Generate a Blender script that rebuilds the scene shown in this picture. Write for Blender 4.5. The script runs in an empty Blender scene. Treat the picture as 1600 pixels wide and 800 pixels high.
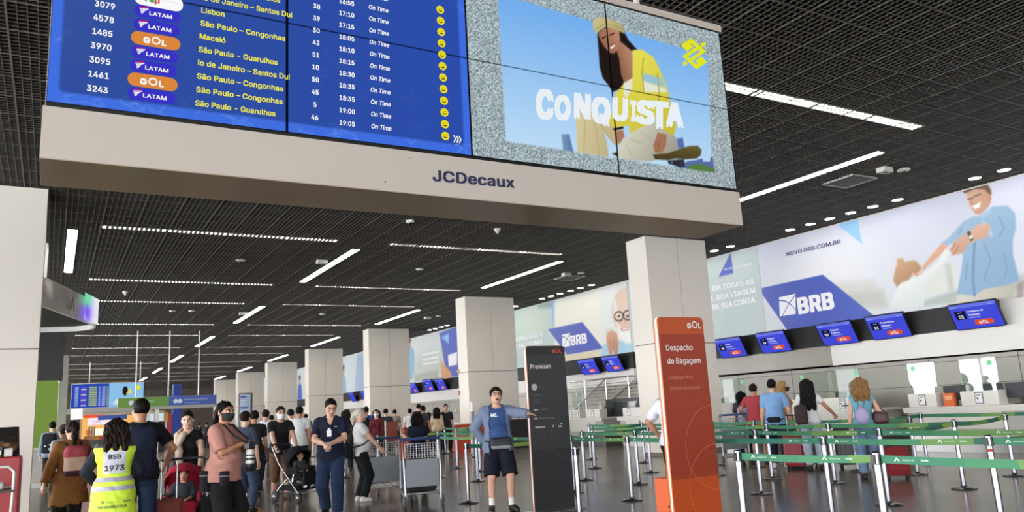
import bpy, bmesh, math, random
import numpy as np
from mathutils import Vector, Matrix
from mathutils.geometry import delaunay_2d_cdt

# ------------------------------------------------------------------ camera
SC = bpy.context.scene
COL = SC.collection
FPX = 1220.0                                   # focal length in pixels of the 1600x800 frame
ROLL, PITCH, YAW, CAM_H = math.radians(-3.23), math.radians(11.1), math.radians(30.6), 1.45
_fw = np.array([math.sin(YAW)*math.cos(PITCH), math.cos(YAW)*math.cos(PITCH), math.sin(PITCH)])
_r0 = np.array([math.cos(YAW), -math.sin(YAW), 0.0])
_u0 = np.cross(_r0, _fw)
_R = math.cos(ROLL)*_r0 + math.sin(ROLL)*_u0
_U = -math.sin(ROLL)*_r0 + math.cos(ROLL)*_u0
CAM = np.array([0.0, 0.0, CAM_H])
cd = bpy.data.cameras.new('camera')
cd.sensor_width = 36.0
cd.lens = FPX*36.0/1600.0
cd.clip_start, cd.clip_end = 0.05, 400
cd.dof.use_dof = True
cd.dof.focus_distance = 6.5
cd.dof.aperture_fstop = 5.6
cam = bpy.data.objects.new('camera', cd)
COL.objects.link(cam)
cam.matrix_world = Matrix(((_R[0], _U[0], -_fw[0], CAM[0]), (_R[1], _U[1], -_fw[1], CAM[1]),
                           (_R[2], _U[2], -_fw[2], CAM[2]), (0, 0, 0, 1)))
SC.camera = cam

# ------------------------------------------------------------------ light and exposure
W = bpy.data.worlds.new('daylight')
SC.world = W
W.use_nodes = True
_bg = W.node_tree.nodes['Background']
_bg.inputs[0].default_value = (0.93, 0.96, 1.0, 1)
_bg.inputs[1].default_value = 16.0
SC.view_settings.view_transform = 'Standard'
SC.view_settings.look = 'None'
SC.view_settings.gamma = 1.0
SC.view_settings.use_curve_mapping = False
SC.view_settings.exposure = -0.08
SC.cycles.max_bounces = 8
SC.cycles.diffuse_bounces = 4
SC.cycles.glossy_bounces = 4
SC.cycles.transmission_bounces = 6
SC.cycles.sample_clamp_indirect = 6.0
SC.cycles.use_denoising = True
SC.cycles.caustics_reflective = False
SC.cycles.caustics_refractive = False

# ------------------------------------------------------------------ measuring: sight lines of the photograph
def ray(x, y): return _fw + _R*((x-800)/FPX) - _U*((y-400)/FPX)
def onX(x, y, X): d = ray(x, y); return CAM + d*(X/d[0])
def onY(x, y, Y): d = ray(x, y); return CAM + d*(Y/d[1])
def onZ(x, y, Z): d = ray(x, y); return CAM + d*((Z-CAM_H)/d[2])
def hor(x): return 680.4 - 0.0564*(x-79)
def deep(x, y, z): return CAM + ray(x, y)*z      # the point at depth z
def spot(x, z):                                   # the floor spot of something standing at depth z, seen at x near the floor
    p = deep(x, 700, z); return (float(p[0]), float(p[1]))

# ------------------------------------------------------------------ materials
def lin(c):
    if isinstance(c, str):
        c = tuple(int(c[i:i+2], 16)/255 for i in (0, 2, 4))
    return tuple((v/12.92 if v <= .04045 else ((v+.055)/1.055)**2.4) for v in c)
_M = {}
def mat(name, col, rough=.55, metal=0.0, spec=.5, emit=0.0, var=0.0, vscale=8.0, bump=0.0, bscale=60.0, alpha=1.0, trans=0.0):
    """col: sRGB hex or tuple"""
    if name in _M: return _M[name]
    m = bpy.data.materials.new(name); m.use_nodes = True
    nt = m.node_tree; b = nt.nodes['Principled BSDF']
    c = lin(col)
    b.inputs['Base Color'].default_value = (*c, 1)
    b.inputs['Roughness'].default_value = rough
    b.inputs['Metallic'].default_value = metal
    b.inputs['Specular IOR Level'].default_value = spec
    if emit:
        b.inputs['Emission Color'].default_value = (*c, 1); b.inputs['Emission Strength'].default_value = emit
    if alpha < 1: b.inputs['Alpha'].default_value = alpha
    if trans: b.inputs['Transmission Weight'].default_value = trans
    if var or bump:
        tc = nt.nodes.new('ShaderNodeTexCoord')
    if var:
        n = nt.nodes.new('ShaderNodeTexNoise'); n.inputs['Scale'].default_value = vscale; n.inputs['Detail'].default_value = 4
        nt.links.new(tc.outputs['Object'], n.inputs['Vector'])
        mx = nt.nodes.new('ShaderNodeMix'); mx.data_type = 'RGBA'
        mx.inputs[6].default_value = (*[v*(1-var) for v in c], 1)
        mx.inputs[7].default_value = (*[min(1, v*(1+var)) for v in c], 1)
        nt.links.new(n.outputs['Fac'], mx.inputs[0]); nt.links.new(mx.outputs[2], b.inputs['Base Color'])
    if bump:
        n2 = nt.nodes.new('ShaderNodeTexNoise'); n2.inputs['Scale'].default_value = bscale; n2.inputs['Detail'].default_value = 3
        nt.links.new(tc.outputs['Object'], n2.inputs['Vector'])
        bp = nt.nodes.new('ShaderNodeBump'); bp.inputs['Strength'].default_value = bump; bp.inputs['Distance'].default_value = .01
        nt.links.new(n2.outputs['Fac'], bp.inputs['Height']); nt.links.new(bp.outputs['Normal'], b.inputs['Normal'])
    _M[name] = m
    return m
def glow(name, col, s):
    """something that gives off light"""
    if name in _M: return _M[name]
    m = bpy.data.materials.new(name); m.use_nodes = True
    nt = m.node_tree; nt.nodes.clear()
    e = nt.nodes.new('ShaderNodeEmission'); e.inputs[0].default_value = (*lin(col), 1); e.inputs[1].default_value = s
    o = nt.nodes.new('ShaderNodeOutputMaterial'); nt.links.new(e.outputs[0], o.inputs[0])
    _M[name] = m
    return m
def picture_mat(name, s=0.0, rough=.5):
    """a printed (s=0) or lit picture: its own colours come from the sheet's colour attribute"""
    if name in _M: return _M[name]
    m = bpy.data.materials.new(name); m.use_nodes = True
    nt = m.node_tree; b = nt.nodes['Principled BSDF']
    a = nt.nodes.new('ShaderNodeAttribute'); a.attribute_name = 'ink'
    if s:
        nt.nodes.remove(b)
        e = nt.nodes.new('ShaderNodeEmission'); e.inputs[1].default_value = s
        nt.links.new(a.outputs['Color'], e.inputs[0]); nt.links.new(e.outputs[0], nt.nodes['Material Output'].inputs[0])
    else:
        nt.links.new(a.outputs['Color'], b.inputs['Base Color']); b.inputs['Roughness'].default_value = rough
    _M[name] = m
    return m
def glass_mat(name, col, rough=.02, thin=.75):
    if name in _M: return _M[name]
    m = bpy.data.materials.new(name); m.use_nodes = True
    nt = m.node_tree; nt.nodes.clear()
    t = nt.nodes.new('ShaderNodeBsdfTransparent'); t.inputs[0].default_value = (*lin(col), 1)
    g = nt.nodes.new('ShaderNodeBsdfGlossy'); g.inputs['Roughness'].default_value = rough
    mx = nt.nodes.new('ShaderNodeMixShader'); mx.inputs[0].default_value = 1-thin
    o = nt.nodes.new('ShaderNodeOutputMaterial')
    nt.links.new(t.outputs[0], mx.inputs[1]); nt.links.new(g.outputs[0], mx.inputs[2]); nt.links.new(mx.outputs[0], o.inputs[0])
    _M[name] = m
    return m

# ------------------------------------------------------------------ mesh building
class MB:
    """collects shapes of ONE part"""
    def __init__(s): s.v = []; s.f = []; s.m = []; s.sm = []; s.mats = []
    def mi(s, m):
        if m not in s.mats: s.mats.append(m)
        return s.mats.index(m)
    def raw(s, vs, fs, m, smooth=False):
        o = len(s.v); s.v.extend([tuple(map(float, v)) for v in vs]); k = s.mi(m)
        for f in fs: s.f.append([o+i for i in f]); s.m.append(k); s.sm.append(smooth)
        return s
    def box(s, lo, hi, m, bev=0.0):
        x0, y0, z0 = [min(a, b) for a, b in zip(lo, hi)]; x1, y1, z1 = [max(a, b) for a, b in zip(lo, hi)]
        if not bev:
            vs = [(x0,y0,z0),(x1,y0,z0),(x1,y1,z0),(x0,y1,z0),(x0,y0,z1),(x1,y0,z1),(x1,y1,z1),(x0,y1,z1)]
            return s.raw(vs, [(3,2,1,0),(4,5,6,7),(0,1,5,4),(1,2,6,5),(2,3,7,6),(3,0,4,7)], m)
        b = bmesh.new(); bmesh.ops.create_cube(b, size=1)
        for v in b.verts:
            v.co = Vector(((x0+x1)/2+v.co.x*(x1-x0), (y0+y1)/2+v.co.y*(y1-y0), (z0+z1)/2+v.co.z*(z1-z0)))
        bmesh.ops.bevel(b, geom=b.edges[:], offset=bev, segments=2, profile=.6, affect='EDGES', clamp_overlap=True)
        s.bm(b, m, False); return s
    def bm(s, b, m, smooth=False):
        b.verts.index_update()
        s.raw([v.co[:] for v in b.verts], [[v.index for v in f.verts] for f in b.faces], m, smooth); b.free()
        return s
    def tube(s, pts, r, m, n=8, close=False, caps=True):
        P = [np.array(p, float) for p in pts]; N = len(P)
        rr = r if hasattr(r, '__len__') else [r]*N
        vs = []; ref = None
        for i, p in enumerate(P):
            a = P[i-1] if (i > 0 or close) else P[i]; c = P[(i+1) % N] if (i < N-1 or close) else P[i]
            t = c-a; t = t/(np.linalg.norm(t)+1e-9)
            if ref is None:
                ref = np.array([0, 0, 1.0]) if abs(t[2]) < .9 else np.array([1.0, 0, 0])
            u = ref-t*(ref@t); u /= np.linalg.norm(u)+1e-9; ref = u; w = np.cross(t, u)
            for k in range(n):
                an = 2*math.pi*k/n; vs.append(p+rr[i]*(math.cos(an)*u+math.sin(an)*w))
        fs = []
        for i in range(N if close else N-1):
            j = (i+1) % N
            for k in range(n): fs.append((i*n+k, i*n+(k+1) % n, j*n+(k+1) % n, j*n+k))
        s.raw(vs, fs, m, True)
        if caps and not close:
            s.raw(vs[:n][::-1], [range(n)], m); s.raw(vs[-n:], [range(n)], m)
        return s
    def lathe(s, prof, c, m, n=24, axis='z', caps=True):
        vs = []
        for r, h in prof:
            for k in range(n):
                a = 2*math.pi*k/n
                if axis == 'z': p = (c[0]+r*math.cos(a), c[1]+r*math.sin(a), c[2]+h)
                elif axis == 'y': p = (c[0]+r*math.cos(a), c[1]+h, c[2]+r*math.sin(a))
                else: p = (c[0]+h, c[1]+r*math.cos(a), c[2]+r*math.sin(a))
                vs.append(p)
        fs = []
        for i in range(len(prof)-1):
            for k in range(n): fs.append((i*n+k, i*n+(k+1) % n, (i+1)*n+(k+1) % n, (i+1)*n+k))
        s.raw(vs, fs, m, True)
        if caps: s.raw(vs[:n][::-1], [range(n)], m); s.raw(vs[-n:], [range(n)], m)
        return s
    def prism(s, fr, poly, d0, d1, m):
        """a 2D outline pushed from depth d0 to d1 along the frame's normal"""
        n = len(poly)
        vs = [fr.p(x, y, d0) for x, y in poly]+[fr.p(x, y, d1) for x, y in poly]
        fs = [list(range(n))[::-1], list(range(n, 2*n))]+[(i, (i+1) % n, n+(i+1) % n, n+i) for i in range(n)]
        return s.raw(vs, fs, m)
    def flat(s, fr, poly, d, m):
        return s.raw([fr.p(x, y, d) for x, y in poly], [range(len(poly))], m)
    def rrect(s, fr, x0, y0, x1, y1, r, d, m, d0=None):
        P = []
        for cx, cy, a0 in ((x1-r, y1-r, 0), (x0+r, y1-r, 90), (x0+r, y0+r, 180), (x1-r, y0+r, 270)):
            for k in range(5):
                a = math.radians(a0+k*22.5); P.append((cx+r*math.cos(a), cy+r*math.sin(a)))
        return s.flat(fr, P, d, m) if d0 is None else s.prism(fr, P, d0, d, m)
    def disc(s, fr, x, y, r, d, m, n=20, ry=None):
        ry = ry or r
        return s.flat(fr, [(x+r*math.cos(2*math.pi*k/n), y+ry*math.sin(2*math.pi*k/n)) for k in range(n)], d, m)
    def text(s, fr, txt, x, y, size, m, d=.002, align='LEFT', bold=0.0, shear=0.0, sx=1.0, maxw=None):
        vs, fs, w = glyphs(txt, bold, shear)
        k = size*sx
        if maxw and w*k > maxw: k = maxw/w
        off = {'LEFT': 0, 'CENTER': -w*k/2, 'RIGHT': -w*k}[align]
        return s.raw([fr.p(x+off+a*k, y+b*size, d+z) for a, b, z in vs], fs, m)

class Frame:
    def __init__(s, o, u, v):
        s.o = np.array(o, float); s.u = np.array(u, float); s.u /= np.linalg.norm(s.u)
        s.v = np.array(v, float); s.v /= np.linalg.norm(s.v); s.n = np.cross(s.u, s.v)
    def p(s, x, y, d=0): return s.o+s.u*x+s.v*y+s.n*d
    def inv(s, q): q = np.asarray(q, float)-s.o; return (float(q@s.u), float(q@s.v))
    def hit(s, x, y):
        """where the sight line of pixel (x, y) meets this plane, in its own coordinates"""
        d = ray(x, y); t = ((s.o-CAM)@s.n)/(d@s.n); return s.inv(CAM+d*t)

_G = {}
try:                                           # Blender's own interface typeface; its built-in one otherwise
    import os
    SANS = bpy.data.fonts.load(os.path.join(bpy.utils.system_resource('DATAFILES'), 'fonts', 'Inter.woff2'))
except Exception:
    SANS = None
def glyphs(txt, bold, shear):
    """lettering as flat faces; bold sets the same letters a few times, a hair apart"""
    key = (txt, bold, shear)
    if key in _G: return _G[key]
    c = bpy.data.curves.new('t', 'FONT'); c.body = txt; c.size = 1.0; c.shear = shear; c.dimensions = '2D'; c.fill_mode = 'NONE'
    if SANS: c.font = SANS
    if bold: c.space_character = 1.0+bold*1.2
    c.resolution_u = 3
    o = bpy.data.objects.new('t', c); COL.objects.link(o)
    dg = bpy.context.evaluated_depsgraph_get()
    me = bpy.data.meshes.new_from_object(o.evaluated_get(dg))
    ov = [Vector((v.co.x, v.co.y)) for v in me.vertices]; oe = [tuple(e.vertices) for e in me.edges]
    r = delaunay_2d_cdt(ov, oe, [], 4, 1e-6)
    v0 = [(p.x, p.y) for p in r[0]]; A = np.array(v0).reshape(-1, 2); T = np.array(r[2], int).reshape(-1, 3)
    P = np.array([p[:] for p in ov]).reshape(-1, 2); ea, eb = P[[e[0] for e in oe]], P[[e[1] for e in oe]]
    cx, cy = A[T].mean(1)[:, 0:1], A[T].mean(1)[:, 1:2]
    up = (ea[None, :, 1] > cy) != (eb[None, :, 1] > cy)
    xi = ea[None, :, 0]+(cy-ea[None, :, 1])*(eb-ea)[None, :, 0]/np.where((eb-ea)[None, :, 1] == 0, 1e-9, (eb-ea)[None, :, 1])
    f0 = [list(map(int, t)) for t, k in zip(T, (up & (cx < xi)).sum(1) % 2 == 1) if k]      # counters stay open
    par = list(range(len(v0)))                 # outlines that overlap get a depth of their own
    def root(i):
        while par[i] != i: par[i] = par[par[i]]; i = par[i]
        return i
    for f in f0:
        for i in f[1:]: par[root(i)] = root(f[0])
    ids = {}; isl = [ids.setdefault(root(i), len(ids)) % 7 for i in range(len(v0))]
    vs, fs = [], []
    for dx, dy in (((0, 0),) if not bold else ((-bold, -bold*.6), (bold, -bold*.6), (bold, bold*.6), (-bold, bold*.6), (0, 0))):
        k = len(vs); q = k//max(1, len(v0))*.0005; vs += [(a+dx, b+dy, q+isl[i]*.00006) for i, (a, b) in enumerate(v0)]; fs += [[k+i for i in f] for f in f0]
    x0 = min((v[0] for v in vs), default=0); x1 = max((v[0] for v in vs), default=0)
    vs = [(a-x0, b, z) for a, b, z in vs]
    bpy.data.objects.remove(o); bpy.data.curves.remove(c); bpy.data.meshes.remove(me)
    _G[key] = (vs, fs, x1-x0)
    return _G[key]

def mesh_of(name, mb, off=(0, 0, 0)):
    me = bpy.data.meshes.new(name)
    v = [(a-off[0], b-off[1], c-off[2]) for a, b, c in mb.v]
    me.from_pydata(v, [], mb.f)
    for m in mb.mats: me.materials.append(m)
    me.polygons.foreach_set('material_index', mb.m)
    me.polygons.foreach_set('use_smooth', mb.sm)
    me.update()
    return me
def base_of(mb):
    a = np.array(mb.v); return (float((a[:, 0].min()+a[:, 0].max())/2), float((a[:, 1].min()+a[:, 1].max())/2), float(a[:, 2].min()))
def obj(name, mb, parent=None, world=True, label=None):
    """ONE mesh object; with world=True the shapes are in world coordinates"""
    if parent is not None:
        top = parent
        while top.parent is not None: top = top.parent
        off = tuple(top['_at']) if (world and '_at' in top) else (0, 0, 0)
    else:
        off = base_of(mb)
    o = bpy.data.objects.new(name, mesh_of(name, mb, off)); COL.objects.link(o)
    if parent is not None: o.parent = parent
    else: o.location = off
    if label: o['label'] = label
    return o
def tag(o, label, cat, group=None, kind=None):
    o['label'] = label; o['category'] = cat
    if group: o['group'] = group
    if kind: o['kind'] = kind
    return o
def thing(name, label, cat, loc=(0, 0, 0), rotz=0.0, group=None):
    o = bpy.data.objects.new(name, None); COL.objects.link(o)
    o.empty_display_size = .1
    o.location = loc; o.rotation_euler = (0, 0, rotz); o['_at'] = tuple(float(v) for v in loc)
    return tag(o, label, cat, group)
def struct(name, mb, label=None):
    o = obj(name, mb); o['kind'] = 'structure'
    if label: o['label'] = label
    return o
def dup(root, loc=None, rotz=None, label=None, group=None):
    def rec(o, par):
        c = o.copy(); COL.objects.link(c); c.parent = par
        for ch in o.children: rec(ch, c)
        return c
    r = rec(root, root.parent)
    if loc is not None: r.location = loc; r['_at'] = tuple(float(v) for v in loc)
    if rotz is not None: r.rotation_euler = (0, 0, rotz)
    if label: r['label'] = label
    if group: r['group'] = group
    return r

# ------------------------------------------------------------------ printed and lit pictures
class Sheet:
    """a flat picture as a fine grid of coloured points (u to the right, v up, in metres)"""
    def __init__(s, fr, x0, y0, x1, y1, cell):
        s.fr = fr; s.nx = int((x1-x0)/cell)+2; s.ny = int((y1-y0)/cell)+2
        s.x = np.linspace(x0, x1, s.nx); s.y = np.linspace(y0, y1, s.ny)
        s.X, s.Y = np.meshgrid(s.x, s.y); s.c = np.zeros((s.ny, s.nx, 3)); s.cell = cell
    def fill(s, col): s.c[:] = col if not isinstance(col, str) else [int(col[i:i+2], 16)/255 for i in (0, 2, 4)]
    def col(s, c): return np.array([int(c[i:i+2], 16)/255 for i in (0, 2, 4)]) if isinstance(c, str) else np.asarray(c)
    def blend(s, a, c):
        c = s.col(c); s.c = s.c*(1-a[..., None])+c*a[..., None]
    def poly(s, P, c, soft=None, op=1.0, shade=None):
        P = np.asarray(P, float); soft = soft or s.cell
        inside = np.zeros(s.X.shape, bool); dist = np.full(s.X.shape, 1e9)
        n = len(P)
        for i in range(n):
            a, b = P[i], P[(i+1) % n]
            cond = (a[1] > s.Y) != (b[1] > s.Y)
            with np.errstate(divide='ignore', invalid='ignore'):
                xi = (b[0]-a[0])*(s.Y-a[1])/(b[1]-a[1]+1e-12)+a[0]
            inside ^= cond & (s.X < xi)
            e = b-a; L = e@e+1e-12
            t = np.clip(((s.X-a[0])*e[0]+(s.Y-a[1])*e[1])/L, 0, 1)
            dist = np.minimum(dist, np.hypot(s.X-a[0]-t*e[0], s.Y-a[1]-t*e[1]))
        sd = np.where(inside, -dist, dist)
        a = np.clip(.5-sd/(2*soft), 0, 1)*op
        if shade is not None:        # (other colour, dx, dy): runs across the shape
            c2, dx, dy = shade
            q = P@np.array([dx, dy]); f = ((s.X*dx+s.Y*dy)-q.min())/(q.max()-q.min()+1e-9)
            cc = s.col(c)*(1-np.clip(f, 0, 1)[..., None])+s.col(c2)*np.clip(f, 0, 1)[..., None]
            s.c = s.c*(1-a[..., None])+cc*a[..., None]
        else: s.blend(a, c)
    def ell(s, x, y, rx, ry, c, soft=.3, op=1.0, rot=0.0):
        ca, sa = math.cos(rot), math.sin(rot); dx, dy = s.X-x, s.Y-y
        q = np.hypot((dx*ca+dy*sa)/rx, (-dx*sa+dy*ca)/ry)
        s.blend(np.clip((1-q)/soft+.5, 0, 1)*op, c)
    def line(s, P, w, c, op=1.0):
        P = np.asarray(P, float); d = np.full(s.X.shape, 1e9)
        for a, b in zip(P[:-1], P[1:]):
            e = b-a; L = e@e+1e-12
            t = np.clip(((s.X-a[0])*e[0]+(s.Y-a[1])*e[1])/L, 0, 1)
            d = np.minimum(d, np.hypot(s.X-a[0]-t*e[0], s.Y-a[1]-t*e[1]))
        s.blend(np.clip((w-d)/s.cell+.5, 0, 1)*op, c)
    def grain(s, amp, seed=0, mask=None):
        r = np.random.RandomState(seed).rand(s.ny, s.nx)[..., None]-.5
        k = amp if mask is None else amp*mask[..., None]
        s.c = np.clip(s.c+r*2*k, 0, 1)
    def build(s, name, parent, m, d=0.0, world=True, at=None):
        off = np.array(parent['_at']) if (parent is not None and world) else np.zeros(3)
        o, u, v, n = s.fr.o, s.fr.u, s.fr.v, s.fr.n
        V = o+s.X[..., None]*u+s.Y[..., None]*v+n*d-off
        i = np.arange(s.nx*s.ny).reshape(s.ny, s.nx)
        F = np.stack([i[:-1, :-1], i[:-1, 1:], i[1:, 1:], i[1:, :-1]], -1).reshape(-1, 4)
        me = quick_mesh(name, V.reshape(-1, 3), F)
        a = me.color_attributes.new('ink', 'FLOAT_COLOR', 'POINT')
        c = np.clip(s.c, 0, 1); c = np.where(c <= .04045, c/12.92, ((c+.055)/1.055)**2.4)
        rgba = np.concatenate([c.reshape(-1, 3), np.ones((s.nx*s.ny, 1))], 1).astype(np.float32)
        a.data.foreach_set('color', rgba.ravel())
        me.materials.append(m)
        ob = bpy.data.objects.new(name, me); COL.objects.link(ob)
        if parent is not None: ob.parent = parent
        return ob
def quick_mesh(name, V, F, smooth=False):
    me = bpy.data.meshes.new(name)
    V = np.ascontiguousarray(V, np.float32); F = np.ascontiguousarray(F, np.int32); k = F.shape[1]
    me.vertices.add(len(V)); me.vertices.foreach_set('co', V.ravel())
    me.loops.add(F.size); me.loops.foreach_set('vertex_index', F.ravel())
    me.polygons.add(len(F)); me.polygons.foreach_set('loop_start', np.arange(0, F.size, k, dtype=np.int32))
    me.update(calc_edges=True)
    if smooth: me.polygons.foreach_set('use_smooth', np.ones(len(F), bool))
    return me
# ------------------------------------------------------------------ soft bodies: distance fields turned into one closed surface
class Sdf:
    def __init__(s, lo, hi, h):
        s.h = h; s.lo = np.array(lo, float)-2*h
        n = np.ceil((np.array(hi, float)+2*h-s.lo)/h).astype(int)+1
        s.ax = [(s.lo[i]+h*np.arange(n[i])).astype(np.float32) for i in range(3)]
        s.d = np.full(n, .5, np.float32)
    def sub(s, lo, hi):
        sl = []
        for i in range(3):
            a = int(max(0, math.floor((lo[i]-s.lo[i])/s.h))); b = int(min(len(s.ax[i]), math.ceil((hi[i]-s.lo[i])/s.h)+1))
            if b <= a: return None, None, None, None
            sl.append(slice(a, b))
        return (tuple(sl), s.ax[0][sl[0]][:, None, None], s.ax[1][sl[1]][None, :, None], s.ax[2][sl[2]][None, None, :])
    def full(s): return s.ax[0][:, None, None], s.ax[1][None, :, None], s.ax[2][None, None, :]
    def mix(s, sl, d, k, op):
        a = s.d[sl]
        if op == '+':
            h = np.clip(.5+.5*(a-d)/k, 0, 1); s.d[sl] = a+(d-a)*h-k*h*(1-h)
        else:
            h = np.clip(.5-.5*(a+d)/k, 0, 1); s.d[sl] = a+(-d-a)*h+k*h*(1-h)
    def prim(s, p, e=0.0):
        kind = p[0]; M = .07+max(e, 0)
        if kind == 'c':
            _, _, a, b, ra, rb, k, fl, q, op = p
            a = np.asarray(a, np.float32); b = np.asarray(b, np.float32); r = max(ra, rb)+M
            sl, X, Y, Z = s.sub(np.minimum(a, b)-r, np.maximum(a, b)+r)
            if sl is None: return
            d = b-a; L = float(d@d)+1e-9
            x, y, z = X-a[0], Y-a[1], Z-a[2]
            t = np.clip((x*d[0]+y*d[1]+z*d[2])/L, 0, 1)
            vx, vy, vz = x-t*d[0], y-t*d[1], z-t*d[2]
            rad = ra+(rb-ra)*t+e
            q2 = vx*vx+vy*vy+vz*vz
            if fl is not None:
                f = vx*fl[0]+vy*fl[1]+vz*fl[2]
                qe = (q*max(ra, rb)+e)/(max(ra, rb)+e)
                dist = np.sqrt(q2+(1/qe**2-1)*f*f); dd = (dist-rad)*(.5+.5*qe)
            else: dd = np.sqrt(q2)-rad
            s.mix(sl, dd.astype(np.float32), k, op)
        elif kind == 'e':
            _, _, c, r, k, R, op = p
            r = np.asarray(r, float)+e; m = max(r)+M
            c = np.asarray(c, np.float32)
            sl, X, Y, Z = s.sub(c-m, c+m)
            if sl is None: return
            x, y, z = X-c[0], Y-c[1], Z-c[2]
            if R is not None:
                x, y, z = (R[0][0]*x+R[1][0]*y+R[2][0]*z, R[0][1]*x+R[1][1]*y+R[2][1]*z, R[0][2]*x+R[1][2]*y+R[2][2]*z)
            k0 = np.sqrt((x/r[0])**2+(y/r[1])**2+(z/r[2])**2)
            k1 = np.sqrt((x/r[0]**2)**2+(y/r[1]**2)**2+(z/r[2]**2)**2)+1e-6
            s.mix(sl, (k0*(k0-1)/k1).astype(np.float32), k, op)
        elif kind == 'b':                       # rounded box: centre, half sizes, radius
            _, _, c, r, rd, k, R, op = p
            r = np.asarray(r, float)+e-rd; m = float(np.linalg.norm(r))+rd+M; c = np.asarray(c, np.float32)
            sl, X, Y, Z = s.sub(c-m, c+m)
            if sl is None: return
            x, y, z = X-c[0], Y-c[1], Z-c[2]
            if R is not None:
                x, y, z = (R[0][0]*x+R[1][0]*y+R[2][0]*z, R[0][1]*x+R[1][1]*y+R[2][1]*z, R[0][2]*x+R[1][2]*y+R[2][2]*z)
            qx, qy, qz = np.abs(x)-r[0]+0*y+0*z, np.abs(y)-r[1]+0*x+0*z, np.abs(z)-r[2]+0*x+0*y
            d = np.sqrt(np.maximum(qx, 0)**2+np.maximum(qy, 0)**2+np.maximum(qz, 0)**2)+np.minimum(np.maximum(qx, np.maximum(qy, qz)), 0)-rd
            s.mix(sl, d.astype(np.float32), k, op)
    def inter(s, d): s.d = np.maximum(s.d, d.astype(np.float32))
    def surface(s):
        d = s.d; ins = d < 0
        if not ins.any(): return None, None
        ins[[0, -1]] = False; ins[:, [0, -1]] = False; ins[:, :, [0, -1]] = False
        d = np.where(ins, np.minimum(d, -1e-5), np.maximum(d, 1e-5))
        n = d.shape
        cnt = np.zeros([k-1 for k in n], np.int8)
        C = [(i, j, k) for i in (0, 1) for j in (0, 1) for k in (0, 1)]
        for i, j, k in C: cnt += ins[i:n[0]-1+i, j:n[1]-1+j, k:n[2]-1+k]
        cell = np.argwhere((cnt > 0) & (cnt < 8))
        acc = np.zeros((len(cell), 3)); num = np.zeros(len(cell))
        for a in range(8):
            for b in range(a+1, 8):
                A, B = np.array(C[a]), np.array(C[b])
                if np.abs(A-B).sum() != 1: continue
                da = d[tuple((cell+A).T)]; db = d[tuple((cell+B).T)]
                x = (da < 0) != (db < 0)
                t = np.where(x, da/(da-db+1e-12), 0)
                acc += np.where(x[:, None], A+(B-A)*t[:, None], 0); num += x
        V = s.lo+s.h*(cell+acc/np.maximum(num, 1)[:, None])
        idx = np.full(cnt.shape, -1, np.int32); idx[tuple(cell.T)] = np.arange(len(cell))
        F = []
        for ax in range(3):
            u, v = (ax+1) % 3, (ax+2) % 3
            sa = [slice(None)]*3; sb = [slice(None)]*3; sa[ax] = slice(0, -1); sb[ax] = slice(1, None)
            x = ins[tuple(sa)] != ins[tuple(sb)]
            E = np.argwhere(x)
            E = E[(E[:, u] > 0) & (E[:, v] > 0) & (E[:, u] < n[u]-1) & (E[:, v] < n[v]-1)]
            if not len(E): continue
            flip = ins[tuple(E.T)]
            du = np.zeros(3, int); du[u] = 1; dv = np.zeros(3, int); dv[v] = 1
            q = np.stack([idx[tuple((E-du-dv).T)], idx[tuple((E-dv).T)], idx[tuple(E.T)], idx[tuple((E-du).T)]], 1)
            q[~flip] = q[~flip][:, ::-1]
            F.append(q)
        F = np.concatenate(F); F = F[(F >= 0).all(1)]
        return V, F

def rotm(yaw=0, pitch=0, roll=0):
    """yaw: turn left, pitch: look down, roll: tilt (degrees)"""
    y, p, r = map(math.radians, (yaw, pitch, roll))
    Rz = np.array([[math.cos(y), -math.sin(y), 0], [math.sin(y), math.cos(y), 0], [0, 0, 1]])
    Rx = np.array([[1, 0, 0], [0, math.cos(-p), -math.sin(-p)], [0, math.sin(-p), math.cos(-p)]])
    Ry = np.array([[math.cos(r), 0, math.sin(r)], [0, 1, 0], [-math.sin(r), 0, math.cos(r)]])
    return Rz @ Rx @ Ry
def ik(a, t, l1, l2, hint):
    a, t = np.asarray(a, float), np.asarray(t, float); v = t-a; L = np.linalg.norm(v)
    m = (l1+l2)*.999
    if L > m: v *= m/L; t = a+v; L = m
    u = v/L; h = np.asarray(hint, float); h = h-u*(h@u); h /= np.linalg.norm(h)+1e-9
    x = (l1*l1-l2*l2+L*L)/(2*L); y = math.sqrt(max(l1*l1-x*x, 0))
    return a+u*x+h*y, t
def nrm(v): v = np.asarray(v, float); return v/(np.linalg.norm(v)+1e-9)
YF = np.array([0, 1.0, 0])

SKIN = {'light': mat('skin_light', 'd3a58c', .5), 'fair': mat('skin_fair', 'dcb39c', .5), 'tan': mat('skin_tan', 'b98463', .5),
        'brown': mat('skin_brown', '8f6148', .5)}
EYE, WHITE_EYE = mat('eye_dark', '2a1c16', .3), mat('eye_white', 'b3a89f', .4)
LIP = {'light': mat('lip_light', 'b06a5e', .45), 'fair': mat('lip_fair', 'bb7468', .45), 'tan': mat('lip_tan', '93564a', .45), 'brown': mat('lip_brown', '6d4038', .45)}
HAIR = {'black': mat('hair_black', '100d0b', .6, spec=.12, var=.5, vscale=40), 'dark': mat('hair_dark_brown', '1e140f', .6, spec=.12, var=.5, vscale=40),
        'brown': mat('hair_brown', '3c271b', .6, spec=.12, var=.5, vscale=40), 'blonde': mat('hair_blonde', '94744c', .6, spec=.12, var=.35, vscale=40),
        'grey': mat('hair_pale_grey', 'c4bbac', .6, spec=.12, var=.2, vscale=40), 'curly': mat('hair_copper_blonde', '84623e', .6, spec=.12, var=.6, vscale=50),
        'red': mat('hair_red', '8a3a22', .5, var=.4, vscale=40)}
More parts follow.
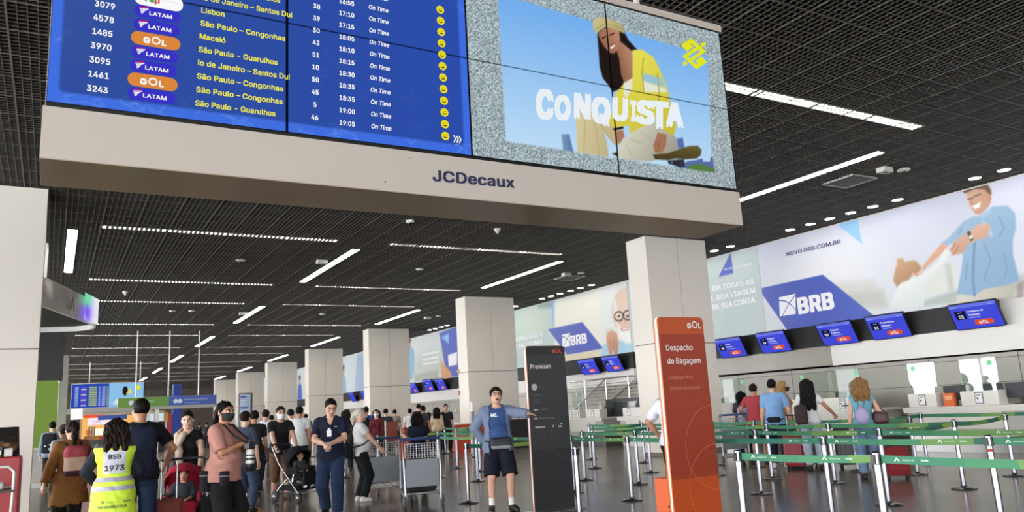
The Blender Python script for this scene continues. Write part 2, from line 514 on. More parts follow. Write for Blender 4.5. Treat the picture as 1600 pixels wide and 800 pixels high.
def cloth(c, rough=.85, var=.12): return mat('cloth_'+c, c, rough, spec=.25, var=var, vscale=14, bump=.15, bscale=120)

class Person:
    """one figure; lengths for 1.75 m, scaled to the height H; faces +y, +x is its right hand side"""
    def __init__(s, label, at, face, H=1.75, bulk=1.0, h=.011, skin='light', lean=(0, 0), crouch=0.0, head=(0, 0, 0), R=None, L=None, Rh=(.6, -.6, -.2), Lh=(-.6, -.6, -.2),
                 Rcurl=.45, Lcurl=.45, Rfoot=(.11, .02), Lfoot=(-.11, -.02), Rlift=0, Llift=0, female=False, belly=0.0, mouth=0.0, child=False, seat=None, toes=(12, 12), group=None, z=0.0, Rdir=None, Ldir=None, name='person'):
        s.k = H/1.75; s.h = h; s.w = bulk; s.skin = skin; s.female = female; s.mouth = mouth
        s.root = thing(name, label, 'person', (at[0], at[1], z), math.radians(face), group)
        s.P = []; s.n = 0
        w = bulk; lx, ly = lean; c = crouch
        s.hd = 1.32 if child else 1.07
        def up(x, y, z):                        # leaning trunk
            t = max(0, (z-.95)/.5); return np.array([x+lx*t, y+ly*t, z-c])
        s.up = up
        sw = (.158 if female else .178)*(.5+.5*w)
        s.sh = {1: up(sw, -.005, 1.415), -1: up(-sw, -.005, 1.415)}
        s.hip = {1: np.array([.092*w, 0, .90-c]), -1: np.array([-.092*w, 0, .90-c])}
        s.wr = {}; s.el = {}; s.kn = {}; s.an = {}; s.toe = {}
        for sd, T, H_ in ((1, R, Rh), (-1, L, Lh)):
            if T is None: T = s.sh[sd]+np.array([sd*.085*w, .03, -.535])
            s.el[sd], s.wr[sd] = ik(s.sh[sd], T, .285, .255, H_)
        for sd, F, lift, tt in ((1, Rfoot, Rlift, toes[0]), (-1, Lfoot, Llift, toes[1])):
            an = np.array([F[0], F[1], .085+lift])
            s.kn[sd], s.an[sd] = ik(s.hip[sd], an, .43, .425, (sd*.12, 1, 0))
            a = math.radians(tt); s.toe[sd] = np.array([sd*math.sin(a), math.cos(a), -.9*min(lift*4, .8)])
        s.hc = up(0, .012, 1.55); s.hR = rotm(*head)
        s.curl = {1: Rcurl, -1: Lcurl}; s.hdir = {1: Rdir, -1: Ldir}
        s.belly = belly
        s._body()
    # -------------------------------------------------- primitives of the naked body
    def C(s, reg, a, b, ra, rb, k=.02, fl=None, q=1.0, op='+'): s.P.append(('c', reg, np.asarray(a, float), np.asarray(b, float), ra, rb, k, fl, q, op))
    def E(s, reg, c, r, k=.02, R=None, op='+'): s.P.append(('e', reg, np.asarray(c, float), r, k, R, op))
    def hp(s, x, y, z):                         # a point of the head
        return s.hc+s.hR @ (np.array([x, y, z-1.55])*s.hd)
    def _body(s):
        up, w, f = s.up, s.w, s.female
        s.C('torso', up(-.065*w, -.008, .93), up(.065*w, -.008, .93), .118*w**.5, .118*w**.5, .03, YF, .92)
        s.C('torso', up(0, 0, .96), up(0, .004, 1.10), .15*w, (.122 if f else .138)*w, .05, YF, .72)
        s.C('torso', up(0, .004, 1.10), up(0, 0, 1.30), (.122 if f else .138)*w, (.142 if f else .16)*w, .05, YF, .68)
        s.C('torso', up(-.085*w, -.005, 1.35), up(.085*w, -.005, 1.35), .088, .088, .05, YF, .98)
        for sd in (1, -1):
            s.C('torso', s.sh[sd]*[.86, 1, 1], up(0, -.012, 1.455), .052, .052, .04)
            s.E('torso', up(sd*.075, -.055, .90), (.085*w, .075, .09), .04)
            if f: s.E('torso', up(sd*.07, .085, 1.29), (.062, .055, .062), .03)
        if s.belly: s.E('torso', up(0, .06+.05*s.belly, 1.08), (.155*w, .075+.06*s.belly, .15), .06)
        s.C('neck', up(0, -.015, 1.44), s.hp(0, -.012, 1.575), .056, .052, .03)
        hp, R, g = s.hp, s.hR, s.hd
        e = lambda c, r, k=.02, op='+', RR=None: s.E('head', hp(*c), tuple(v*g for v in r), k*g, R if RR is None else R@RR, op)
        e((0, -.012, 1.662), (.076, .094, .09), .03)
        e((0, .028, 1.615), (.062, .068, .088), .035)
        e((0, .066, 1.552), (.03, .028, .022), .03)
        e((0, .01, 1.56), (.052, .05, .03), .03)
        e((0, .082, 1.672), (.05, .018, .012), .025)                      # brow
        for sd in (1, -1):
            e((sd*.031, .103, 1.648), (.018, .013, .012), .014, '-')       # socket
            e((sd*.031, .084, 1.648), (.0135, .0135, .0125), .004)         # eyeball
            e((sd*.042, .07, 1.612), (.02, .022, .018), .025)              # cheek
            e((sd*.077, -.008, 1.632), (.010, .02, .032), .008)            # ear
        s.C('head', hp(0, .094, 1.655), hp(0, .115, 1.618), .009*g, .0135*g, .012)
        for sd in (1, -1): e((sd*.012, .102, 1.613), (.009, .01, .008), .008)
        if s.mouth:
            e((0, .094, 1.592), (.022, .012, .009), .008); e((0, .09, 1.560), (.02, .012, .009), .01)
            e((0, .104, 1.575), (.017, .022, .011*s.mouth), .006, '-')
        else:
            e((0, .093, 1.585), (.023, .0115, .0065), .008); e((0, .091, 1.573), (.02, .0115, .007), .008)
        for sd in (1, -1):
            a = 'armR' if sd > 0 else 'armL'; l = 'legR' if sd > 0 else 'legL'
            S, Eb, Wr = s.sh[sd], s.el[sd], s.wr[sd]; m = .88 if f else 1.0
            m *= (.6+.4*w)
            s.C(a+'u', S, Eb, .056*m, .042*m, .03)
            s.C(a+'f', Eb, Eb+(Wr-Eb)*.4, .041*m, .041*m, .02); s.C(a+'f', Eb+(Wr-Eb)*.4, Wr, .041*m, .027, .02)
            s._hand(sd, a+'h')
            Hp, K, A = s.hip[sd], s.kn[sd], s.an[sd]
            s.C(l+'t', Hp, K, .088*w**.7, .056*w**.4, .03)
            cb = K+(A-K)*.32+nrm(np.array([0, -1, 0]))*.012
            s.C(l+'c', K, cb, .052, .053*w**.4, .02); s.C(l+'c', cb, A, .053*w**.4, .036, .02)
            t = s.toe[sd]
            s.C(l+'o', A+[0, -.03, -.045], A+t*.13+[0, 0, -.058], .034, .026, .03); s.C(l+'o', A, A+t*.1+[0, 0, -.045], .034, .03, .03)
    def _hand(s, sd, reg):
        W, E = s.wr[sd], s.el[sd]; cu = s.curl[sd]
        f = nrm(W-E) if s.hdir[sd] is None else nrm(s.hdir[sd])
        med = nrm(np.array([-sd*1.0, .35, -.1]) if abs(f[2]) > .6 else np.array([-sd*.35, 0, -1.0])); pn = nrm(med-f*(med@f))    # palm side
        if abs(f[2]) > .6: th = nrm(np.cross(pn, f)*sd*-1)
        else: th = nrm(np.cross(pn, f)*sd*-1)
        if th@np.array([0, 1, 0.0])+th@np.array([0, 0, .6]) < 0: th = -th                                   # thumb forward/up
        s.grip = getattr(s, 'grip', {}); s.grip[sd] = W+f*.085+pn*.03
        k0 = W+f*.085
        for j in (-1.5, -.5, .5, 1.5): s.C(reg, W+f*.012+th*j*.010, k0+th*j*.0185, .0155, .0115, .012)
        for j, L in ((1.5, .072), (.5, .082), (-.5, .076), (-1.5, .06)):
            b = k0+th*j*.0195; a1 = cu*1.0
            d1 = nrm(f*math.cos(a1)+pn*math.sin(a1)+th*j*.04); p1 = b+d1*L*.55
            a2 = cu*2.3; d2 = nrm(f*math.cos(a2)+pn*math.sin(a2)+th*j*.02); p2 = p1+d2*L*.5
            s.C(reg, b, p1, .0098, .0088, .004); s.C(reg, p1, p2, .0088, .0072, .004)
        b = W+f*.028+th*.024; p1 = b+nrm(f*.65+th*.62+pn*.35)*.042; p2 = p1+nrm(f*.9+th*.1+pn*(.25+cu*.5))*.034
        s.C(reg, b, p1, .0135, .0105, .008); s.C(reg, p1, p2, .0105, .0082, .005)
    # -------------------------------------------------- surfaces
    def _mesh(s, name, sdf, mats, pick=None, parent=None, label=None):
        V, F = sdf.surface()
        if V is None: return None
        me = quick_mesh(name, V*s.k, F, True)
        for m in mats: me.materials.append(m)
        if pick is not None:
            c = V[F].mean(1); me.polygons.foreach_set('material_index', np.asarray(pick(c), np.int32))
        o = bpy.data.objects.new(name, me); COL.objects.link(o); o.parent = parent or s.root
        if label: o['label'] = label
        return o
    def _bounds(s, prims, e):
        lo = np.array([9.0]*3); hi = -lo
        for p in prims:
            if p[-1] == '-': continue
            if p[0] == 'c':
                r = max(p[4], p[5])+e; lo = np.minimum(lo, np.minimum(p[2], p[3])-r); hi = np.maximum(hi, np.maximum(p[2], p[3])+r)
            else:
                r = max(p[3])+e if p[0] == 'e' else float(np.linalg.norm(p[3]))+e
                lo = np.minimum(lo, p[2]-r); hi = np.maximum(hi, p[2]+r)
        return lo, hi
    def headspace(s, c): return (c-s.hc)@s.hR/s.hd+np.array([0, 0, 1.55])
    def body(s, hide=None):
        S = Sdf(*s._bounds(s.P, .01), s.h/s.k)
        for p in s.P: S.prim(p)
        def pick(c):
            q = s.headspace(c); m = np.zeros(len(c), int)
            for sd in (1, -1):
                ex = (np.abs(q[:, 0]-sd*.031) < .0165) & (np.abs(q[:, 2]-1.648) < .0075) & (q[:, 1] > .07) & (q[:, 1] < .13)
                m[ex] = 2; m[ex & (np.abs(q[:, 0]-sd*.031) < .009)] = 1
                br = (np.abs(q[:, 0]-sd*.033) < .024) & (np.abs(q[:, 2]-1.671+.25*np.abs(q[:, 0]-sd*.033)) < .0055) & (q[:, 1] > .06); m[br] = 1
            lp = (np.abs(q[:, 0]) < .025) & (np.abs(q[:, 2]-1.578) < (.017 if s.mouth else .0095)) & (q[:, 1] > .082); m[lp] = 3
            if s.mouth: m[(np.abs(q[:, 0]) < .017) & (np.abs(q[:, 2]-1.576) < .009) & (q[:, 1] > .07) & (q[:, 1] < .097)] = 1
            return m
        s.bodyo = s._mesh('body', S, [SKIN[s.skin], EYE, WHITE_EYE, LIP[s.skin]], pick)
        return s
    def grab(s, regs, e, k=None):
        out = []
        for p in s.P:
            if p[1] in regs: out.append(p)
        return out
    def wear(s, name, m, torso=True, top=None, hem=None, e=.014, sleeve=None, legs=None, neck='crew', flare=0.0, openfront=None, extra=(), pick=None, mats=None, ripple=.004, back=None, h=None, label=None, side=0, ease=.0, collar=False, hemfn=None):
        """a garment: the trunk between hem and neck, sleeves to a share of the arm (1 = elbow, 2 = wrist), legs to a share (1 = knee, 2 = ankle)"""
        pr = []
        if torso: pr += s.grab(('torso',), e)
        if hem is not None and hem < .86 and not legs:                     # below the seat the cloth hangs as a tube
            pr.append(('c', 'skirt', s.up(0, -.005, .95), s.up(0, 0, hem), .165*s.w+e*.3, .165*s.w+flare, .04, YF, .8, '+'))
        elif flare: pr.append(('c', 'skirt', s.up(0, 0, 1.15), s.up(0, 0, hem or .9), .15*s.w, .16*s.w+flare, .04, YF, .78, '+'))
        sl = []
        if sleeve:
            for sd in (1, -1):
                S, E, Wr = s.sh[sd], s.el[sd], s.wr[sd]; m_ = (.6+.4*s.w)*(.9 if s.female else 1)
                t = min(sleeve, 1.0); sl.append(('c', 's', S, S+(E-S)*t, .056*m_+ease, (.053-.009*t)*m_+ease*1.2, .02, None, 1, '+'))
                if sleeve > 1: sl.append(('c', 's', E, E+(Wr-E)*(sleeve-1)*.97, .047*m_+ease, .036*m_+ease, .015, None, 1, '+'))
        lg = []
        if legs:
            for sd in (1, -1):
                Hp, K, A = s.hip[sd], s.kn[sd], s.an[sd]; t = min(legs, 1)
                lg.append(('c', 'l', Hp, Hp+(K-Hp)*t, .096*s.w**.7, (.096-.028*t)*s.w**.6+ease, .035, None, 1, '+'))
                if legs > 1: lg.append(('c', 'l', K, K+(A-K)*(legs-1)*.97, .064*s.w**.5+ease, .05*s.w**.4+ease, .02, None, 1, '+'))
        allp = pr+sl+lg+list(extra)
        lo, hi = s._bounds(allp, e+.03)
        if hem is not None and not legs and not sl: lo[2] = max(lo[2], hem-s_c(s)-.03)
        S = Sdf(lo, hi, (h or s.h)/s.k)
        X, Y, Z = S.full()
        for p in pr: S.prim(p, e)
        if torso:
            if hem is not None:
                a = np.arctan2(Y+.001, X)
                hz = hem-(0 if hem < .5 else 0)-s.hip[1][2]*0
                hz = hz+ripple*np.sin(a*7+1.3)
                if hemfn is not None: hz = hz+hemfn(X, Y)
                S.inter((hz-(Z+(.9-s.hip[1][2]))).astype(np.float32)+0*X)
            if top is not None: S.inter(Z+(.9-s.hip[1][2])-top+0*X+0*Y)
        for p in sl: S.prim(p, e*.4)
        if sl:
            for p in sl:
                pass
            for sd in (1, -1):                                # a clean cuff at each sleeve end
                S0, E, Wr = s.sh[sd], s.el[sd], s.wr[sd]
                a, b = (S0, E) if sleeve <= 1 else (E, Wr)
                t = sleeve if sleeve <= 1 else sleeve-1
                d = nrm(b-a); end = a+(b-a)*t*.97

                sb, x, y, z = S.sub(end-.13, end+.13)
                if sb is not None:
                    pl = (x-end[0])*d[0]+(y-end[1])*d[1]+(z-end[2])*d[2]
                    rad = np.sqrt((x-end[0])**2+(y-end[1])**2+(z-end[2])**2)
                    ins = (rad < .10) & (pl > 0)
                    tor = np.abs(x-s.up(0, 0, 1.2)[0]) < (.13*s.w)
                    S.d[sb] = np.where(ins & ~tor, np.maximum(S.d[sb], pl), S.d[sb])
        for p in lg: S.prim(p, e*.5+.007)
        if legs:
            for sd in (1, -1):
                a, b = (s.hip[sd], s.kn[sd]) if legs <= 1 else (s.kn[sd], s.an[sd])
                t = legs if legs <= 1 else legs-1
                d = nrm(b-a); end = a+(b-a)*t*.97
                sb, x, y, z = S.sub(end-.16, end+.16)
                if sb is not None:
                    pl = (x-end[0])*d[0]+(y-end[1])*d[1]+(z-end[2])*d[2]
                    S.d[sb] = np.where((np.abs(x-end[0]) < .13), np.maximum(S.d[sb], pl), S.d[sb])
        for p in extra: S.prim(p)
        if neck:
            n0 = s.up(0, -.01, 1.475)
            S.prim(('e', '', n0+[0, .02, .03], (.082, .09, .06) if neck == 'crew' else (.075, .085, .05), .01, None, '-'))
            if neck == 'v':
                S.prim(('c', '', s.up(0, .10, 1.47), s.up(0, .16, 1.33), .06, .012, .01, None, 1, '-'))
        if openfront is not None:                             # an open jacket: a wedge of the front left out
            wd, ztop = openfront
            c = s.up(0, 0, 1.2)
            wdg = np.maximum(np.abs(X-c[0])-(wd+.05*(1.45-Z)), -(Y-c[1]-.02))
            S.inter(-wdg+0*Z)
        wav = .0035*np.sin(38*Z+9*X+3*np.sin(21*X+4*Y))*np.sin(17*X+13*Y+1.0)+.002*np.sin(71*Z+31*X)
        S.d = S.d+wav.astype(np.float32)*(1 if s.h < .02 else 0)
        return s._mesh(name, S, mats or [m], pick, None, label)
    def shoes(s, m, e=.011, sole=None):
        for sd in (1, -1):
            l = 'legR' if sd > 0 else 'legL'
            pr = s.grab((l+'o',), e)
            S = Sdf(*s._bounds(pr, e+.01), max(s.h*.8, .007)/s.k)
            for p in pr: S.prim(p, e)
            X, Y, Z = S.full(); S.inter(.004-Z+0*X+0*Y)
            S.inter(Z-(s.an[sd][2]+.012)+0*X+0*Y)
            zs = s.an[sd][2]-.065
            s._mesh('shoe', S, [m, sole or m], lambda c: (c[:, 2] < zs).astype(int))
        return s
    def sock(s, m, top=.2):
        for sd in (1, -1):
            K, A = s.kn[sd], s.an[sd]; d = nrm(K-A)
            S = Sdf(np.minimum(A, A+d*top)-.07, np.maximum(A, A+d*top)+.07, s.h*.8)
            S.prim(('c', '', A, A+d*(top-.085), .044, .048, .01, None, 1, '+'))
            X, Y, Z = S.full(); S.inter(Z-(A[2]+top-.085)+0*X+0*Y); S.inter(A[2]+.0-Z+0*X+0*Y)
            s._mesh('sock', S, [m])
        return s
    def hair(s, style, col, length=.3, wave=0.0, seed=0):
        hp, g = s.hp, s.hd
        pr = [('e', 'h', hp(0, -.016, 1.668), (.086*g, .104*g, .098*g), .02, s.hR, '+')]
        keepface = True
        if style in ('long', 'curly'):
            for x in (-.062, 0, .062):
                a = hp(x, -.06, 1.66); b = np.array([a[0]+x*.5, a[1]-.03-.02, a[2]-length])
                tb = min(s.up(0, -.115, 1.2)[1], b[1]); b[1] = tb if length > .2 else b[1]
                pr.append(('c', 'h', a, (a+b)/2+[0, -.01, 0], .066*g, .06*g, .03, None, 1, '+')); pr.append(('c', 'h', (a+b)/2+[0, -.01, 0], b, .06*g, .036*g, .03, None, 1, '+'))
            for sd in (1, -1):
                a = hp(sd*.07, -.01, 1.67); b = hp(sd*.09, -.02, 1.67-min(length, .22))
                pr.append(('c', 'h', a, b, .035, .03, .03, None, 1, '+'))
        if style in ('pony', 'bun'):
            a = hp(0, -.11, 1.68)
            if style == 'bun': pr.append(('e', 'h', hp(0, -.10, 1.73), (.045, .045, .04), .02, None, '+'))
            else:
                b = a+np.array([0, -.04, -length*.5]); c = a+np.array([0, -.03, -length])
                pr.append(('c', 'h', a, b, .035, .04, .02, None, 1, '+')); pr.append(('c', 'h', b, c, .04, .018, .02, None, 1, '+'))
        lo, hi = s._bounds(pr, .03)
        S = Sdf(lo, hi, max(s.h*.85, .006)/s.k)
        for p in pr: S.prim(p)
        X, Y, Z = S.full()
        q = np.stack(np.broadcast_arrays(X, Y, Z), -1).reshape(-1, 3); q = s.headspace(q).reshape(S.d.shape+(3,))
        x, y, z = q[..., 0], q[..., 1], q[..., 2]
        fr = 1.733 if style != 'fringe' else 1.702
        face = (y-.03+.35*np.abs(x)*0)                           # the face stays free
        line = fr-1.1*np.maximum(.095-y, 0)*1.1                   # hairline falls towards the ears
        cut = np.where(y > .005, np.maximum(line-z, -9), -9)
        S.inter(np.where(y > .005, line-z, -1.0))
        if style in ('short', 'crop', 'fringe'):
            S.inter(1.595+.25*np.maximum(y+.05, 0)-z+(0 if style != 'crop' else .02))
        elif style in ('pony', 'bun'):
            low = (y > -.075) | (z > 1.60)
            S.inter(np.where(y > -.105, 1.60-z, -1.0))
        r = np.sin(60*x+seed)*np.sin(55*y+2*seed)*np.sin(47*z+seed)
        amp = .003+wave
        S.d += (amp*r+amp*.8*np.sin(150*x+30*z)*np.cos(120*y)).astype(np.float32)
        if style == 'crop': S.d += .004
        s._mesh('hair', S, [HAIR[col]])
        return s
    def mask(s, m):
        pr = [p for p in s.P if p[1] == 'head']
        S = Sdf(s.hp(0, .06, 1.585)-.11, s.hp(0, .06, 1.585)+.11, max(.007, s.h*.7)/s.k)
        for p in pr:
            if p[-1] == '+': S.prim(p, .006)
        S.prim(('e', '', s.hp(0, .085, 1.59), (.045, .032, .04), .03, s.hR, '+'))
        X, Y, Z = S.full()
        q = s.headspace(np.stack(np.broadcast_arrays(X, Y, Z), -1).reshape(-1, 3)).reshape(S.d.shape+(3,))
        S.inter(q[..., 2]-1.635); S.inter(1.54-q[..., 2]); S.inter(.018-q[..., 1])
        s._mesh('face_mask', S, [m])
        mb = MB()
        for sd in (1, -1): mb.tube([s.hp(sd*.06, .05, 1.62), s.hp(sd*.078, .01, 1.64), s.hp(sd*.084, -.012, 1.65)], .003, m, 5)
        s.add('mask_strap', mb)
        return s
    def add(s, name, mb, label=None):
        mb.v = [tuple(np.array(v)*s.k) for v in mb.v]
        return obj(name, mb, s.root, world=False, label=label)
    def glasses(s, m):
        mb = MB()
        for sd in (1, -1):
            pts = [s.hp(sd*.033+.022*math.cos(a)*1.05, .112-.012*abs(math.cos(a)), 1.647+.017*math.sin(a)) for a in np.linspace(0, 2*math.pi, 15)[:-1]]
            mb.tube(pts, .0028, m, 5, close=True)
            mb.tube([s.hp(sd*.056, .102, 1.652), s.hp(sd*.082, .04, 1.65), s.hp(sd*.086, -.005, 1.645)], .0026, m, 5)
        mb.tube([s.hp(.011, .113, 1.65), s.hp(-.011, .113, 1.65)], .0026, m, 5)
        s.add('glasses', mb); return s
    def world(s, p):
        a = s.root.rotation_euler.z; p = np.asarray(p, float)*s.k; c, n = math.cos(a), math.sin(a)
        L = s.root.location
        return np.array([L.x+c*p[0]-n*p[1], L.y+n*p[0]+c*p[1], L.z+p[2]])
def s_c(s): return .9-s.hip[1][2]

def soft(name, prims, h, mats, parent=None, pick=None, label=None, k=1.0, cut=None, wav=0.0):
    """a soft thing (bag, bundle) or a part of one, in the parent's own coordinates"""
    lo = np.array([9.0]*3); hi = -lo
    for p in prims:
        if p[-1] == '-': continue
        if p[0] == 'c': r = max(p[4], p[5]); a, b = np.minimum(p[2], p[3])-r, np.maximum(p[2], p[3])+r
        else:
            r = np.array(p[3]) if p[5 if p[0] == 'e' else 6] is None else np.full(3, float(np.linalg.norm(p[3]))); a, b = np.asarray(p[2])-r, np.asarray(p[2])+r
        lo = np.minimum(lo, a); hi = np.maximum(hi, b)
    S = Sdf(lo-.02, hi+.02, h)
    for p in prims: S.prim(p)
    X, Y, Z = S.full()
    if cut is not None: S.inter(cut(X, Y, Z)+0*X+0*Y+0*Z)
    if wav: S.d += (wav*np.sin(31*X+7*Z)*np.sin(27*Z+11*Y)).astype(np.float32)
    V, F = S.surface()
    me = quick_mesh(name, V*k, F, True)
    for m in mats: me.materials.append(m)
    if pick is not None: me.polygons.foreach_set('material_index', np.asarray(pick(V[F].mean(1)), np.int32))
    o = bpy.data.objects.new(name, me); COL.objects.link(o)
    if parent is not None: o.parent = parent
    if label: o['label'] = label
    return o
def sc(a, b, ra, rb=None, k=.01, fl=None, q=1.0, op='+'): return ('c', '', np.asarray(a, float), np.asarray(b, float), ra, ra if rb is None else rb, k, fl, q, op)
def se(c, r, k=.01, R=None, op='+'): return ('e', '', np.asarray(c, float), r, k, R, op)
def sb(c, r, rd=.02, k=.01, R=None, op='+'): return ('b', '', np.asarray(c, float), r, rd, k, R, op)
# ------------------------------------------------------------------ the hall
HC = 6.0                     # underside of the open-cell ceiling
XW = 18.6                    # check-in wall
XL, YB, YE = -16.1, -42.0, 100.0

def floor_mat():
    m = bpy.data.materials.new('polished_granite'); m.use_nodes = True; nt = m.node_tree; b = nt.nodes['Principled BSDF']
    tc = nt.nodes.new('ShaderNodeTexCoord')
    n = nt.nodes.new('ShaderNodeTexNoise'); n.inputs['Scale'].default_value = 60; n.inputs['Detail'].default_value = 5
    n2 = nt.nodes.new('ShaderNodeTexNoise'); n2.inputs['Scale'].default_value = .6; n2.inputs['Detail'].default_value = 3
    br = nt.nodes.new('ShaderNodeTexBrick'); br.offset = 0; br.inputs['Scale'].default_value = 1.0
    br.inputs['Brick Width'].default_value = .6; br.inputs['Row Height'].default_value = .6; br.inputs['Mortar Size'].default_value = .004
    br.inputs['Color1'].default_value = (1, 1, 1, 1); br.inputs['Color2'].default_value = (.93, .93, .93, 1); br.inputs['Mortar'].default_value = (.62, .6, .58, 1)
    for q in (n, n2, br): nt.links.new(tc.outputs['Object'], q.inputs['Vector'])
    r = nt.nodes.new('ShaderNodeValToRGB'); r.color_ramp.elements[0].position = .35; r.color_ramp.elements[1].position = .68
    r.color_ramp.elements[0].color = (.150, .122, .094, 1); r.color_ramp.elements[1].color = (.250, .210, .168, 1)
    nt.links.new(n.outputs['Fac'], r.inputs[0])
    mu = nt.nodes.new('ShaderNodeMix'); mu.data_type = 'RGBA'; mu.blend_type = 'MULTIPLY'; mu.inputs[0].default_value = 1
    nt.links.new(r.outputs[0], mu.inputs[6]); nt.links.new(br.outputs['Color'], mu.inputs[7]); nt.links.new(mu.outputs[2], b.inputs['Base Color'])
    rr = nt.nodes.new('ShaderNodeMapRange'); rr.inputs['To Min'].default_value = .15; rr.inputs['To Max'].default_value = .24
    nt.links.new(n2.outputs['Fac'], rr.inputs[0]); nt.links.new(rr.outputs[0], b.inputs['Roughness'])
    b.inputs['Specular IOR Level'].default_value = .55
    return m
mb = MB(); mb.box((XL, YB, -.2), (XW+.3, YE, 0), floor_mat()); struct('floor', mb)

# open-cell ceiling: fine blades .1 m apart and ribs every .7 m, both ways, under a dark void
CEIL = mat('ceiling_black_blades', '4c4944', .6); RIB = mat('ceiling_ribs', '57544f', .6); VOID = mat('ceiling_void', '242220', .95)
mb = MB()
x = XL
nb = 0
for i in range(int((XW-XL)/.1)+1):
    x = XL+.1*i+.05; rib = i % 7 == 0
    mb.box((x-(.011 if rib else .005), YB, HC-(.004 if rib else 0)), (x+(.011 if rib else .005), YE, HC+.05), RIB if rib else CEIL)
for i in range(int((YE-YB)/.1)+1):
    y = YB+.1*i+.05; rib = i % 7 == 0
    mb.box((XL, y-(.011 if rib else .005), HC-(.003 if rib else -.001)), (XW, y+(.011 if rib else .005), HC+.05), RIB if rib else CEIL)
mb.box((XL, YB, HC+.35), (XW+.3, YE, HC+.45), VOID)
struct('ceiling', mb)

# check-in wall: metal cladding below, pale board, printed banners above
CLAD = mat('wall_cladding', '9d978d', .38, metal=.0, var=.05, vscale=2); JOINT = mat('panel_joint', '5b5955', .8); PALE = mat('pale_wall_board', 'dcd9d3', .55)
BEIGE = mat('beige_panel', 'dbd3c7', .5, var=.03, vscale=1.5)
mb = MB(); mb.box((XW, YB, 0), (XW+.3, YE, HC+.35), PALE)
mb.box((XW-.04, YB, 0), (XW+.01, YE, 2.16), CLAD)
mb.box((XW-.04, YB, 2.1), (XW+.01, 23.0, 2.72), CLAD)
for z in (.75, 1.45, 2.0): mb.box((XW-.045, YB, z-.008), (XW-.03, YE, z+.008), JOINT)
for i in range(52): y = YB+1.1+i*2.1; mb.box((XW-.045, y-.008, 0), (XW-.03, y+.008, 2.16), JOINT)
struct('wall_right', mb)
mb = MB(); mb.box((XL, YE, 0), (XW+.3, YE+.3, HC+.35), mat('end_wall_brown', '5d5248', .8, var=.2, vscale=.8))
for i in range(24): mb.box((XL+i*1.35, YE-.06, 0), (XL+i*1.35+.06, YE+.01, HC), mat('end_wall_studs', '6e6459', .7))
struct('wall_far', mb)
# the glazed front of the hall on the left, outside the frame: mullions only, daylight comes between them
mb = MB(); ALU = mat('aluminium_mullion', '8e9092', .4, metal=.6)
for i in range(40): mb.box((XL-.1, YB+i*2.8, 0), (XL+.08, YB+i*2.8+.10, HC), ALU)
for z in (.05, 3.0, HC-.1): mb.box((XL-.08, YB, z), (XL+.06, YE, z+.1), ALU)
struct('wall_left', mb)
mb = MB()
for i in range(12): mb.box((XL+i*2.9, YB-.1, 0), (XL+i*2.9+.10, YB+.08, HC), ALU)
for z in (.05, 3.0, HC-.1): mb.box((XL, YB-.08, z), (XW, YB+.06, z+.1), ALU)
struct('wall_back', mb)

# ------------------------------------------------------------------ columns clad in beige panels
def column(x0, x1, y0, y1, name, label=None):
    mb = MB()
    g = .012; zs = [0.10, 3.0, HC+.3]
    xm = (x0+x1)/2
    mb.box((x0+.02, y0+.02, 0), (x1-.02, y1-.02, HC+.3), JOINT)
    mb.box((x0-.01, y0-.01, 0), (x1+.01, y1+.01, .095), mat('column_skirting', '6d6156', .5))
    for a, b in ((zs[0], zs[1]-g), (zs[1]+g, zs[2])):
        mb.box((x0, y0, a), (xm-.05, y1, b), BEIGE); mb.box((xm+.05, y0, a), (x1, y1, b), BEIGE)
        mb.box((xm-.042, y0+.016, a), (xm+.042, y1-.016, b), BEIGE)
    o = struct(name, mb)
    return o
COLY = [16.5+11.25*k for k in range(7)]
for k, y in enumerate(COLY): column(14.1, 16.36, y, y+.85, 'pillar_%d' % (k+1))
column(-2.55, -.27, 16.55, 17.45, 'pillar_8')

# ------------------------------------------------------------------ ceiling lights
ORD = ['first', 'second', 'third', 'fourth', 'fifth', 'sixth', 'seventh', 'eighth', 'ninth', 'tenth', 'eleventh', 'twelfth', 'thirteenth', 'fourteenth', 'fifteenth']
TUBE = glow('light_tube', 'fff8ec', 27.0); HOUS = mat('light_housing', '8a8884', .4); FIN = mat('light_louvre', '5d5a55', .5)
def cross_light(x0, x1, y, label, group, fin=.02):
    n = 4; L = (x1-x0)/n
    t = thing('linear_ceiling_light', label, 'ceiling light', ((x0+x1)/2, y, HC), 0, group)
    mb = MB()
    for sy in (-1, 1): mb.box((x0, y+sy*.105-.008, HC-.012), (x1, y+sy*.105+.008, HC+.06), HOUS)
    for k in range(n+1): xx = x0+k*L; mb.box((xx-.03, y-.1, HC-.012), (xx+.03, y+.1, HC+.06), RIB)
    obj('light_frame', mb, t)
    for k in range(n):
        a = x0+k*L+.03; b = x0+(k+1)*L-.03
        mb = MB(); mb.box((a, y-.097, HC+.004), (b, y+.097, HC+.05), TUBE); obj('light_tube', mb, t)
        mb = MB()
        for j in range(1, 13): xx = a+(b-a)*j/13; mb.box((xx-fin, y-.097, HC-.014), (xx+fin, y+.097, HC+.003), FIN if fin > .01 else HOUS)
        obj('louvre', mb, t)
    return t
def long_light(x, y0, y1, label, group, w=.1):
    n = 4; L = (y1-y0)/n
    t = thing('linear_ceiling_light', label, 'ceiling light', (x, (y0+y1)/2, HC), 0, group)
    mb = MB()
    for sx in (-1, 1): mb.box((x+sx*(w+.005)-.006, y0, HC-.010), (x+sx*(w+.005)+.006, y1, HC+.06), HOUS)
    for k in range(n+1): yy = y0+k*L; mb.box((x-w, yy-.03, HC-.008), (x+w, yy+.03, HC+.06), RIB)
    obj('light_frame', mb, t)
    for k in range(n):
        mb = MB(); mb.box((x-w, y0+k*L+.03, HC-.012), (x+w, y0+(k+1)*L-.03, HC+.05), TUBE); obj('light_tube', mb, t)
    return t
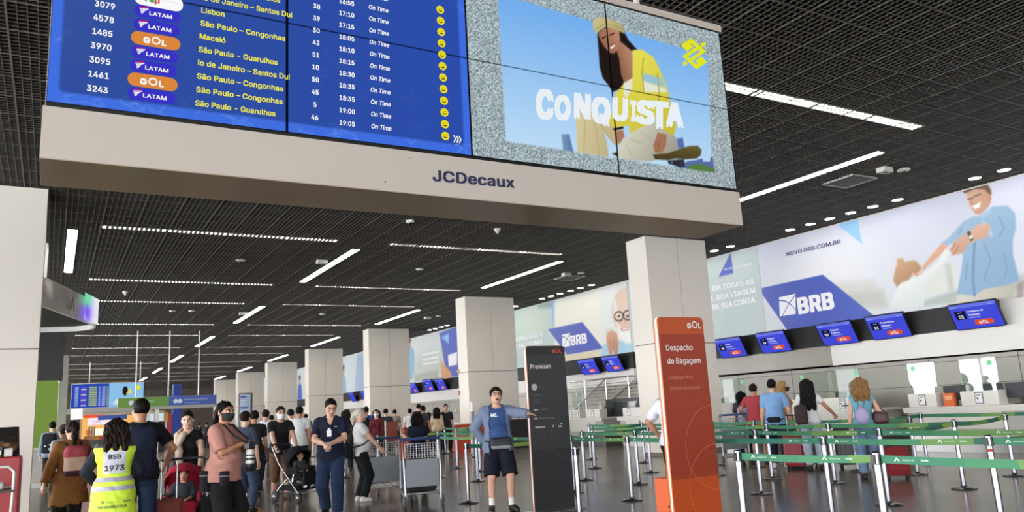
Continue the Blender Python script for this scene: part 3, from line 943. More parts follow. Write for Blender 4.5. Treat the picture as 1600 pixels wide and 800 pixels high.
rows = [7.75, 19.35, 26.35, 30.8, 37.55, 42.05, 48.5, 53.2, 59.9, 64.5, 71.0, 75.7, 82.3]
for i, y in enumerate(rows):
    g = 'crosswise rows of ceiling lights'
    if i > 0: cross_light(.75, 6.2, y, 'crosswise dotted ceiling lights, left half of the %s row beyond the big display' % ORD[i-1], g, .03)
    cross_light(7.65, 13.2, y, ('crosswise run of bright ceiling lights just right of the big display' if i == 0 else 'crosswise dotted ceiling lights, right half of the %s row beyond the big display' % ORD[i-1]), g, .008 if i == 0 else .03)
for k in range(7):
    g = 'lengthwise lines of ceiling lights'
    if k < 7: long_light(7.0, 20.2+11.2*k, 25.6+11.2*k, 'lengthwise white ceiling light over the middle aisle, %s beyond the big display' % ORD[k], g)
for k in range(7):
    long_light(13.8, 8.9-(.0)+11.4*k if k else 8.9, 14.3 if not k else 14.3+11.4*k-.1, 'lengthwise white ceiling light beside the beige pillars, %s from the camera' % ORD[k], 'lengthwise lines of ceiling lights')
for k in range(7):
    long_light(.2+.02*k, 19.8+11.0*k, 25.3+11.0*k, 'lengthwise white ceiling light along the left edge of the ceiling, %s from the camera' % ORD[k], 'lengthwise lines of ceiling lights')
DOWN = glow('downlight_lens', 'fffaf2', 22.0)
def downlight():
    t = thing('downlight', 'x', 'ceiling light', (0, 0, HC), 0, 'downlights along the check-in wall')
    mb = MB(); mb.lathe([(.135, -.006), (.135, .06), (.12, .06), (.12, -.006)], (0, 0, 0), mat('downlight_ring', 'c9c7c2', .4), 20, caps=False); obj('trim_ring', mb, t, world=False)
    mb = MB(); mb.lathe([(.001, -.004), (.12, -.004), (.12, .05), (.001, .05)], (0, 0, 0), DOWN, 20); obj('lens', mb, t, world=False)
    return t
d0 = downlight(); nd = 0
dy = [6.6, 7.3, 8.02, 8.73, 9.37] + [11.28, 11.97, 12.62, 13.27, 13.9, 14.6] + [16.9, 17.6, 18.3, 19.0] + [24.22, 24.98, 25.67, 26.43, 27.11, 27.82, 30.1, 30.8] + [37.25, 38.0, 38.77, 39.5, 48, 48.8, 49.6, 59.5, 60.3]
WORDS = ['first', 'second', 'third', 'fourth', 'fifth', 'sixth', 'seventh', 'eighth', 'ninth', 'tenth']
for i, y in enumerate(dy):
    o = d0 if i == 0 else dup(d0)
    o.location = (17.82, y, HC)
    o['label'] = 'round white downlight above the check-in banners, %s from the camera' % (ORD[i] if i < 15 else 'number %d' % (i+1))
# ------------------------------------------------------------------ the big hanging display: flight board and advert on a video wall
def ptext(mb, fr, txt, l, r, t, m, d=.002, bold=.012, shear=0.0):
    """lettering read off the photograph: baseline from pixel l to pixel r, cap top at pixel t (over l)"""
    p0, p1, pt = fr.hit(*l), fr.hit(*r), fr.hit(*t)
    h = max(.005, pt[1]-p0[1]); w = p1[0]-p0[0]
    gl = glyphs(txt, bold, shear)
    size = h/.70
    sl = (p1[1]-p0[1])/w
    vs = [fr.p(p0[0]+a*w/gl[2], p0[1]+b*size+sl*a*w/gl[2], d+z) for a, b, z in gl[0]]
    mb.raw(vs, gl[1], m)
SX0, SY, SZ0, SWD, SHT = -.125, 5.0, 3.345, 5.56, 1.59
bd = thing('departures_display', 'huge hanging airport video wall with blue departures board and skateboard advert on a beige base', 'information display', (2.66, 5.3, 3.0))
HOU = mat('display_housing_beige', 'bfb4a8', .5, var=.03, vscale=3); GLB = mat('display_black_bezel', '0b0b0d', .35)
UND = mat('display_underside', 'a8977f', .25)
mb = MB()
x0, x1 = SX0-.0, SX0+SWD+.02
mb.box((x0-.01, 5.0, 3.01), (x1+.01, 5.58, 3.325), HOU)
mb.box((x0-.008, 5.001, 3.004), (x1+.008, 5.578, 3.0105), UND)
mb.box((x0, 5.05, 3.325), (x1, 5.56, 5.0), HOU)
mb.box((x0-.01, 4.99, SZ0+SHT+.008), (x1+.01, 5.58, SZ0+SHT+.075), HOU)
obj('housing', mb, bd)
mb = MB(); fr = Frame((SX0, SY, SZ0), (1, 0, 0), (0, 0, 1))
mb.box((x0+.005, 5.004, 3.327), (x1-.005, 5.04, SZ0+SHT+.006), GLB); obj('bezel', mb, bd)
for i in range(4):
    for j in range(2):
        mb = MB(); mb.box((SX0+i*1.39+.006, 4.998, SZ0+j*.795+.006), (SX0+(i+1)*1.39-.006, 5.004, SZ0+(j+1)*.795-.006), mat('screen_glass_black', '0a0c12', .15))
        obj('screen_panel', mb, bd)
LIT = picture_mat('lit_screen_picture', 1.0)
# blue flight board, drawn per panel so the bezels stay between
S = Sheet(fr, .008, .008, 2.772, 1.582, .0095)
g = (S.X/2.78)[..., None]; hgt = (S.Y/1.59)[..., None]
S.c = np.array([.27, .45, .90])*(1-g*.25)+np.array([.20, .40, .88])*g*.25
rs = random.Random(4)
for k in range(46):
    x = rs.uniform(0, 2.78); y = rs.choice([rs.uniform(0, .09), rs.uniform(0, 1.58)]); P = [(x, y)]
    for q in range(6): P.append((P[-1][0]+rs.uniform(-.07, .09), P[-1][1]+rs.uniform(-.06, .06)))
    S.line(P, .004, (.45, .62, .97), .5)
a = np.ones_like(S.X)
inner = [(.085, .075), (2.70, .075), (2.715, .095), (2.715, 1.7), (.065, 1.7), (.065, .095)]
keep = S.c.copy(); S.poly(inner, '3150a2', .006)
gl = np.clip(1-S.X/.9, 0, 1)[..., None]*np.clip((S.Y+.1)/1.6, 0, 1)[..., None]  # greyer haze of a reflection, painted into the upper left of the board
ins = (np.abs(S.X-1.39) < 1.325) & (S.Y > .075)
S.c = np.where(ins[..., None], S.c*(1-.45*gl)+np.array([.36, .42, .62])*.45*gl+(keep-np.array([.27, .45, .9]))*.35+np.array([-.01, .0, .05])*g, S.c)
for c_ in (1.39,): S.blend((np.abs(S.X-c_) < .007).astype(float), (.02, .02, .03))
S.blend((np.abs(S.Y-.795) < .006).astype(float), (.02, .02, .03))
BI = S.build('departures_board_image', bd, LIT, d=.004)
YEL, WHT, ORG = glow('lit_yellow_text', 'f4f040', 1.0), glow('lit_white_text', 'ffffff', 1.0), glow('lit_orange_pill', 'e08a3e', 1.0)
PUR, RED_, BLK, SMY = glow('lit_purple_pill', '3a35c8', 1.0), glow('lit_crimson', 'd0215c', 1.0), glow('lit_dark_text', '15151a', 1.0), glow('lit_smiley_yellow', 'f2e21c', 1.0)
GRN_, REDT, SILV = glow('lit_logo_green', '4aa83a', 1.0), glow('lit_logo_red', 'd8322a', 1.0), glow('lit_logo_silver', 'cfd6d8', 1.0)
V0, DV = .106, .0922
mb = MB()
def gol(mb, fr, cx, cy, h, d, m, w=None):
    """three letters, the middle one a ring"""
    mb.text(fr, 'G', cx-h*.86, cy-h*.405, h*1.13, m, d, 'CENTER', .05); mb.text(fr, 'L', cx+h*.76, cy-h*.405, h*1.13, m, d, 'CENTER', .05)
    n = 24
    R, r = h*.42, h*.27
    vs = [fr.p(cx+R*math.cos(2*math.pi*k/n), cy+R*math.sin(2*math.pi*k/n), d+.0005) for k in range(n)]+[fr.p(cx+r*math.cos(2*math.pi*k/n), cy+r*math.sin(2*math.pi*k/n), d+.0005) for k in range(n)]
    mb.raw(vs, [(k, (k+1) % n, n+(k+1) % n, n+k) for k in range(n)], m)
nums = ['3243', '1461', '3095', '3970', '1485', '4578', '3079']
for k, t in enumerate(nums): mb = MB(); mb.text(fr, t, .264+.003*k, V0+DV*k-.003, .072, WHT, .006, 'CENTER', .022, 0, .86); obj('flight_number', mb, BI)
for k, t in enumerate(['L', 'G', 'L', 'L', 'G', 'L', 'L', 'T']):
    mb = MB()
    cx, cy = .562+.003*k, V0+.021+DV*k
    if t == 'L':
        mb.rrect(fr, cx-.135, cy-.041, cx+.135, cy+.041, .038, .006, PUR)
        mb.text(fr, 'LATAM', cx-.05, cy-.017, .047, WHT, .0075, 'LEFT', .02, 0, 1.18)
        for j, (w, c_) in enumerate(((.05, RED_), (.05, WHT), (.036, WHT), (.022, WHT), (.012, WHT))):
            yy = cy+.020-j*.0095; xs = cx-.108+j*.003; mb.flat(fr, [(xs, yy), (xs+w, yy+.006), (xs+w, yy+.0125), (xs, yy+.0065)], .0075, c_)
    elif t == 'G':
        mb.rrect(fr, cx-.142, cy-.044, cx+.142, cy+.044, .043, .007, ORG); gol(mb, fr, cx, cy, .062, .0085, WHT)
    else:
        mb.rrect(fr, cx-.142, cy-.05, cx+.142, cy+.05, .045, .006, WHT)
        for j, (ch, c_) in enumerate((('t', GRN_), ('a', GRN_), ('p', REDT))): mb.text(fr, ch, cx-.085+j*.03, cy-.02, .075, c_, .0075+.0004*j, 'LEFT', .03)
        mb.text(fr, 'TAP PORTUGAL', cx+.012, cy+.002, .02, SILV, .0075)
    obj('airline_badge', mb, BI)
dest = ['S\u00e3o Paulo - Guarulhos', 'S\u00e3o Paulo \u2013 Congonhas', 'S\u00e3o Paulo \u2013 Congonhas', 'io de Janeiro \u2013 Santos Dui', 'S\u00e3o Paulo - Guarulhos', 'Macei\u00f3', 'S\u00e3o Paulo \u2013 Congonhas', 'Lisbon', 'io de Janeiro \u2013 Santos Dui', 'S\u00e3o Paulo - Guarulhos']
dw = [.50, .545, .545, .585, .50, .16, .545, .145, .585, .50]
for k, t in enumerate(dest):
    gl = glyphs(t, .02, 0); mb = MB()
    mb.text(fr, t, .813+.0033*k, V0+DV*k-.003, .070, YEL, .006, 'LEFT', .02, 0, dw[k]/(gl[2]*.070))
    obj('destination_name', mb, BI)
for k, t in enumerate(['46', '5', '45', '50', '10', '51', '42', '30', '39', '38', '41']): mb = MB(); mb.text(fr, t, 1.577+.0022*k, V0+DV*k+.012, .065, WHT, .006, 'CENTER', .022, 0, .86); obj('gate_number', mb, BI)
for k, t in enumerate(['19:05', '19:00', '18:35', '18:35', '18:30', '18:15', '18:10', '18:05', '17:15', '17:10', '16:55']): mb = MB(); mb.text(fr, t, 1.806+.001*k, V0+DV*k+.001, .065, WHT, .006, 'CENTER', .022, 0, .86); obj('departure_time', mb, BI)
for k in range(12): mb = MB(); mb.text(fr, 'On Time', 2.058, V0+DV*k+.007, .062, WHT, .006, 'CENTER', .020, .18, .87); obj('flight_status', mb, BI)
for k in range(12):
    cx, cy = 2.561, .131+DV*k+.001*k
    mb = MB(); mb.disc(fr, cx, cy, .033, .006, SMY)
    for sx in (-1, 1): mb.disc(fr, cx+sx*.010, cy+.008, .004, .007, BLK, 8)
    P = [(cx+.017*math.cos(a), cy-.002+.016*math.sin(a)) for a in np.linspace(math.pi*1.12, math.pi*1.88, 9)]
    Q = [(cx+.017*math.cos(a), cy+.002+.011*math.sin(a)) for a in np.linspace(math.pi*1.88, math.pi*1.12, 9)]
    mb.flat(fr, P+Q, .007, BLK); obj('smiley', mb, BI)
mb = MB()
for j in range(3):
    x = 2.625+j*.022; y = .118; mb.flat(fr, [(x, y+.028), (x+.010, y+.028), (x+.025, y), (x+.010, y-.028), (x, y-.028), (x+.014, y)], .006, WHT)
mb.text(fr, 'P 02', 2.64, .07, .02, SILV, .006)
obj('page_arrows', mb, BI)
# ---- advert: a sitting skateboarder, traced on the screen's own plane
def cv(pts, x0, y0, s): return [fr.hit(x0+x/s, y0+y/s) for x, y in pts]
S = Sheet(fr, 2.788, .008, 5.552, 1.582, .0078)
S.fill((.62, .68, .70)); S.grain(.22, 3)
t = np.clip((S.Y-.15)/1.2, 0, 1)[..., None]
ad = S.c.copy()
sky = np.array([.75, .88, .985])*(1-t)+np.array([.47, .70, .95])*t
q = [(3.083, .158), (5.265, .135), (5.375, 1.31), (3.083, 1.42)]
A = lambda pts: cv(pts, 820, 0, 2.857)
msk = S.c*0; tmp = S.c; S.c = msk; S.poly(q, 'ffffff', .008); msk = S.c[..., :1]; S.c = tmp*(1-msk)+sky*msk
S.poly(A([(162, 600), (198, 600), (215, 678), (170, 672)]), '7f9cc4', .008, shade=('5878a8', 1, 0))
S.poly(A([(676, 620), (704, 615), (712, 660), (682, 665)]), '5d6fb2', .008)
S.poly(A([(690, 742), (725, 720), (760, 716), (792, 708), (795, 722), (826, 722), (828, 700), (838, 702), (845, 770), (690, 748)]), '5a6fa6', .006)
S.poly(A([(718, 752), (740, 738), (775, 733), (800, 736), (845, 755), (846, 770), (780, 764)]), '587f3e', .008)
hair = '231a18'
S.poly(A([(322, 150), (328, 230), (333, 300), (347, 350), (372, 382), (392, 410), (430, 398), (470, 412), (480, 395), (452, 330), (450, 240), (500, 222), (462, 180), (444, 145), (400, 122), (350, 118)]), hair, .008)
S.poly(A([(400, 200), (425, 185), (475, 228), (486, 262), (482, 350), (442, 372), (428, 330), (420, 262)]), 'c08e72', .008, shade=('8f644c', -1, -.3))
S.poly(A([(380, 120), (420, 135), (424, 180), (414, 225), (396, 240), (376, 236), (352, 208), (337, 182), (325, 152), (345, 130)]), 'c79078', .008, shade=('96654e', -.6, -.5))
S.poly(A([(376, 212), (402, 196), (400, 208), (386, 220)]), 'f4ece8', .005)
S.poly(A([(371, 208), (404, 192), (402, 197), (377, 213)]), '9a4c48', .004)
S.line(A([(345, 172), (360, 163)]), .006, '3a241c'); S.line(A([(378, 158), (398, 148)]), .006, '3a241c')
S.line(A([(366, 170), (362, 190), (370, 194)]), .004, '9c6a52')
S.poly(A([(318, 152), (304, 128), (302, 98), (318, 80), (350, 79), (395, 92), (428, 106), (441, 132), (445, 152), (402, 132), (360, 122), (335, 136)]), 'cfc48c', .008, shade=('aea36c', 1, -1))
S.line(A([(318, 128), (352, 108), (402, 116), (443, 136)]), .005, 'a39862', .7)
S.poly(A([(224, 500), (262, 470), (300, 468), (330, 520), (402, 560), (440, 590), (432, 640), (402, 652), (352, 590), (366, 640), (374, 700), (300, 690), (234, 680)]), 'dccfa0', .008, shade=('bcae84', 1, -.4))
for P in ([(262, 480), (268, 560), (262, 680)], [(300, 500), (320, 590), (330, 690)], [(340, 560), (380, 620)]): S.line(A(P), .006, 'b5a67c', .6)
S.poly(A([(480, 225), (522, 222), (572, 256), (602, 312), (636, 400), (652, 480), (674, 560), (666, 600), (640, 618), (598, 592), (585, 522), (562, 572), (500, 590), (470, 602), (465, 560), (400, 572), (383, 560), (372, 542), (396, 482), (402, 420), (442, 372), (480, 350)]), 'eae45a', .008, shade=('cdbf3c', .7, -1))
S.poly(A([(440, 372), (480, 350), (476, 400), (452, 440), (440, 420)]), 'e9e9da', .008)
S.poly(A([(526, 328), (608, 348), (626, 395), (524, 362)]), '9cc7d6', .01); S.poly(A([(524, 362), (626, 395), (632, 412), (530, 412)]), 'e6ead6', .01)
S.line(A([(528, 260), (522, 330), (532, 420)]), .006, 'b6aa38'); S.line(A([(590, 330), (600, 420), (588, 520)]), .006, 'b0a436')
S.poly(A([(408, 702), (424, 642), (462, 600), (520, 568), (588, 540), (622, 585), (672, 612), (684, 660), (650, 688), (560, 722), (470, 716)]), 'd9d6c4', .008, shade=('a09c90', 1, -.8))
for P in ([(470, 620), (520, 640), (560, 700)], [(520, 590), (580, 630)], [(450, 650), (480, 700)]): S.line(A(P), .007, 'b4b0a0', .6)
S.poly(A([(398, 590), (436, 578), (444, 610), (420, 640), (405, 625)]), 'ad7a5e', .007); S.line(A([(398, 578), (436, 570)]), .010, '23201e')
S.poly(A([(592, 592), (632, 602), (630, 650), (612, 684), (578, 680), (572, 650)]), 'a87458', .007); S.line(A([(600, 640), (590, 680)]), .003, '7c5240')
S.poly(A([(570, 690), (640, 684), (690, 664), (735, 652), (772, 651), (788, 670), (784, 694), (765, 708), (715, 712), (672, 708), (640, 716), (580, 712)]), '6e6136', .008, shade=('463c22', 0, -1))
S.poly(A([(636, 718), (690, 712), (710, 712), (712, 744), (690, 748), (655, 736), (640, 732)]), '2b2c34', .008); S.ell(*A([(698, 732)])[0], .022, .022, '3a3c48'); S.ell(*A([(655, 726)])[0], .016, .016, '555a66')
S.poly(A([(388, 686), (412, 680), (410, 700)]), '3a3620', .006)
B = lambda pts: cv(pts, 940, 0, 6.154)
for P in ([(760, 432), (860, 370), (1002, 497), (870, 585), (845, 562), (948, 495), (862, 418), (850, 425), (880, 455), (815, 497)],
          [(1012, 600), (908, 670), (772, 540), (905, 455), (928, 478), (826, 545), (908, 622), (922, 612), (893, 585), (958, 543)],
          [(945, 425), (990, 402), (998, 440), (965, 460)], [(780, 600), (808, 585), (825, 615), (782, 640)]): S.poly(B(P), 'e6ea22', .005)
S.blend((np.abs(S.X-4.178) < .006).astype(float), (.02, .02, .03)); S.blend((np.abs(S.Y-.795) < .006).astype(float), (.02, .02, .03))
AI = S.build('skateboard_advert_image', bd, LIT, d=.004)
CQ = glow('lit_brush_lettering', 'eef5fb', 1.0)
mb = MB()
lets = [('C', 838, 868, 185, 128), ('O', 867, 894, 187, 140), ('N', 896, 927, 185, 136), ('Q', 925, 957, 192, 142), ('U', 957, 985, 188, 144), ('I', 985, 997, 190, 150), ('S', 994, 1026, 193, 148), ('T', 1018, 1050, 200, 148), ('A', 1040, 1069, 198, 150)]
for ch, xa, xb, yb, yt in lets:
    mb = MB()
    p0, p1, pt = fr.hit(xa, yb), fr.hit(xb, yb+2), fr.hit((xa+xb)/2, yt); h = pt[1]-(p0[1]+p1[1])/2; w = p1[0]-p0[0]
    gv, gf, gw = glyphs(ch, .055, .12)
    sl = .08
    mb.raw([fr.p(p0[0]+a*w*.95/gw, p0[1]+.01+b*h/.72+sl*a*w/gw, .006+z) for a, b, z in gv], gf, CQ)
    obj('advert_letter', mb, AI)
mb = MB(); fb = Frame((0, 5.0, 3.01), (1, 0, 0), (0, 0, 1))
ptext(mb, fb, 'JCDecaux', (676, 282.5), (804, 293.5), (677, 260), mat('navy_lettering', '23234a', .5), .002, .028)
obj('lettering', mb, bd)
mb = MB()
for px, py in ((602, 284), (575, 246), (640, 247), (596, 269)): mb = MB(); p = fb.hit(px, py); mb.disc(fb, p[0], p[1], .007 if px == 602 else .004, .001, mat('screw_mark', '5a5048', .6), 10); obj('screw_mark', mb, bd)
mb = MB()
for x in (.6, 4.62): mb = MB(); mb.tube([(x, 5.22, 5.0), (x, 5.22, HC+.3)], .03, mat('white_pole', 'd6d3ce', .4), 12); obj('hanging_pole', mb, bd)

# the same kind of display far down the hall
fd = thing('departures_display', 'distant hanging video wall showing the blue departures board, beyond the yellow vest worker', 'information display', (3.6, 58.3, 3.0))
mb = MB(); fx0 = 1.0; mb.box((fx0, 58.02, 3.02), (fx0+4.2, 58.6, 4.62), HOU); mb.box((fx0-.3, 58.0, 2.70), (fx0+4.8, 58.6, 3.02), mat('far_fascia', '9a948c', .5)); obj('housing', mb, fd)
ff = Frame((fx0, 58.0, 3.06), (1, 0, 0), (0, 0, 1))
S = Sheet(ff, 0, 0, 4.2, 1.52, .03)
S.fill('8fc4ee'); S.poly([(0, 0), (2.15, 0), (2.15, 1.6), (0, 1.6)], '2a4bb4', .02)
for k in range(11):
    y = .12+k*.115
    for x, w, c_ in ((.2, .2, 'b8c4ee'), (.55, .3, '7a52c8' if k % 3 else 'f0e4da'), (1.0, .45, 'd6dc58'), (1.55, .12, 'b8c4ee'), (1.75, .2, 'c4cdf2'), (2.03, .07, 'e8e04a')): S.poly([(x, y), (x+w, y), (x+w, y+.06), (x, y+.06)], c_, .02)
S.ell(3.1, 1.0, .16, .3, '231a18'); S.poly([(3.15, .8), (3.5, .85), (3.4, 1.2)], 'eae45a', .03); S.poly([(2.6, .45), (4.0, .55), (4.0, .3), (2.9, .1), (2.4, .2)], 'f2f4f2', .08, .8); S.ell(3.85, 1.2, .16, .16, 'e6ea22')
S.build('screen_image', fd, LIT, d=.01)
mb = MB()
for x in (2.0, 5.0): mb = MB(); mb.tube([(x, 58.3, 4.6), (x, 58.3, HC+.2)], .03, mat('white_pole', 'd6d3ce', .4), 8); obj('hanging_pole', mb, fd)
# ------------------------------------------------------------------ printed banners on the check-in wall
PRINT = picture_mat('printed_banner', 0.0, .45)
XB = XW-.02
fw_ = Frame((XB, 17.0, 0), (0, -1, 0), (0, 0, 1))              # u runs towards the camera, v is height, normal -x
BLUE_P, WHITE_P, NAVY_P, LBLUE_P = mat('banner_blue', '3f4fae', .45), mat('banner_white', 'f1f1f4', .45), mat('banner_navy', '2b3270', .45), mat('banner_light_blue', '8fc3ec', .45)
def W_(pts, x0, y0, s): return [fw_.hit(x0+x/s, y0+y/s) for x, y in pts]
def banner(name, label, y0, y1, cell, paint, z0=3.28, z1=5.97):
    """a printed sheet from y0 (far) to y1 (near)"""
    t = thing(name, label, 'banner', (XB, (y0+y1)/2, z0))
    mb = MB(); mb.box((XB-.002, y1, z0), (XW, y0, z1), mat('banner_edge', 'd5d5d8', .5)); obj('banner_sheet', mb, t)
    S = Sheet(fw_, 17.0-y0+.005, z0, 17.0-y1-.005, z1, cell)
    paint(S); S.build('printed_picture', t, PRINT, d=.004)
    return t
def brb(mb, icon, txtl, txtr, txtt):
    """bank logo: white square with a crossing curve, and the letters"""
    P = [fw_.hit(*p) for p in icon]; mb.flat(fw_, P, .010, WHITE_P)
    a, b, c, d = [np.array(p) for p in P]
    def at(u, v): return (1-v)*((1-u)*a+u*b)+v*((1-u)*d+u*c)
    for f in (lambda t: (t, .18+.62*t*t), lambda t: (1-.85*t, .05+t*.98-.25*t*(1-t))):
        L = []; R = []
        for t in np.linspace(0, 1, 9): p = at(*f(t)); L.append(p+[0, .018]); R.append(p-[0, .018])
        mb.flat(fw_, [tuple(q) for q in L+R[::-1]], .012, BLUE_P)
    ptext(mb, fw_, 'BRB', txtl, txtr, txtt, WHITE_P, .010, .045)
def paint_near(S):
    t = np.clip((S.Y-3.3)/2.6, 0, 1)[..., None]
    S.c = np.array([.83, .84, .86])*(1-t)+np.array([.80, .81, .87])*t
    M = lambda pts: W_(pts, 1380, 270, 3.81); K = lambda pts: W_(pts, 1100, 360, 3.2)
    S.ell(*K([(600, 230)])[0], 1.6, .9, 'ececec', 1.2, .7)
    S.poly(M([(-330, 660), (-60, 640), (30, 760), (30, 800), (-330, 800)]), 'c9c6bd', .12, .7)
    S.poly(M([(215, 770), (440, 690), (840, 600), (840, 690), (440, 775), (215, 800)]), 'a9b3aa', .06, .9)
    S.poly(M([(300, 560), (430, 535), (450, 690), (250, 740), (245, 690)]), 'd6d7cf', .06); S.poly(M([(370, 545), (400, 540), (425, 700), (390, 706)]), 'bfc3b8', .05)
    S.poly(M([(-200, 720), (0, 700), (20, 800), (-240, 800)]), 'b9bcb2', .1, .7)
    S.poly(M([(800, 660), (840, 640), (840, 800), (780, 800)]), '8d7b70', .05, .8)
    # girl
    S.poly(M([(95, 660), (150, 636), (232, 605), (330, 528), (368, 448), (398, 476), (382, 512), (302, 602), (242, 672), (246, 800), (40, 800), (70, 720)]), 'e3e6e2', .03, shade=('cdd4d0', .5, -1))
    S.poly(M([(60, 640), (72, 575), (84, 545), (80, 518), (100, 505), (122, 512), (128, 530), (190, 520), (224, 556), (232, 592), (200, 614), (180, 600), (150, 640), (112, 652), (82, 680)]), 'c9a079', .03, shade=('a9805c', .6, -1))
    S.poly(M([(196, 600), (226, 575), (234, 596), (206, 612)]), 'dfb69c', .02); S.ell(*M([(180, 606)])[0], .035, .05, 'dcae92')
    # man
    S.poly(M([(440, 722), (540, 726), (600, 690), (782, 640), (785, 800), (440, 800)]), 'cfcabb', .025, shade=('b0ab9c', 1, -.3))
    S.poly(M([(650, 200), (740, 195), (786, 240), (792, 330), (772, 400), (772, 480), (802, 600), (806, 645), (720, 672), (600, 692), (542, 730), (440, 722), (468, 560), (480, 440), (512, 390), (430, 415), (385, 432), (343, 420), (400, 378), (440, 328), (480, 288), (530, 262), (570, 258), (610, 235)]), '98b4cc', .025, shade=('7c9ebe', .8, -1))
    for P in ([(545, 420), (538, 520), (535, 640), (545, 730)],): S.line(M(P), .03, '6d8fb0')
    for P in ([(600, 420), (640, 520), (600, 640)], [(720, 480), (735, 560), (728, 620)], [(500, 540), (490, 640)], [(690, 260), (720, 330), (690, 380)], [(470, 330), (450, 360)]): S.line(M(P), .022, '7396b8', .8)
    S.poly(M([(592, 275), (640, 330), (655, 380), (632, 378), (622, 330), (585, 300)]), 'a9c2d6', .02)
    S.poly(M([(640, 312), (622, 380), (560, 402), (505, 425), (472, 480), (412, 492), (395, 452), (432, 402), (500, 356), (560, 312), (590, 300)]), 'd8ab92', .022, shade=('c4957a', .2, -1))
    S.poly(M([(345, 425), (388, 432), (332, 500), (282, 542), (242, 582), (232, 562), (270, 510)]), 'd6a284', .022)
    for P in ([(430, 420), (410, 455)], [(450, 430), (425, 480)]): S.line(M(P), .012, 'a97258')
    S.poly(M([(498, 355), (515, 345), (540, 395), (522, 408)]), '3b3f38', .012); S.ell(*M([(524, 382)])[0], .05, .05, 'd7d3b8')
    S.poly(M([(496, 112), (540, 90), (612, 78), (640, 112), (640, 182), (612, 222), (575, 250), (546, 245), (520, 200), (502, 160)]), 'd6ab93', .022, shade=('bf9076', 1, -.4))
    S.poly(M([(470, 106), (500, 90), (540, 80), (620, 64), (642, 100), (646, 132), (628, 125), (604, 98), (545, 98), (500, 118), (486, 124)]), '6e5138', .02)
    S.ell(*M([(634, 150)])[0], .045, .07, 'c08a6c')
    S.poly(M([(530, 200), (580, 175), (576, 203), (548, 216)]), 'f4efec', .012); S.line(M([(505, 158), (535, 150)]), .015, '6b4634'); S.line(M([(545, 140), (580, 128)]), .015, '6b4634'); S.line(M([(530, 150), (522, 182), (540, 186)]), .010, 'b47d62')
    S.poly(M([(565, 262), (610, 232), (650, 205), (640, 240), (590, 270)]), '9dbbd4', .015)
    S.poly(W_([(548, 665), (640, 645), (660, 750)], 1100, 100, 2.6667), '93c4ec', .02)
    S.poly(K([(272, 292), (594, 221), (845, 422), (845, 520), (440, 520), (412, 492)]), '4457b2', .015)
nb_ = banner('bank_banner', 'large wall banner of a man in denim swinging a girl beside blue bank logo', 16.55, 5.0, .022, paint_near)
mb = MB(); K1 = lambda x, y: (1100+x/3.2, 360+y/3.2)
brb(mb, [K1(376, 335), K1(459, 316), K1(460, 418), K1(380, 430)], K1(474, 417), K1(655, 387), K1(472, 312))
obj('bank_logo', mb, nb_)
mb = MB(); ptext(mb, fw_, 'NOVO.BRB.COM.BR', K1(413, 129), K1(686, 64), K1(411, 104), NAVY_P, .010, .02); obj('web_address', mb, nb_)
def paint_grey(S):
    t = np.clip((S.X+.5)/6, 0, 1)[..., None]
    S.c = np.array([.74, .79, .79])*(1-t)+np.array([.62, .65, .64])*t
    S.poly(W_([(72, 234), (133, 112), (148, 215)], 1100, 360, 3.2), '4a5cb8', .015)
gb = banner('bank_banner', 'grey green wall banner with white slogan and small blue triangle', 23.0, 16.56, .04, paint_grey)
mb = MB(); ptext(mb, fw_, '\u00c9 EM TODAS AS', K1(20, 306), K1(251, 266), K1(20, 274), WHITE_P, .010, .02); obj('slogan_line', mb, gb)
mb = MB(); ptext(mb, fw_, 'S. BOA VIAGEM', K1(30, 356), K1(258, 310), K1(30, 322), WHITE_P, .010, .02); obj('slogan_line', mb, gb)
mb = MB(); ptext(mb, fw_, 'IRA SUA CONTA.', K1(32, 400), K1(264, 357), K1(32, 366), WHITE_P, .010, .035); obj('slogan_line', mb, gb)
mb = MB(); ptext(mb, fw_, 'NOVO.BRB.COM.BR', K1(102, 202), K1(240, 173), K1(102, 186), WHITE_P, .010, .01); obj('slogan_line', mb, gb)
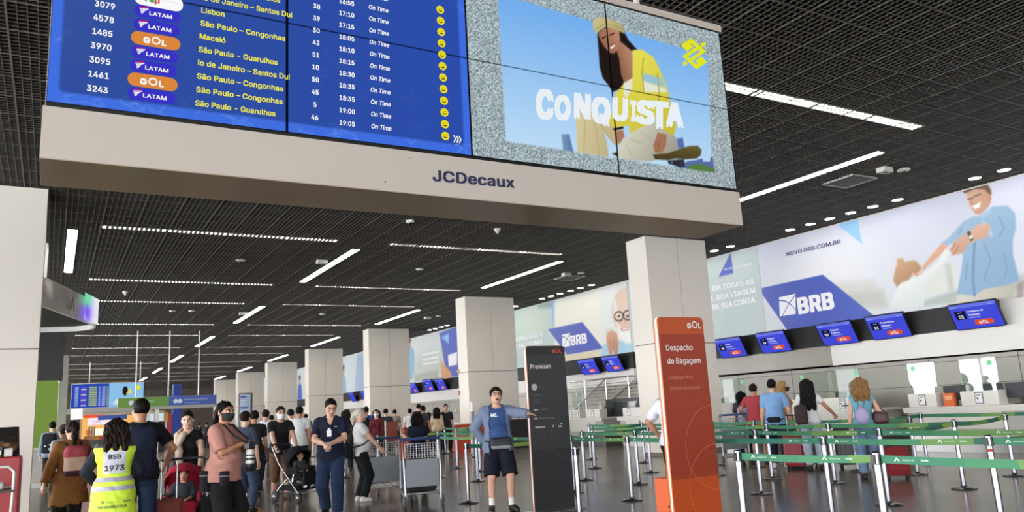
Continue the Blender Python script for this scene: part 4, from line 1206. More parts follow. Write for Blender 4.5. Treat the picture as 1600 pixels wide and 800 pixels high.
def paint_old(S):
    N = lambda pts: W_(pts, 780, 430, 4.705)
    t = np.clip((S.X+12.0)/6.2, 0, 1)[..., None]
    S.c = np.array([.72, .80, .78])*(1-t)+np.array([.86, .86, .82])*t
    S.ell(*N([(250, 340)])[0], 1.6, .8, 'cfd3bc', 1.2, .6); S.ell(*N([(130, 640)])[0], 1.5, .5, 'a9b7b2', 1.2, .6)
    S.poly(N([(280, 215), (400, 190), (395, 240), (290, 240)]), '6f8d90', .1, .6)
    S.poly(N([(384, 205), (408, 190), (404, 372), (390, 380)]), '8fb8e0', .05, .8)
    S.poly(N([(410, 190), (745, 110), (760, 620), (640, 640), (410, 640)]), 'eae5d6', .05, .8)
    S.poly(N([(745, 112), (980, 50), (980, 620), (760, 640)]), 'e0e2e0', .03, .9)
    S.poly(N([(470, 560), (520, 640), (470, 660)]), 'd8a070', .08)
    S.poly(N([(360, 398), (612, 345), (766, 540), (500, 586)]), '4656b0', .02)
    S.poly(N([(480, 590), (750, 545), (745, 600), (500, 640)]), 'd9cfb2', .04)
    # old man with glasses and white beard
    S.poly(N([(745, 600), (760, 520), (830, 470), (980, 500), (990, 620), (750, 640)]), 'a7cddd', .04)
    S.ell(*N([(915, 265)])[0], .72, .80, 'dfbfa8', .15); S.ell(*N([(930, 200)])[0], .70, .55, 'e6cbb6', .3)
    S.ell(*N([(855, 250)])[0], .12, .4, 'e4e0da', .4)
    S.poly(N([(858, 330), (900, 400), (955, 395), (990, 350), (990, 500), (930, 500), (885, 450)]), 'eeebe6', .06)
    S.poly(N([(890, 395), (955, 385), (950, 405), (905, 410)]), 'b4746a', .02); S.poly(N([(900, 395), (950, 388), (945, 398), (908, 402)]), 'f4f0ec', .01)
    for cx in (880, 945):
        P = [(cx+32*math.cos(a), 302+34*math.sin(a)-(cx-880)*.12) for a in np.linspace(0, 6.283, 20)]; S.line(N(P), .03, '2a2a32')
        S.ell(*N([(cx, 300)])[0], .10, .05, '5a4a42')
    S.line(N([(912, 296), (920, 294)]), .03, '2a2a32'); S.line(N([(918, 310), (920, 350), (935, 352)]), .015, 'b98d74')
    S.poly(N([(785, 450), (800, 415), (830, 400), (868, 430), (880, 500), (868, 580), (850, 585), (840, 545), (826, 585), (808, 580), (795, 520)]), 'd1a184', .03, shade=('b9866a', .4, -1))
    for P in ([(815, 480), (826, 580)], [(838, 470), (848, 580)], [(858, 480), (866, 570)]): S.line(N(P), .018, '9a6a52')
    S.poly(N([(780, 400), (840, 380), (835, 400), (800, 420), (785, 450), (776, 430)]), 'd8d4c0', .03)
ob = banner('bank_banner', 'wall banner of an old bearded man in glasses with blue bank logo', 34.5, 23.02, .04, paint_old)
mb = MB(); N1 = lambda x, y: (780+x/4.705, 430+y/4.705)
brb(mb, [N1(463, 437), N1(522, 425), N1(522, 521), N1(466, 528)], N1(528, 516), N1(648, 495), N1(526, 425))
obj('bank_logo', mb, ob)
mb = MB(); ptext(mb, fw_, 'MODERNO, \u00c1GIL E', N1(66, 500), N1(318, 444), N1(66, 460), WHITE_P, .010, .02); obj('slogan_line', mb, ob)
mb = MB(); ptext(mb, fw_, 'DIGITAL COMO', N1(66, 553), N1(318, 502), N1(66, 515), WHITE_P, .010, .02); obj('slogan_line', mb, ob)
def paint_c(S):
    Q = lambda pts: W_(pts, 620, 420, 3.0775)
    S.fill('d3d8d6')
    S.ell(*Q([(150, 470)])[0], 2.5, .8, 'b7bfb4', 1.0, .7)
    S.poly(Q([(205, 310), (300, 270), (300, 520), (240, 520)]), '4a5cb4', .08); S.poly(Q([(212, 440), (262, 500), (262, 530), (215, 530)]), 'd59a66', .08)
    S.poly(Q([(246, 415), (290, 400), (290, 460), (250, 470)]), 'f0f0f4', .04); S.poly(Q([(215, 330), (250, 310), (250, 360)]), '8fb8e4', .08)
    S.poly(Q([(46, 400), (52, 375), (68, 370), (84, 395), (86, 460), (80, 530), (50, 540), (54, 450)]), '8fb4d0', .06)
    S.ell(*Q([(62, 358)])[0], .26, .26, 'd4a385', .3); S.ell(*Q([(62, 342)])[0], .27, .16, '6b4c34', .3)
    for y in (405, 430, 452): S.line(Q([(125, y+8), (200, y-6)]), .06, 'eef0ee', .8)
    S.poly(Q([(86, 510), (200, 485), (200, 530), (86, 545)]), 'a8ab9c', .1)
cb = banner('bank_banner', 'wall banner of a standing man in blue beside a blue panel', 46.5, 34.52, .06, paint_c)
def paint_d(S):
    S.fill('cfd8da')
    for k in range(4):
        u = -31.0-12*k+3.0
        S.ell(u, 5.0, .34, .36, 'c99a7c', .3); S.ell(u, 5.22, .36, .2, '3c2c22', .3); S.poly([(u-.7, 3.3), (u-.5, 4.5), (u, 4.75), (u+.55, 4.5), (u+.75, 3.3)], ['c9b49a', '8fb4d0', '4a5cb4', 'b9b4a4'][k % 4], .08)
        S.poly([(u+2.5, 3.3), (u+5.5, 3.3), (u+5.5, 5.9), (u+3.2, 5.9)], '9db8d4', .1, .8)
banner('bank_banner', 'far end of the wall banners, blurred people between the distant pillars', 92.0, 46.52, .09, paint_d)

# ------------------------------------------------------------------ black band with tilted desk monitors
BAND = mat('monitor_band_black', '121214', .6)
RAILN = [1]
def band(y0, y1, nm): 
    mb = MB(); mb.box((XW-.10, y1, 2.70), (XW+.02, y0, 3.30), BAND)
    RAILN[0] += 1; o = struct('trim_%d' % RAILN[0], mb, nm); return o
band(22.5, 9.72, 'black wall rail behind the blue desk monitors at the right of the photo')
band(34.0, 22.9, 'black wall rail behind the desk monitors between the first two pillars')
band(92, 45.6, 'black wall rail behind the small far monitors, beyond the third pillar')
band(45.5, 34.4, 'black wall rail behind the desk monitors between the second and third pillar')
MSCR = glow('monitor_blue', '444edb', 1.0); MTOP = glow('monitor_blue_light', '6a78ea', 1.0); MNAV = glow('monitor_navy', '14163c', 1.0); MORG = glow('monitor_orange', 'e2552c', 1.0); MW = glow('monitor_white', 'f0f2ff', .95)
def monitor(yl, yr, zb, zt, num, l1, l2, l3, label, xb=18.36, xt=18.08, blank=False):
    """yl: far edge, yr: near edge; leans out at the top"""
    t = thing('desk_monitor', label, 'monitor', (xb, (yl+yr)/2, zb), 0, 'blue monitors above the check-in desks')
    f = Frame((xb, yl, zb), (0, -1, 0), (xt-xb, 0, zt-zb)); w = yl-yr; h = math.hypot(xt-xb, zt-zb)
    mb = MB(); mb.rrect(f, -.018, -.018, w+.018, h+.018, .02, 0, GLB, -.06); mc = obj('monitor_case', mb, t)
    mb = MB(); mb.rrect(f, 0, 0, w, h, .005, .002, MSCR); mb.rrect(f, 0, h*.86, w, h, .004, .003, MTOP)
    mb.text(f, 'Check-in', w*.05, h*.885, h*.07, MW, .004); mb.text(f, '17:06', w*.84, h*.885, h*.07, MW, .004)
    if num:
        mb.rrect(f, w*.08, h*.40, w*.31, h*.74, .01, .004, MNAV)
        mb.text(f, 'Balc\u00e3o', w*.195, h*.655, h*.065, MW, .005, 'CENTER'); mb.text(f, num, w*.195, h*.45, h*.22, MW, .005, 'CENTER', .03)
        for k, l in enumerate((l1, l2)): mb.text(f, l, w*.36, h*(.66-.135*k), h*.135, MW, .005, 'LEFT', .02, 0, 1, w*.6)
        mb.text(f, l3, w*.36, h*.43, h*.085, MW, .005, 'LEFT', 0, 0, 1, w*.6)
        mb.rrect(f, w*.42, h*.12, w*.82, h*.33, h*.1, .004, MORG); gol(mb, f, w*.62, h*.225, h*.16, .006, MW)
    obj('screen', mb, mc)
    mb = MB(); mb.box((xb-.02, (yl+yr)/2-.1, max(zb, 2.70)+.12), (XW-.0995, (yl+yr)/2+.1, max(zb, 2.7)+.30), GLB); obj('wall_bracket', mb, t)
    return t
def mon_px(tl, tr, br, bl, *a):
    f = Frame((18.22, 17, 0), (0, -1, 0), (0, 0, 1)); q = [f.hit(*p) for p in (tl, tr, br, bl)]
    yl = 17-(q[0][0]+q[3][0])/2; yr = 17-(q[1][0]+q[2][0])/2
    yl = 17-onX(*bl, 18.36)[1]*0-(17-float(onX(*bl, 18.36)[1])); yr = float(onX(*br, 18.36)[1])
    zb = (float(onX(*bl, 18.36)[2])+float(onX(*br, 18.36)[2]))/2
    zt = (float(onX(*tl, 18.08)[2])+float(onX(*tr, 18.08)[2]))/2
    return monitor(yl, yr, zb, zt, *a)
mon_px(K1(62, 550), K1(205, 528), K1(218, 625), K1(92, 638), '48', 'Cliente', 'Premium', 'Premium Customer', 'blue desk monitor numbered 48 above the check-in wall, next to the nearest pillar')
mon_px(K1(265, 518), K1(404, 500), K1(438, 598), K1(299, 615), '49', 'Bagagem', 'Expressa', 'Express Bag Drop', 'blue desk monitor numbered 49 above the check-in wall')
mon_px(K1(572, 475), K1(742, 450), K1(775, 557), K1(606, 578), '50', 'Bagagem', 'Expressa', 'Express Bag Drop', 'blue desk monitor numbered 50 above the check-in wall')
mon_px(K1(814, 435), K1(1003, 410), K1(1040, 525), K1(852, 548), '51', 'Despacho de', 'Bagagem', 'Baggage Drop', 'blue desk monitor numbered 51 above the check-in wall')
mon_px(K1(1228, 380), K1(1462, 345), K1(1508, 473), K1(1270, 497), '52', 'Despacho de', 'Bagagem', 'Baggage Drop', 'blue desk monitor numbered 52, nearest on the check-in wall')
mon_px(N1(762, 605), N1(882, 588), N1(918, 693), N1(800, 714), '45', 'Cliente', 'Premium', 'Premium Customer', 'blue desk monitor numbered 45 under the old man banner')
mon_px(N1(590, 630), N1(705, 611), N1(742, 718), N1(622, 733), '44', 'Cliente', 'Premium', 'Premium Customer', 'blue desk monitor numbered 44 under the old man banner')
C1 = lambda x, y: (620+x/5.0, 560+y/5.0)
for i, (a, b, c, d) in enumerate((((308, 168), (372, 158), (396, 238), (330, 252)), ((214, 170), (272, 160), (298, 248), (236, 260)), ((100, 200), (150, 190), (176, 262), (120, 272)))):
    mon_px(C1(*a), C1(*b), C1(*c), C1(*d), '4'+str(1-i) if i < 2 else '39', 'Check-in', '', '', 'blue desk monitor in the bay behind the second pillar, %s from the pillar' % ['nearest', 'middle one', 'farthest'][i])
for i, y in enumerate((48.5, 51.0, 53.5, 59.8, 62.0)):
    monitor(y+.9, y, 2.62, 3.22, '', '', '', '', 'small blue monitor far along the check-in wall, %s beyond the third pillar' % ORD[i])
# pale board under the band, right end
mb = MB(); mb.box((XW-.14, 3.0, 2.14), (XW+.01, 14.28, 2.71), PALE); tag(obj('wall_board', mb), 'long blank white board on the wall under monitors 50 to 52', 'wall board')

# ------------------------------------------------------------------ check-in desks
DESK = mat('desk_white', 'dcd8cf', .35); STEEL = mat('stainless_steel', 'a9a7a3', .28, metal=.9); DGREY = mat('desk_grey', 'b7b4ae', .4); DBLK = mat('dark_plastic', '1d1d20', .4)
PAPER, FRAMEB = mat('notice_paper', 'e9e9ea', .6), mat('notice_frame', '26262a', .4)
ACR = glass_mat('acrylic_shield', 'f4fbf8', .02, .90); ACR2 = glass_mat('acrylic_shield_clear', 'f2f8f5', .02, .982); ACRE = mat('acrylic_edge', 'a5d8bd', .3)
GREENLIT = mat('green_sticker', '7fd69a', .5)
def desk(y0, y1, label, x=17.0):
    t = thing('check_in_desk', label, 'check-in desk', (x+.5, (y0+y1)/2, 0))
    mb = MB(); mb.box((x+.10, y1+.03, .34), (x+.95, y0-.03, .93), DGREY); mb.box((x+.055, y1+.5, .50), (x+.10, y0-.4, .93), DESK); obj('desk_body', mb, t)
    mb = MB(); mb.box((x-.02, y1, .93), (x+1.0, y0, .985), DESK, .012); mb.box((x-.02, y1+.02, .86), (x+.05, y0-.02, .93), DESK); obj('worktop', mb, t)
    mb = MB(); mb.box((x+.14, y1+.05, 0), (x+.92, y0-.05, .34), STEEL); obj('steel_base', mb, t)
    return t
def podium(y0, y1, label, z0=.986, x=17.03, notice=.5, sh=True, note2=None, ztop=1.29):
    t = thing('desk_box', label, 'desk screen', (x+.2, (y0+y1)/2, z0))
    mb = MB(); mb.box((x, y1, z0), (x+.34, y0, ztop), DESK, .01); obj('box_body', mb, t)
    f = Frame((x, y0, z0), (0, -1, 0), (0, 0, 1))
    for q in ([notice] if note2 is None else [notice, note2]):
        n = (y0-y1)*q; mb = MB(); mb.rrect(f, n-.085, .035, n+.085, .275, .006, .008, FRAMEB, 0); mb.rrect(f, n-.072, .05, n+.072, .26, .004, .010, PAPER)
        mb.rrect(f, n-.05, .13, n-.01, .17, .004, .011, FRAMEB); mb.rrect(f, n-.05, .21, n+.05, .225, .003, .011, FRAMEB); obj('framed_notice', mb, t)
    return t
def shield(y0, y1, label, z0=1.29, z1=1.97, x=17.06, dot=.1):
    ACR_ = ACR if y0 < 11.5 else ACR2
    t = thing('acrylic_shield', label, 'screen guard', (x, (y0+y1)/2, z0))
    mb = MB(); mb.box((x, y1, z0+.14), (x+.006, y0, z1), ACR_); mb.box((x, y1+.08, z0), (x+.006, y0-.08, z0+.14), ACR_); obj('clear_sheet', mb, t)
    mb = MB(); mb.tube([(x+.003, y0, z0+.14), (x+.003, y0, z1), (x+.003, y1, z1), (x+.003, y1, z0+.14)], .0045, ACRE, 6); obj('sheet_edge', mb, t)
    f = Frame((x, y0, z0), (0, -1, 0), (0, 0, 1)); mb = MB(); mb.disc(f, (y0-y1)*dot, z1-z0-.11, .06, .003, GREENLIT, 18); obj('round_sticker', mb, t)
    return t
def screen_back(y, label, x=17.45, w=.5, z=.986):
    t = thing('computer_monitor', label, 'computer monitor', (x, y, z))
    mb = MB(); mb.box((x, y-w/2, z+.12), (x+.03, y+w/2, z+.44), DBLK, .008); obj('screen_case', mb, t)
    mb = MB(); mb.box((x+.02, y-.03, z), (x+.06, y+.03, z+.2), DBLK); mb.box((x-.06, y-.12, z), (x+.12, y+.12, z+.015), DBLK); obj('stand', mb, t)
    return t
desk(11.42, 8.75, 'white check-in desk with steel base at the far right, two screened boxes on top')
podium(11.27, 10.6, 'white box with framed notice on the right desk, left of the orange bin'); podium(10.05, 9.25, 'white box with framed notice on the right desk, right of the orange bin')
shield(11.2, 10.55, 'clear acrylic shield over the left box of the right desk', dot=.2); shield(9.98, 9.2, 'clear acrylic shield over the right box of the right desk', dot=.82)
screen_back(10.42, 'black monitor back between the two shields of the right desk'); screen_back(9.66, 'black monitor behind the right shield of the right desk', w=.6); screen_back(8.95, 'black monitor at the near end of the right desk', x=17.3, w=.55, z=.986)
t = thing('document_bin', 'orange document holder between the two white boxes on the right desk', 'document holder', (17.1, 10.33, .986))
mb = MB(); mb.box((17.06, 10.22, .986), (17.16, 10.46, 1.27), mat('bin_orange', 'd9692c', .5), .008); obj('holder_body', mb, t)
mb = MB(); f = Frame((17.06, 10.46, .986), (0, -1, 0), (0, 0, 1)); mb.rrect(f, .04, .14, .20, .23, .005, .002, mat('bin_label', 'e8a27c', .5)); obj('label_panel', mb, t)
desk(14.75, 12.1, 'white check-in desk behind the girl in white, one long box on top'); podium(14.62, 12.7, 'long white box with two framed notices behind the girl in white', notice=.2, note2=.82)
shield(14.3, 13.4, 'clear acrylic shield on the long white box, left part', dot=.1); shield(13.3, 12.5, 'clear acrylic shield on the long white box, right part', dot=.9)
screen_back(13.2, 'black monitor behind the long white box near the girl in white', w=.7)
desk(17.6, 15.9, 'white check-in desk partly behind the nearest pillar'); podium(17.3, 16.1, 'white box on the desk beside the nearest pillar'); shield(17.2, 16.2, 'clear acrylic shield beside the nearest pillar', dot=.9)
screen_back(17.5, 'small black monitor on the desk beside the nearest pillar', w=.35)
def bottle(y, x, z, label):
    t = thing('sanitiser_bottle', label, 'bottle', (x, y, z))
    mb = MB(); mb.lathe([(.04, 0), (.042, .02), (.042, .12), (.02, .15), (.014, .155), (.014, .17)], (x, y, z), mat('bottle_clear', 'd6dad8', .2), 14); obj('bottle_body', mb, t)
    mb = MB(); mb.lathe([(.016, .165), (.016, .19), (.006, .19), (.006, .215)], (x, y, z), mat('pump_white', 'f0f0ee', .4), 10); mb.tube([(x, y, z+.215), (x-.045, y, z+.212)], .006, mat('pump_white', 'f0f0ee', .4), 6); obj('pump', mb, t)
bottle(12.95, 17.2, 1.29, 'sanitiser bottle on the right end of the long white box'); bottle(14.45, 17.2, 1.29, 'sanitiser bottle on the left end of the long white box'); bottle(9.95, 17.2, 1.29, 'sanitiser bottle behind the right shield of the right desk')
# the bay between the first two pillars
desk(25.6, 23.1, 'white check-in desk seen left of the orange sign, far side of the bay'); podium(25.3, 24.5, 'white box with an orange leaflet on the far desk of the bay', note2=.8, notice=.3); podium(24.1, 23.25, 'white box with framed notice on the far desk of the bay')
desk(22.2, 20.6, 'white check-in desk beside the bright face of the nearest pillar'); podium(21.9, 20.8, 'white box on the desk beside the bright face of the nearest pillar', notice=.3)
bottle(24.75, 17.2, 1.29, 'sanitiser bottle on the far desk of the bay, left one'); bottle(23.4, 17.2, 1.29, 'sanitiser bottle on the far desk of the bay, right one')
shield(25.0, 24.3, 'clear acrylic shield on the far desk of the bay', dot=.5)
t = thing('equipment_cabinet', 'black open cabinet between the two white desks of the bay', 'cabinet', (18.2, 22.6, 0))
mb = MB(); mb.box((18.05, 22.25, 0), (18.3, 24.2, 1.62), DBLK, .01); obj('cabinet_body', mb, t)
mb = MB(); mb.box((18.035, 22.3, .9), (18.05, 22.9, 1.5), mat('dark_glass', '24282c', .1)); mb.box((18.035, 23.0, .9), (18.05, 23.9, 1.5), mat('dark_glass', '24282c', .1)); obj('cabinet_door', mb, t)
t = thing('stair_railing', 'stainless stair railing with horizontal bars behind the far desks of the bay', 'railing', (18.2, 24, 0))
INOX = mat('inox_tube', 'c9c8c4', .2, metal=.95)
mb = MB(); ys = [22.0, 23.2, 24.6, 26.0]
for y in ys: mb = MB(); mb.tube([(18.42, y, 0), (18.42, y, 2.42)], .022, INOX, 8); obj('post', mb, t)
mb = MB(); mb.tube([(18.42, 21.9, 2.42), (18.42, 27, 2.42)], .028, INOX, 8); obj('handrail', mb, t)
for z in (1.62, 1.74, 1.86, 1.98, 2.10, 2.22): mb = MB(); mb.tube([(18.42, 21.95, z), (18.42, 27, z)], .010, INOX, 6); obj('horizontal_bar', mb, t)
for y in (24.4, 26.4): mb = MB(); mb.tube([(18.38, y-1.9, 2.42), (18.38, y+.8, 1.1)], .028, INOX, 8); obj('sloping_handrail', mb, t)
# farther bays
for i, (a, b) in enumerate(((37.5, 34.5), (33.5, 30.5), (48, 45), (59, 56))):
    desk(a, b, 'distant check-in desk %s' % ['behind the queue left of the second pillar', 'partly hidden by the second pillar', 'beyond the third pillar', 'beyond the fourth pillar'][i])
t = thing('orange_counter', 'small red orange counter in front of the second pillar behind the queue', 'counter', (13.6, 27.3, 0))
mb = MB(); mb.box((13.1, 27.1, 0), (14.6, 27.6, .99), mat('counter_orange', 'd4481f', .5), .01); obj('counter_body', mb, t)
mb = MB(); mb.box((13.05, 27.05, .99), (14.65, 27.65, 1.03), mat('counter_top_white', 'e6e2da', .4), .008); obj('counter_top', mb, t)
t = thing('black_kiosk', 'low black kiosk with orange foot beside the second pillar', 'kiosk', (14.9, 27.0, 0))
mb = MB(); mb.box((14.75, 26.4, 0), (15.9, 27.2, 1.07), DBLK, .01); mb.box((14.74, 26.39, .62), (15.0, 26.41, .74), mat('counter_orange', 'd4481f', .5)); obj('kiosk_body', mb, t)
# ------------------------------------------------------------------ queue posts with retractable belts
CHROME = mat('post_chrome', '77777d', .22, metal=1.0); HEADB = mat('post_head_black', '16171a', .4); RUB = mat('rubber_black', '141414', .7)
def belt_mat():
    m = bpy.data.materials.new('belt_green'); m.use_nodes = True; nt = m.node_tree; b = nt.nodes['Principled BSDF']
    tc = nt.nodes.new('ShaderNodeTexCoord'); n = nt.nodes.new('ShaderNodeTexVoronoi'); n.inputs['Scale'].default_value = 1.8
    nt.links.new(tc.outputs['Object'], n.inputs['Vector'])
    r = nt.nodes.new('ShaderNodeValToRGB'); e = r.color_ramp.elements
    e[0].position = 0; e[0].color = (*lin('23684f'), 1); e[1].position = .30; e[1].color = (*lin('28745a'), 1)
    for p, c in ((.5, '1d5f4b'), (.70, '347d58'), (.84, '6f9340'), (.95, '8aa44a')): q = e.new(p); q.color = (*lin(c), 1)
    sx = nt.nodes.new('ShaderNodeSeparateColor'); nt.links.new(n.outputs['Color'], sx.inputs[0]); nt.links.new(sx.outputs[0], r.inputs[0])
    nt.links.new(r.outputs[0], b.inputs['Base Color']); b.inputs['Roughness'].default_value = .6
    return m
BELT = belt_mat(); BELTW = mat('belt_print_white', 'e6efe6', .6)
PH = .96
def make_post():
    t = thing('queue_post', 'x', 'queue post', (0, 0, 0), 0, 'chrome queue posts with green belts')
    mb = MB(); mb.lathe([(.02, .034), (.10, .032), (.155, .018), (.163, .010), (.163, 0)], (0, 0, 0), CHROME, 32); bp_ = obj('base_plate', mb, t, world=False)
    mb = MB(); mb.lathe([(.165, .010), (.166, .005), (.165, 0)], (0, 0, 0), RUB, 32); mb.lathe([(.042, .032), (.042, .045), (.032, .05)], (0, 0, 0), HEADB, 20); obj('base_ring', mb, bp_, world=False)
    mb = MB(); mb.lathe([(.031, .03), (.031, PH-.015), (.029, PH-.004), (.02, PH)], (0, 0, 0), CHROME, 24); obj('tube', mb, t, world=False)
    mb = MB()
    mb.lathe([(.033, PH-.105), (.033, PH-.098)], (0, 0, 0), HEADB, 24)
    for a in range(4):
        c, s_ = math.cos(a*math.pi/2), math.sin(a*math.pi/2)
        f = Frame((c*.030, s_*.030, PH-.10), (-s_, c, 0), (0, 0, 1)); mb.prism(f, [(-.016, 0), (.016, 0), (.016, .075), (-.016, .075)], 0, .012, HEADB)
    obj('belt_head', mb, t, world=False)
    return t
post0 = make_post(); _first = [True]
POSTS = {}
def post(x, y, row, label):
    if _first[0]: o = post0; _first[0] = False
    else: o = dup(post0)
    o.location = (x, y, 0); o['_at'] = (float(x), float(y), 0.0); o['label'] = label
    POSTS[(row, round(y, 2))] = o
    return o
def belt(o, x0, y0, x1, y1, logo=False, sag=.012):
    d = np.array([x1-x0, y1-y0, 0.0]); L = np.linalg.norm(d); d /= L; a = np.array([x0, y0, 0])+d*.042; b = np.array([x1, y1, 0])-d*.042
    mb = MB(); n = 10; zt = PH-.03; w = .062
    vs = []
    off = np.array([-d[1], d[0], 0])*.0012
    for k in range(n+1):
        t = k/n; p = a+(b-a)*t; s_ = sag*4*t*(1-t)
        for sg in (1, -1): vs.append(p+off*sg+[0, 0, zt-s_]); vs.append(p+off*sg+[0, 0, zt-w-s_])
    fs = []
    for k in range(n):
        i = 4*k; j = i+4; fs += [(i, j, j+1, i+1), (i+2, i+3, j+3, j+2), (i, i+2, j+2, j), (i+1, j+1, j+3, i+3)]
    mb.raw(vs, fs, BELT)
    # printed on both faces near the end: a white peak and the airport's name
    if logo:
        for sg in (1, -1):
            u = d*-sg; z0 = [0, 0, zt-w-sag*.15]
            for o0 in ((b+off*sg*1.6+z0, a+u*-.52+off*sg*1.6+z0) if sg > 0 else (b-d*.50+off*sg*1.6+z0, a+d*.06+off*sg*1.6+z0)):
                f = Frame(o0, u, (0, 0, 1))
                mb.flat(f, [(.05, .018), (.075, .05), (.10, .018), (.088, .018), (.075, .036), (.062, .018)], .001, BELTW)
                mb.text(f, 'aeroporto de', .12, .024, .024, BELTW, .001); mb.text(f, 'Bras\u00edlia', .275, .024, .024, BELTW, .001, 'LEFT', .02)
    ob = obj('belt', mb, o)
    return ob
ROWS = [('front', [(5.78, 1.9), (5.74, 4.15), (5.62, 5.53), (5.6, 8.2), (5.9, 11.8), (6.23, 17.37), (6.42, 19.63), (6.63, 23.7)]),
        ('second', [(7.9, 2.6), (7.8, 4.4), (7.67, 6.2), (7.66, 9.79), (7.76, 11.48), (7.87, 15.24), (7.83, 17.12), (7.92, 21.3)]),
        ('third', [(9.2, 4.6), (9.23, 6.58), (9.26, 8.71), (9.22, 11.55), (9.16, 13.15), (9.14, 17.55), (9.41, 19.37), (9.53, 20.82)]),
        ('fourth', [(11.17, 6.75), (10.95, 8.72), (10.98, 10.04), (11.02, 11.42), (10.84, 13.15), (10.99, 15.34), (10.99, 21.06), (11.17, 22.98)]),
        ('fifth', [(13.02, 7.03), (12.64, 8.4), (12.67, 9.56), (12.8, 10.87), (12.67, 11.93), (12.67, 13.14), (12.54, 15.41), (12.71, 17.88), (12.57, 24.68), (12.43, 26.52)]),
        ('sixth', [(14.6, 5.6), (14.41, 9.34), (14.14, 13.44)])]
NOBELT = {('front', 2), ('front', 3), ('front', 4), ('front', 5), ('third', 4), ('fifth', 0), ('fourth', 5), ('fifth', 7), ('sixth', 1), ('second', 6)}
for rn, pts in ROWS:
    ob = [post(x, y, rn, 'chrome queue post, %s from the camera in the %s belt row from the left' % (ORD[i], 'first' if rn == 'front' else rn)) for i, (x, y) in enumerate(pts)]
    for i in range(len(pts)-1):
        if (rn, i) in NOBELT: continue
        belt(ob[i+1], *pts[i+1], *pts[i], logo=(i < 4 and rn in ('front', 'second', 'third')))
R_ = dict(ROWS)
for (ra, i), (rb, j) in ((('front', 4), ('second', 4)), (('second', 1), ('third', 0)), (('third', 1), ('fourth', 0)), (('fourth', 0), ('fifth', 0)), (('third', 4), ('fourth', 4)), (('fourth', 5), ('fifth', 6)), (('fifth', 2), ('sixth', 1)), (('third', 7), ('fourth', 6)), (('second', 7), ('third', 7)), (('fourth', 7), ('fifth', 8))):
    a, b = R_[ra][i], R_[rb][j]; belt(POSTS[(ra, round(a[1], 2))], *a, *b, sag=.03)
mb = MB(); mb.lathe([(.0318, .80), (.0318, .83)], (7.8, 4.4, 0), mat('sticker_red', 'a8443c', .5), 20, caps=False); obj('red_sticker', mb, POSTS[('second', 4.4)])
# a far group of posts
far = [(301, 702), (306, 700), (313, 703), (319, 701), (326, 702), (331, 700), (296, 700), (336, 703)]
for i, (px, py) in enumerate(far):
    p = onZ(px, py, 0); o = post(float(p[0]), float(p[1]), 'far', 'tiny distant chrome post left of the photographer, %s from the left' % ORD[[6, 0, 1, 2, 3, 4, 5, 7].index(i)])
    if i: q = onZ(*far[i-1], 0); belt(o, float(p[0]), float(p[1]), float(q[0]), float(q[1]))
for i, (px, py) in enumerate(((482, 736), (490, 714), (539.7, 747))):
    p = onZ(px, py, 0)
    if i != 2: post(float(p[0]), float(p[1]), 'mid', 'chrome post between the pram and the man in navy, %s one' % ('nearer' if i == 0 else 'farther'))

# ------------------------------------------------------------------ upright sign panels
class Pieces:
    """every call draws a piece of its own"""
    def __init__(s): s.items = []
    def __getattr__(s, n):
        def f(*a, **k): m = MB(); s.items.append(m); return getattr(m, n)(*a, **k)
        return f
def totem(label, x0, x1, y, h, body, band_, edge, dark, lower, draw, yaw=0.0, band_h=.14):
    w = x1-x0
    t = thing('sign_totem', label, 'sign', ((x0+x1)/2, y, 0), math.radians(yaw), None)
    f = Frame((-w/2, -.035, 0), (1, 0, 0), (0, 0, 1))
    def rr(r0, m, d0, d1, mb, ins=0):
        P = [(ins, 0), (w-ins, 0)]
        for cx, a0 in ((w-r0-ins, 0), (r0+ins, 90)):
            for k in range(7): a = math.radians(a0+k*15); P.append((cx+r0*math.cos(a), h-ins-r0+r0*math.sin(a)))
        mb.prism(f, P, d0, d1, m)
    mb = MB(); rr(.05, edge, -.07, -.006, mb); rr(.045, mat('totem_white_edge', 'efe9e2', .35), -.045, -.02, mb, -.002); obj('totem_edge', mb, t, world=False)
    mb = MB(); rr(.05, body, -.006, .0, mb, .003); fp = obj('front_panel', mb, t, world=False)
    mb = MB(); rr(.05, body, -.078, -.07, mb, .003); obj('back_panel', mb, t, world=False)
    mb = MB()
    P = [(.003, h-band_h), (w-.003, h-band_h)]
    for cx, a0 in ((w-.053, 0), (.053, 90)):
        for k in range(7): a = math.radians(a0+k*15); P.append((cx+.05*math.cos(a), h-.053+.05*math.sin(a)))
    mb.flat(f, P, .0015, band_); obj('header_band', mb, fp, world=False)
    mb = MB(); mb.flat(f, [(.003, .03), (w-.003, .03), (w-.003, lower), (.003, lower)], .0015, dark); obj('base_band', mb, fp, world=False)
    pc = Pieces(); draw(pc, f, w, h)
    for q in pc.items: obj('lettering', q, fp, world=False)
    mb = MB(); mb.box((-w/2-.06, -.22, 0), (w/2+.06, .15, .012), STEEL, .004); obj('foot_plate', mb, t, world=False)
    return t
TW, TGREY, TORG = mat('totem_white', 'ece4de', .5), mat('totem_grey', '8d8d90', .5), mat('totem_logo_orange', 'd2561f', .45)
def arc(mb, f, cx, cy, r, a0, a1, m, d=.003, wd=.004):
    n = 40; v = []; 
    for k in range(n+1):
        a = math.radians(a0+(a1-a0)*k/n); v += [f.p(cx+(r-wd)*math.cos(a), cy+(r-wd)*math.sin(a), d), f.p(cx+r*math.cos(a), cy+r*math.sin(a), d)]
    mb.raw(v, [(2*k, 2*k+1, 2*k+3, 2*k+2) for k in range(n)], m)
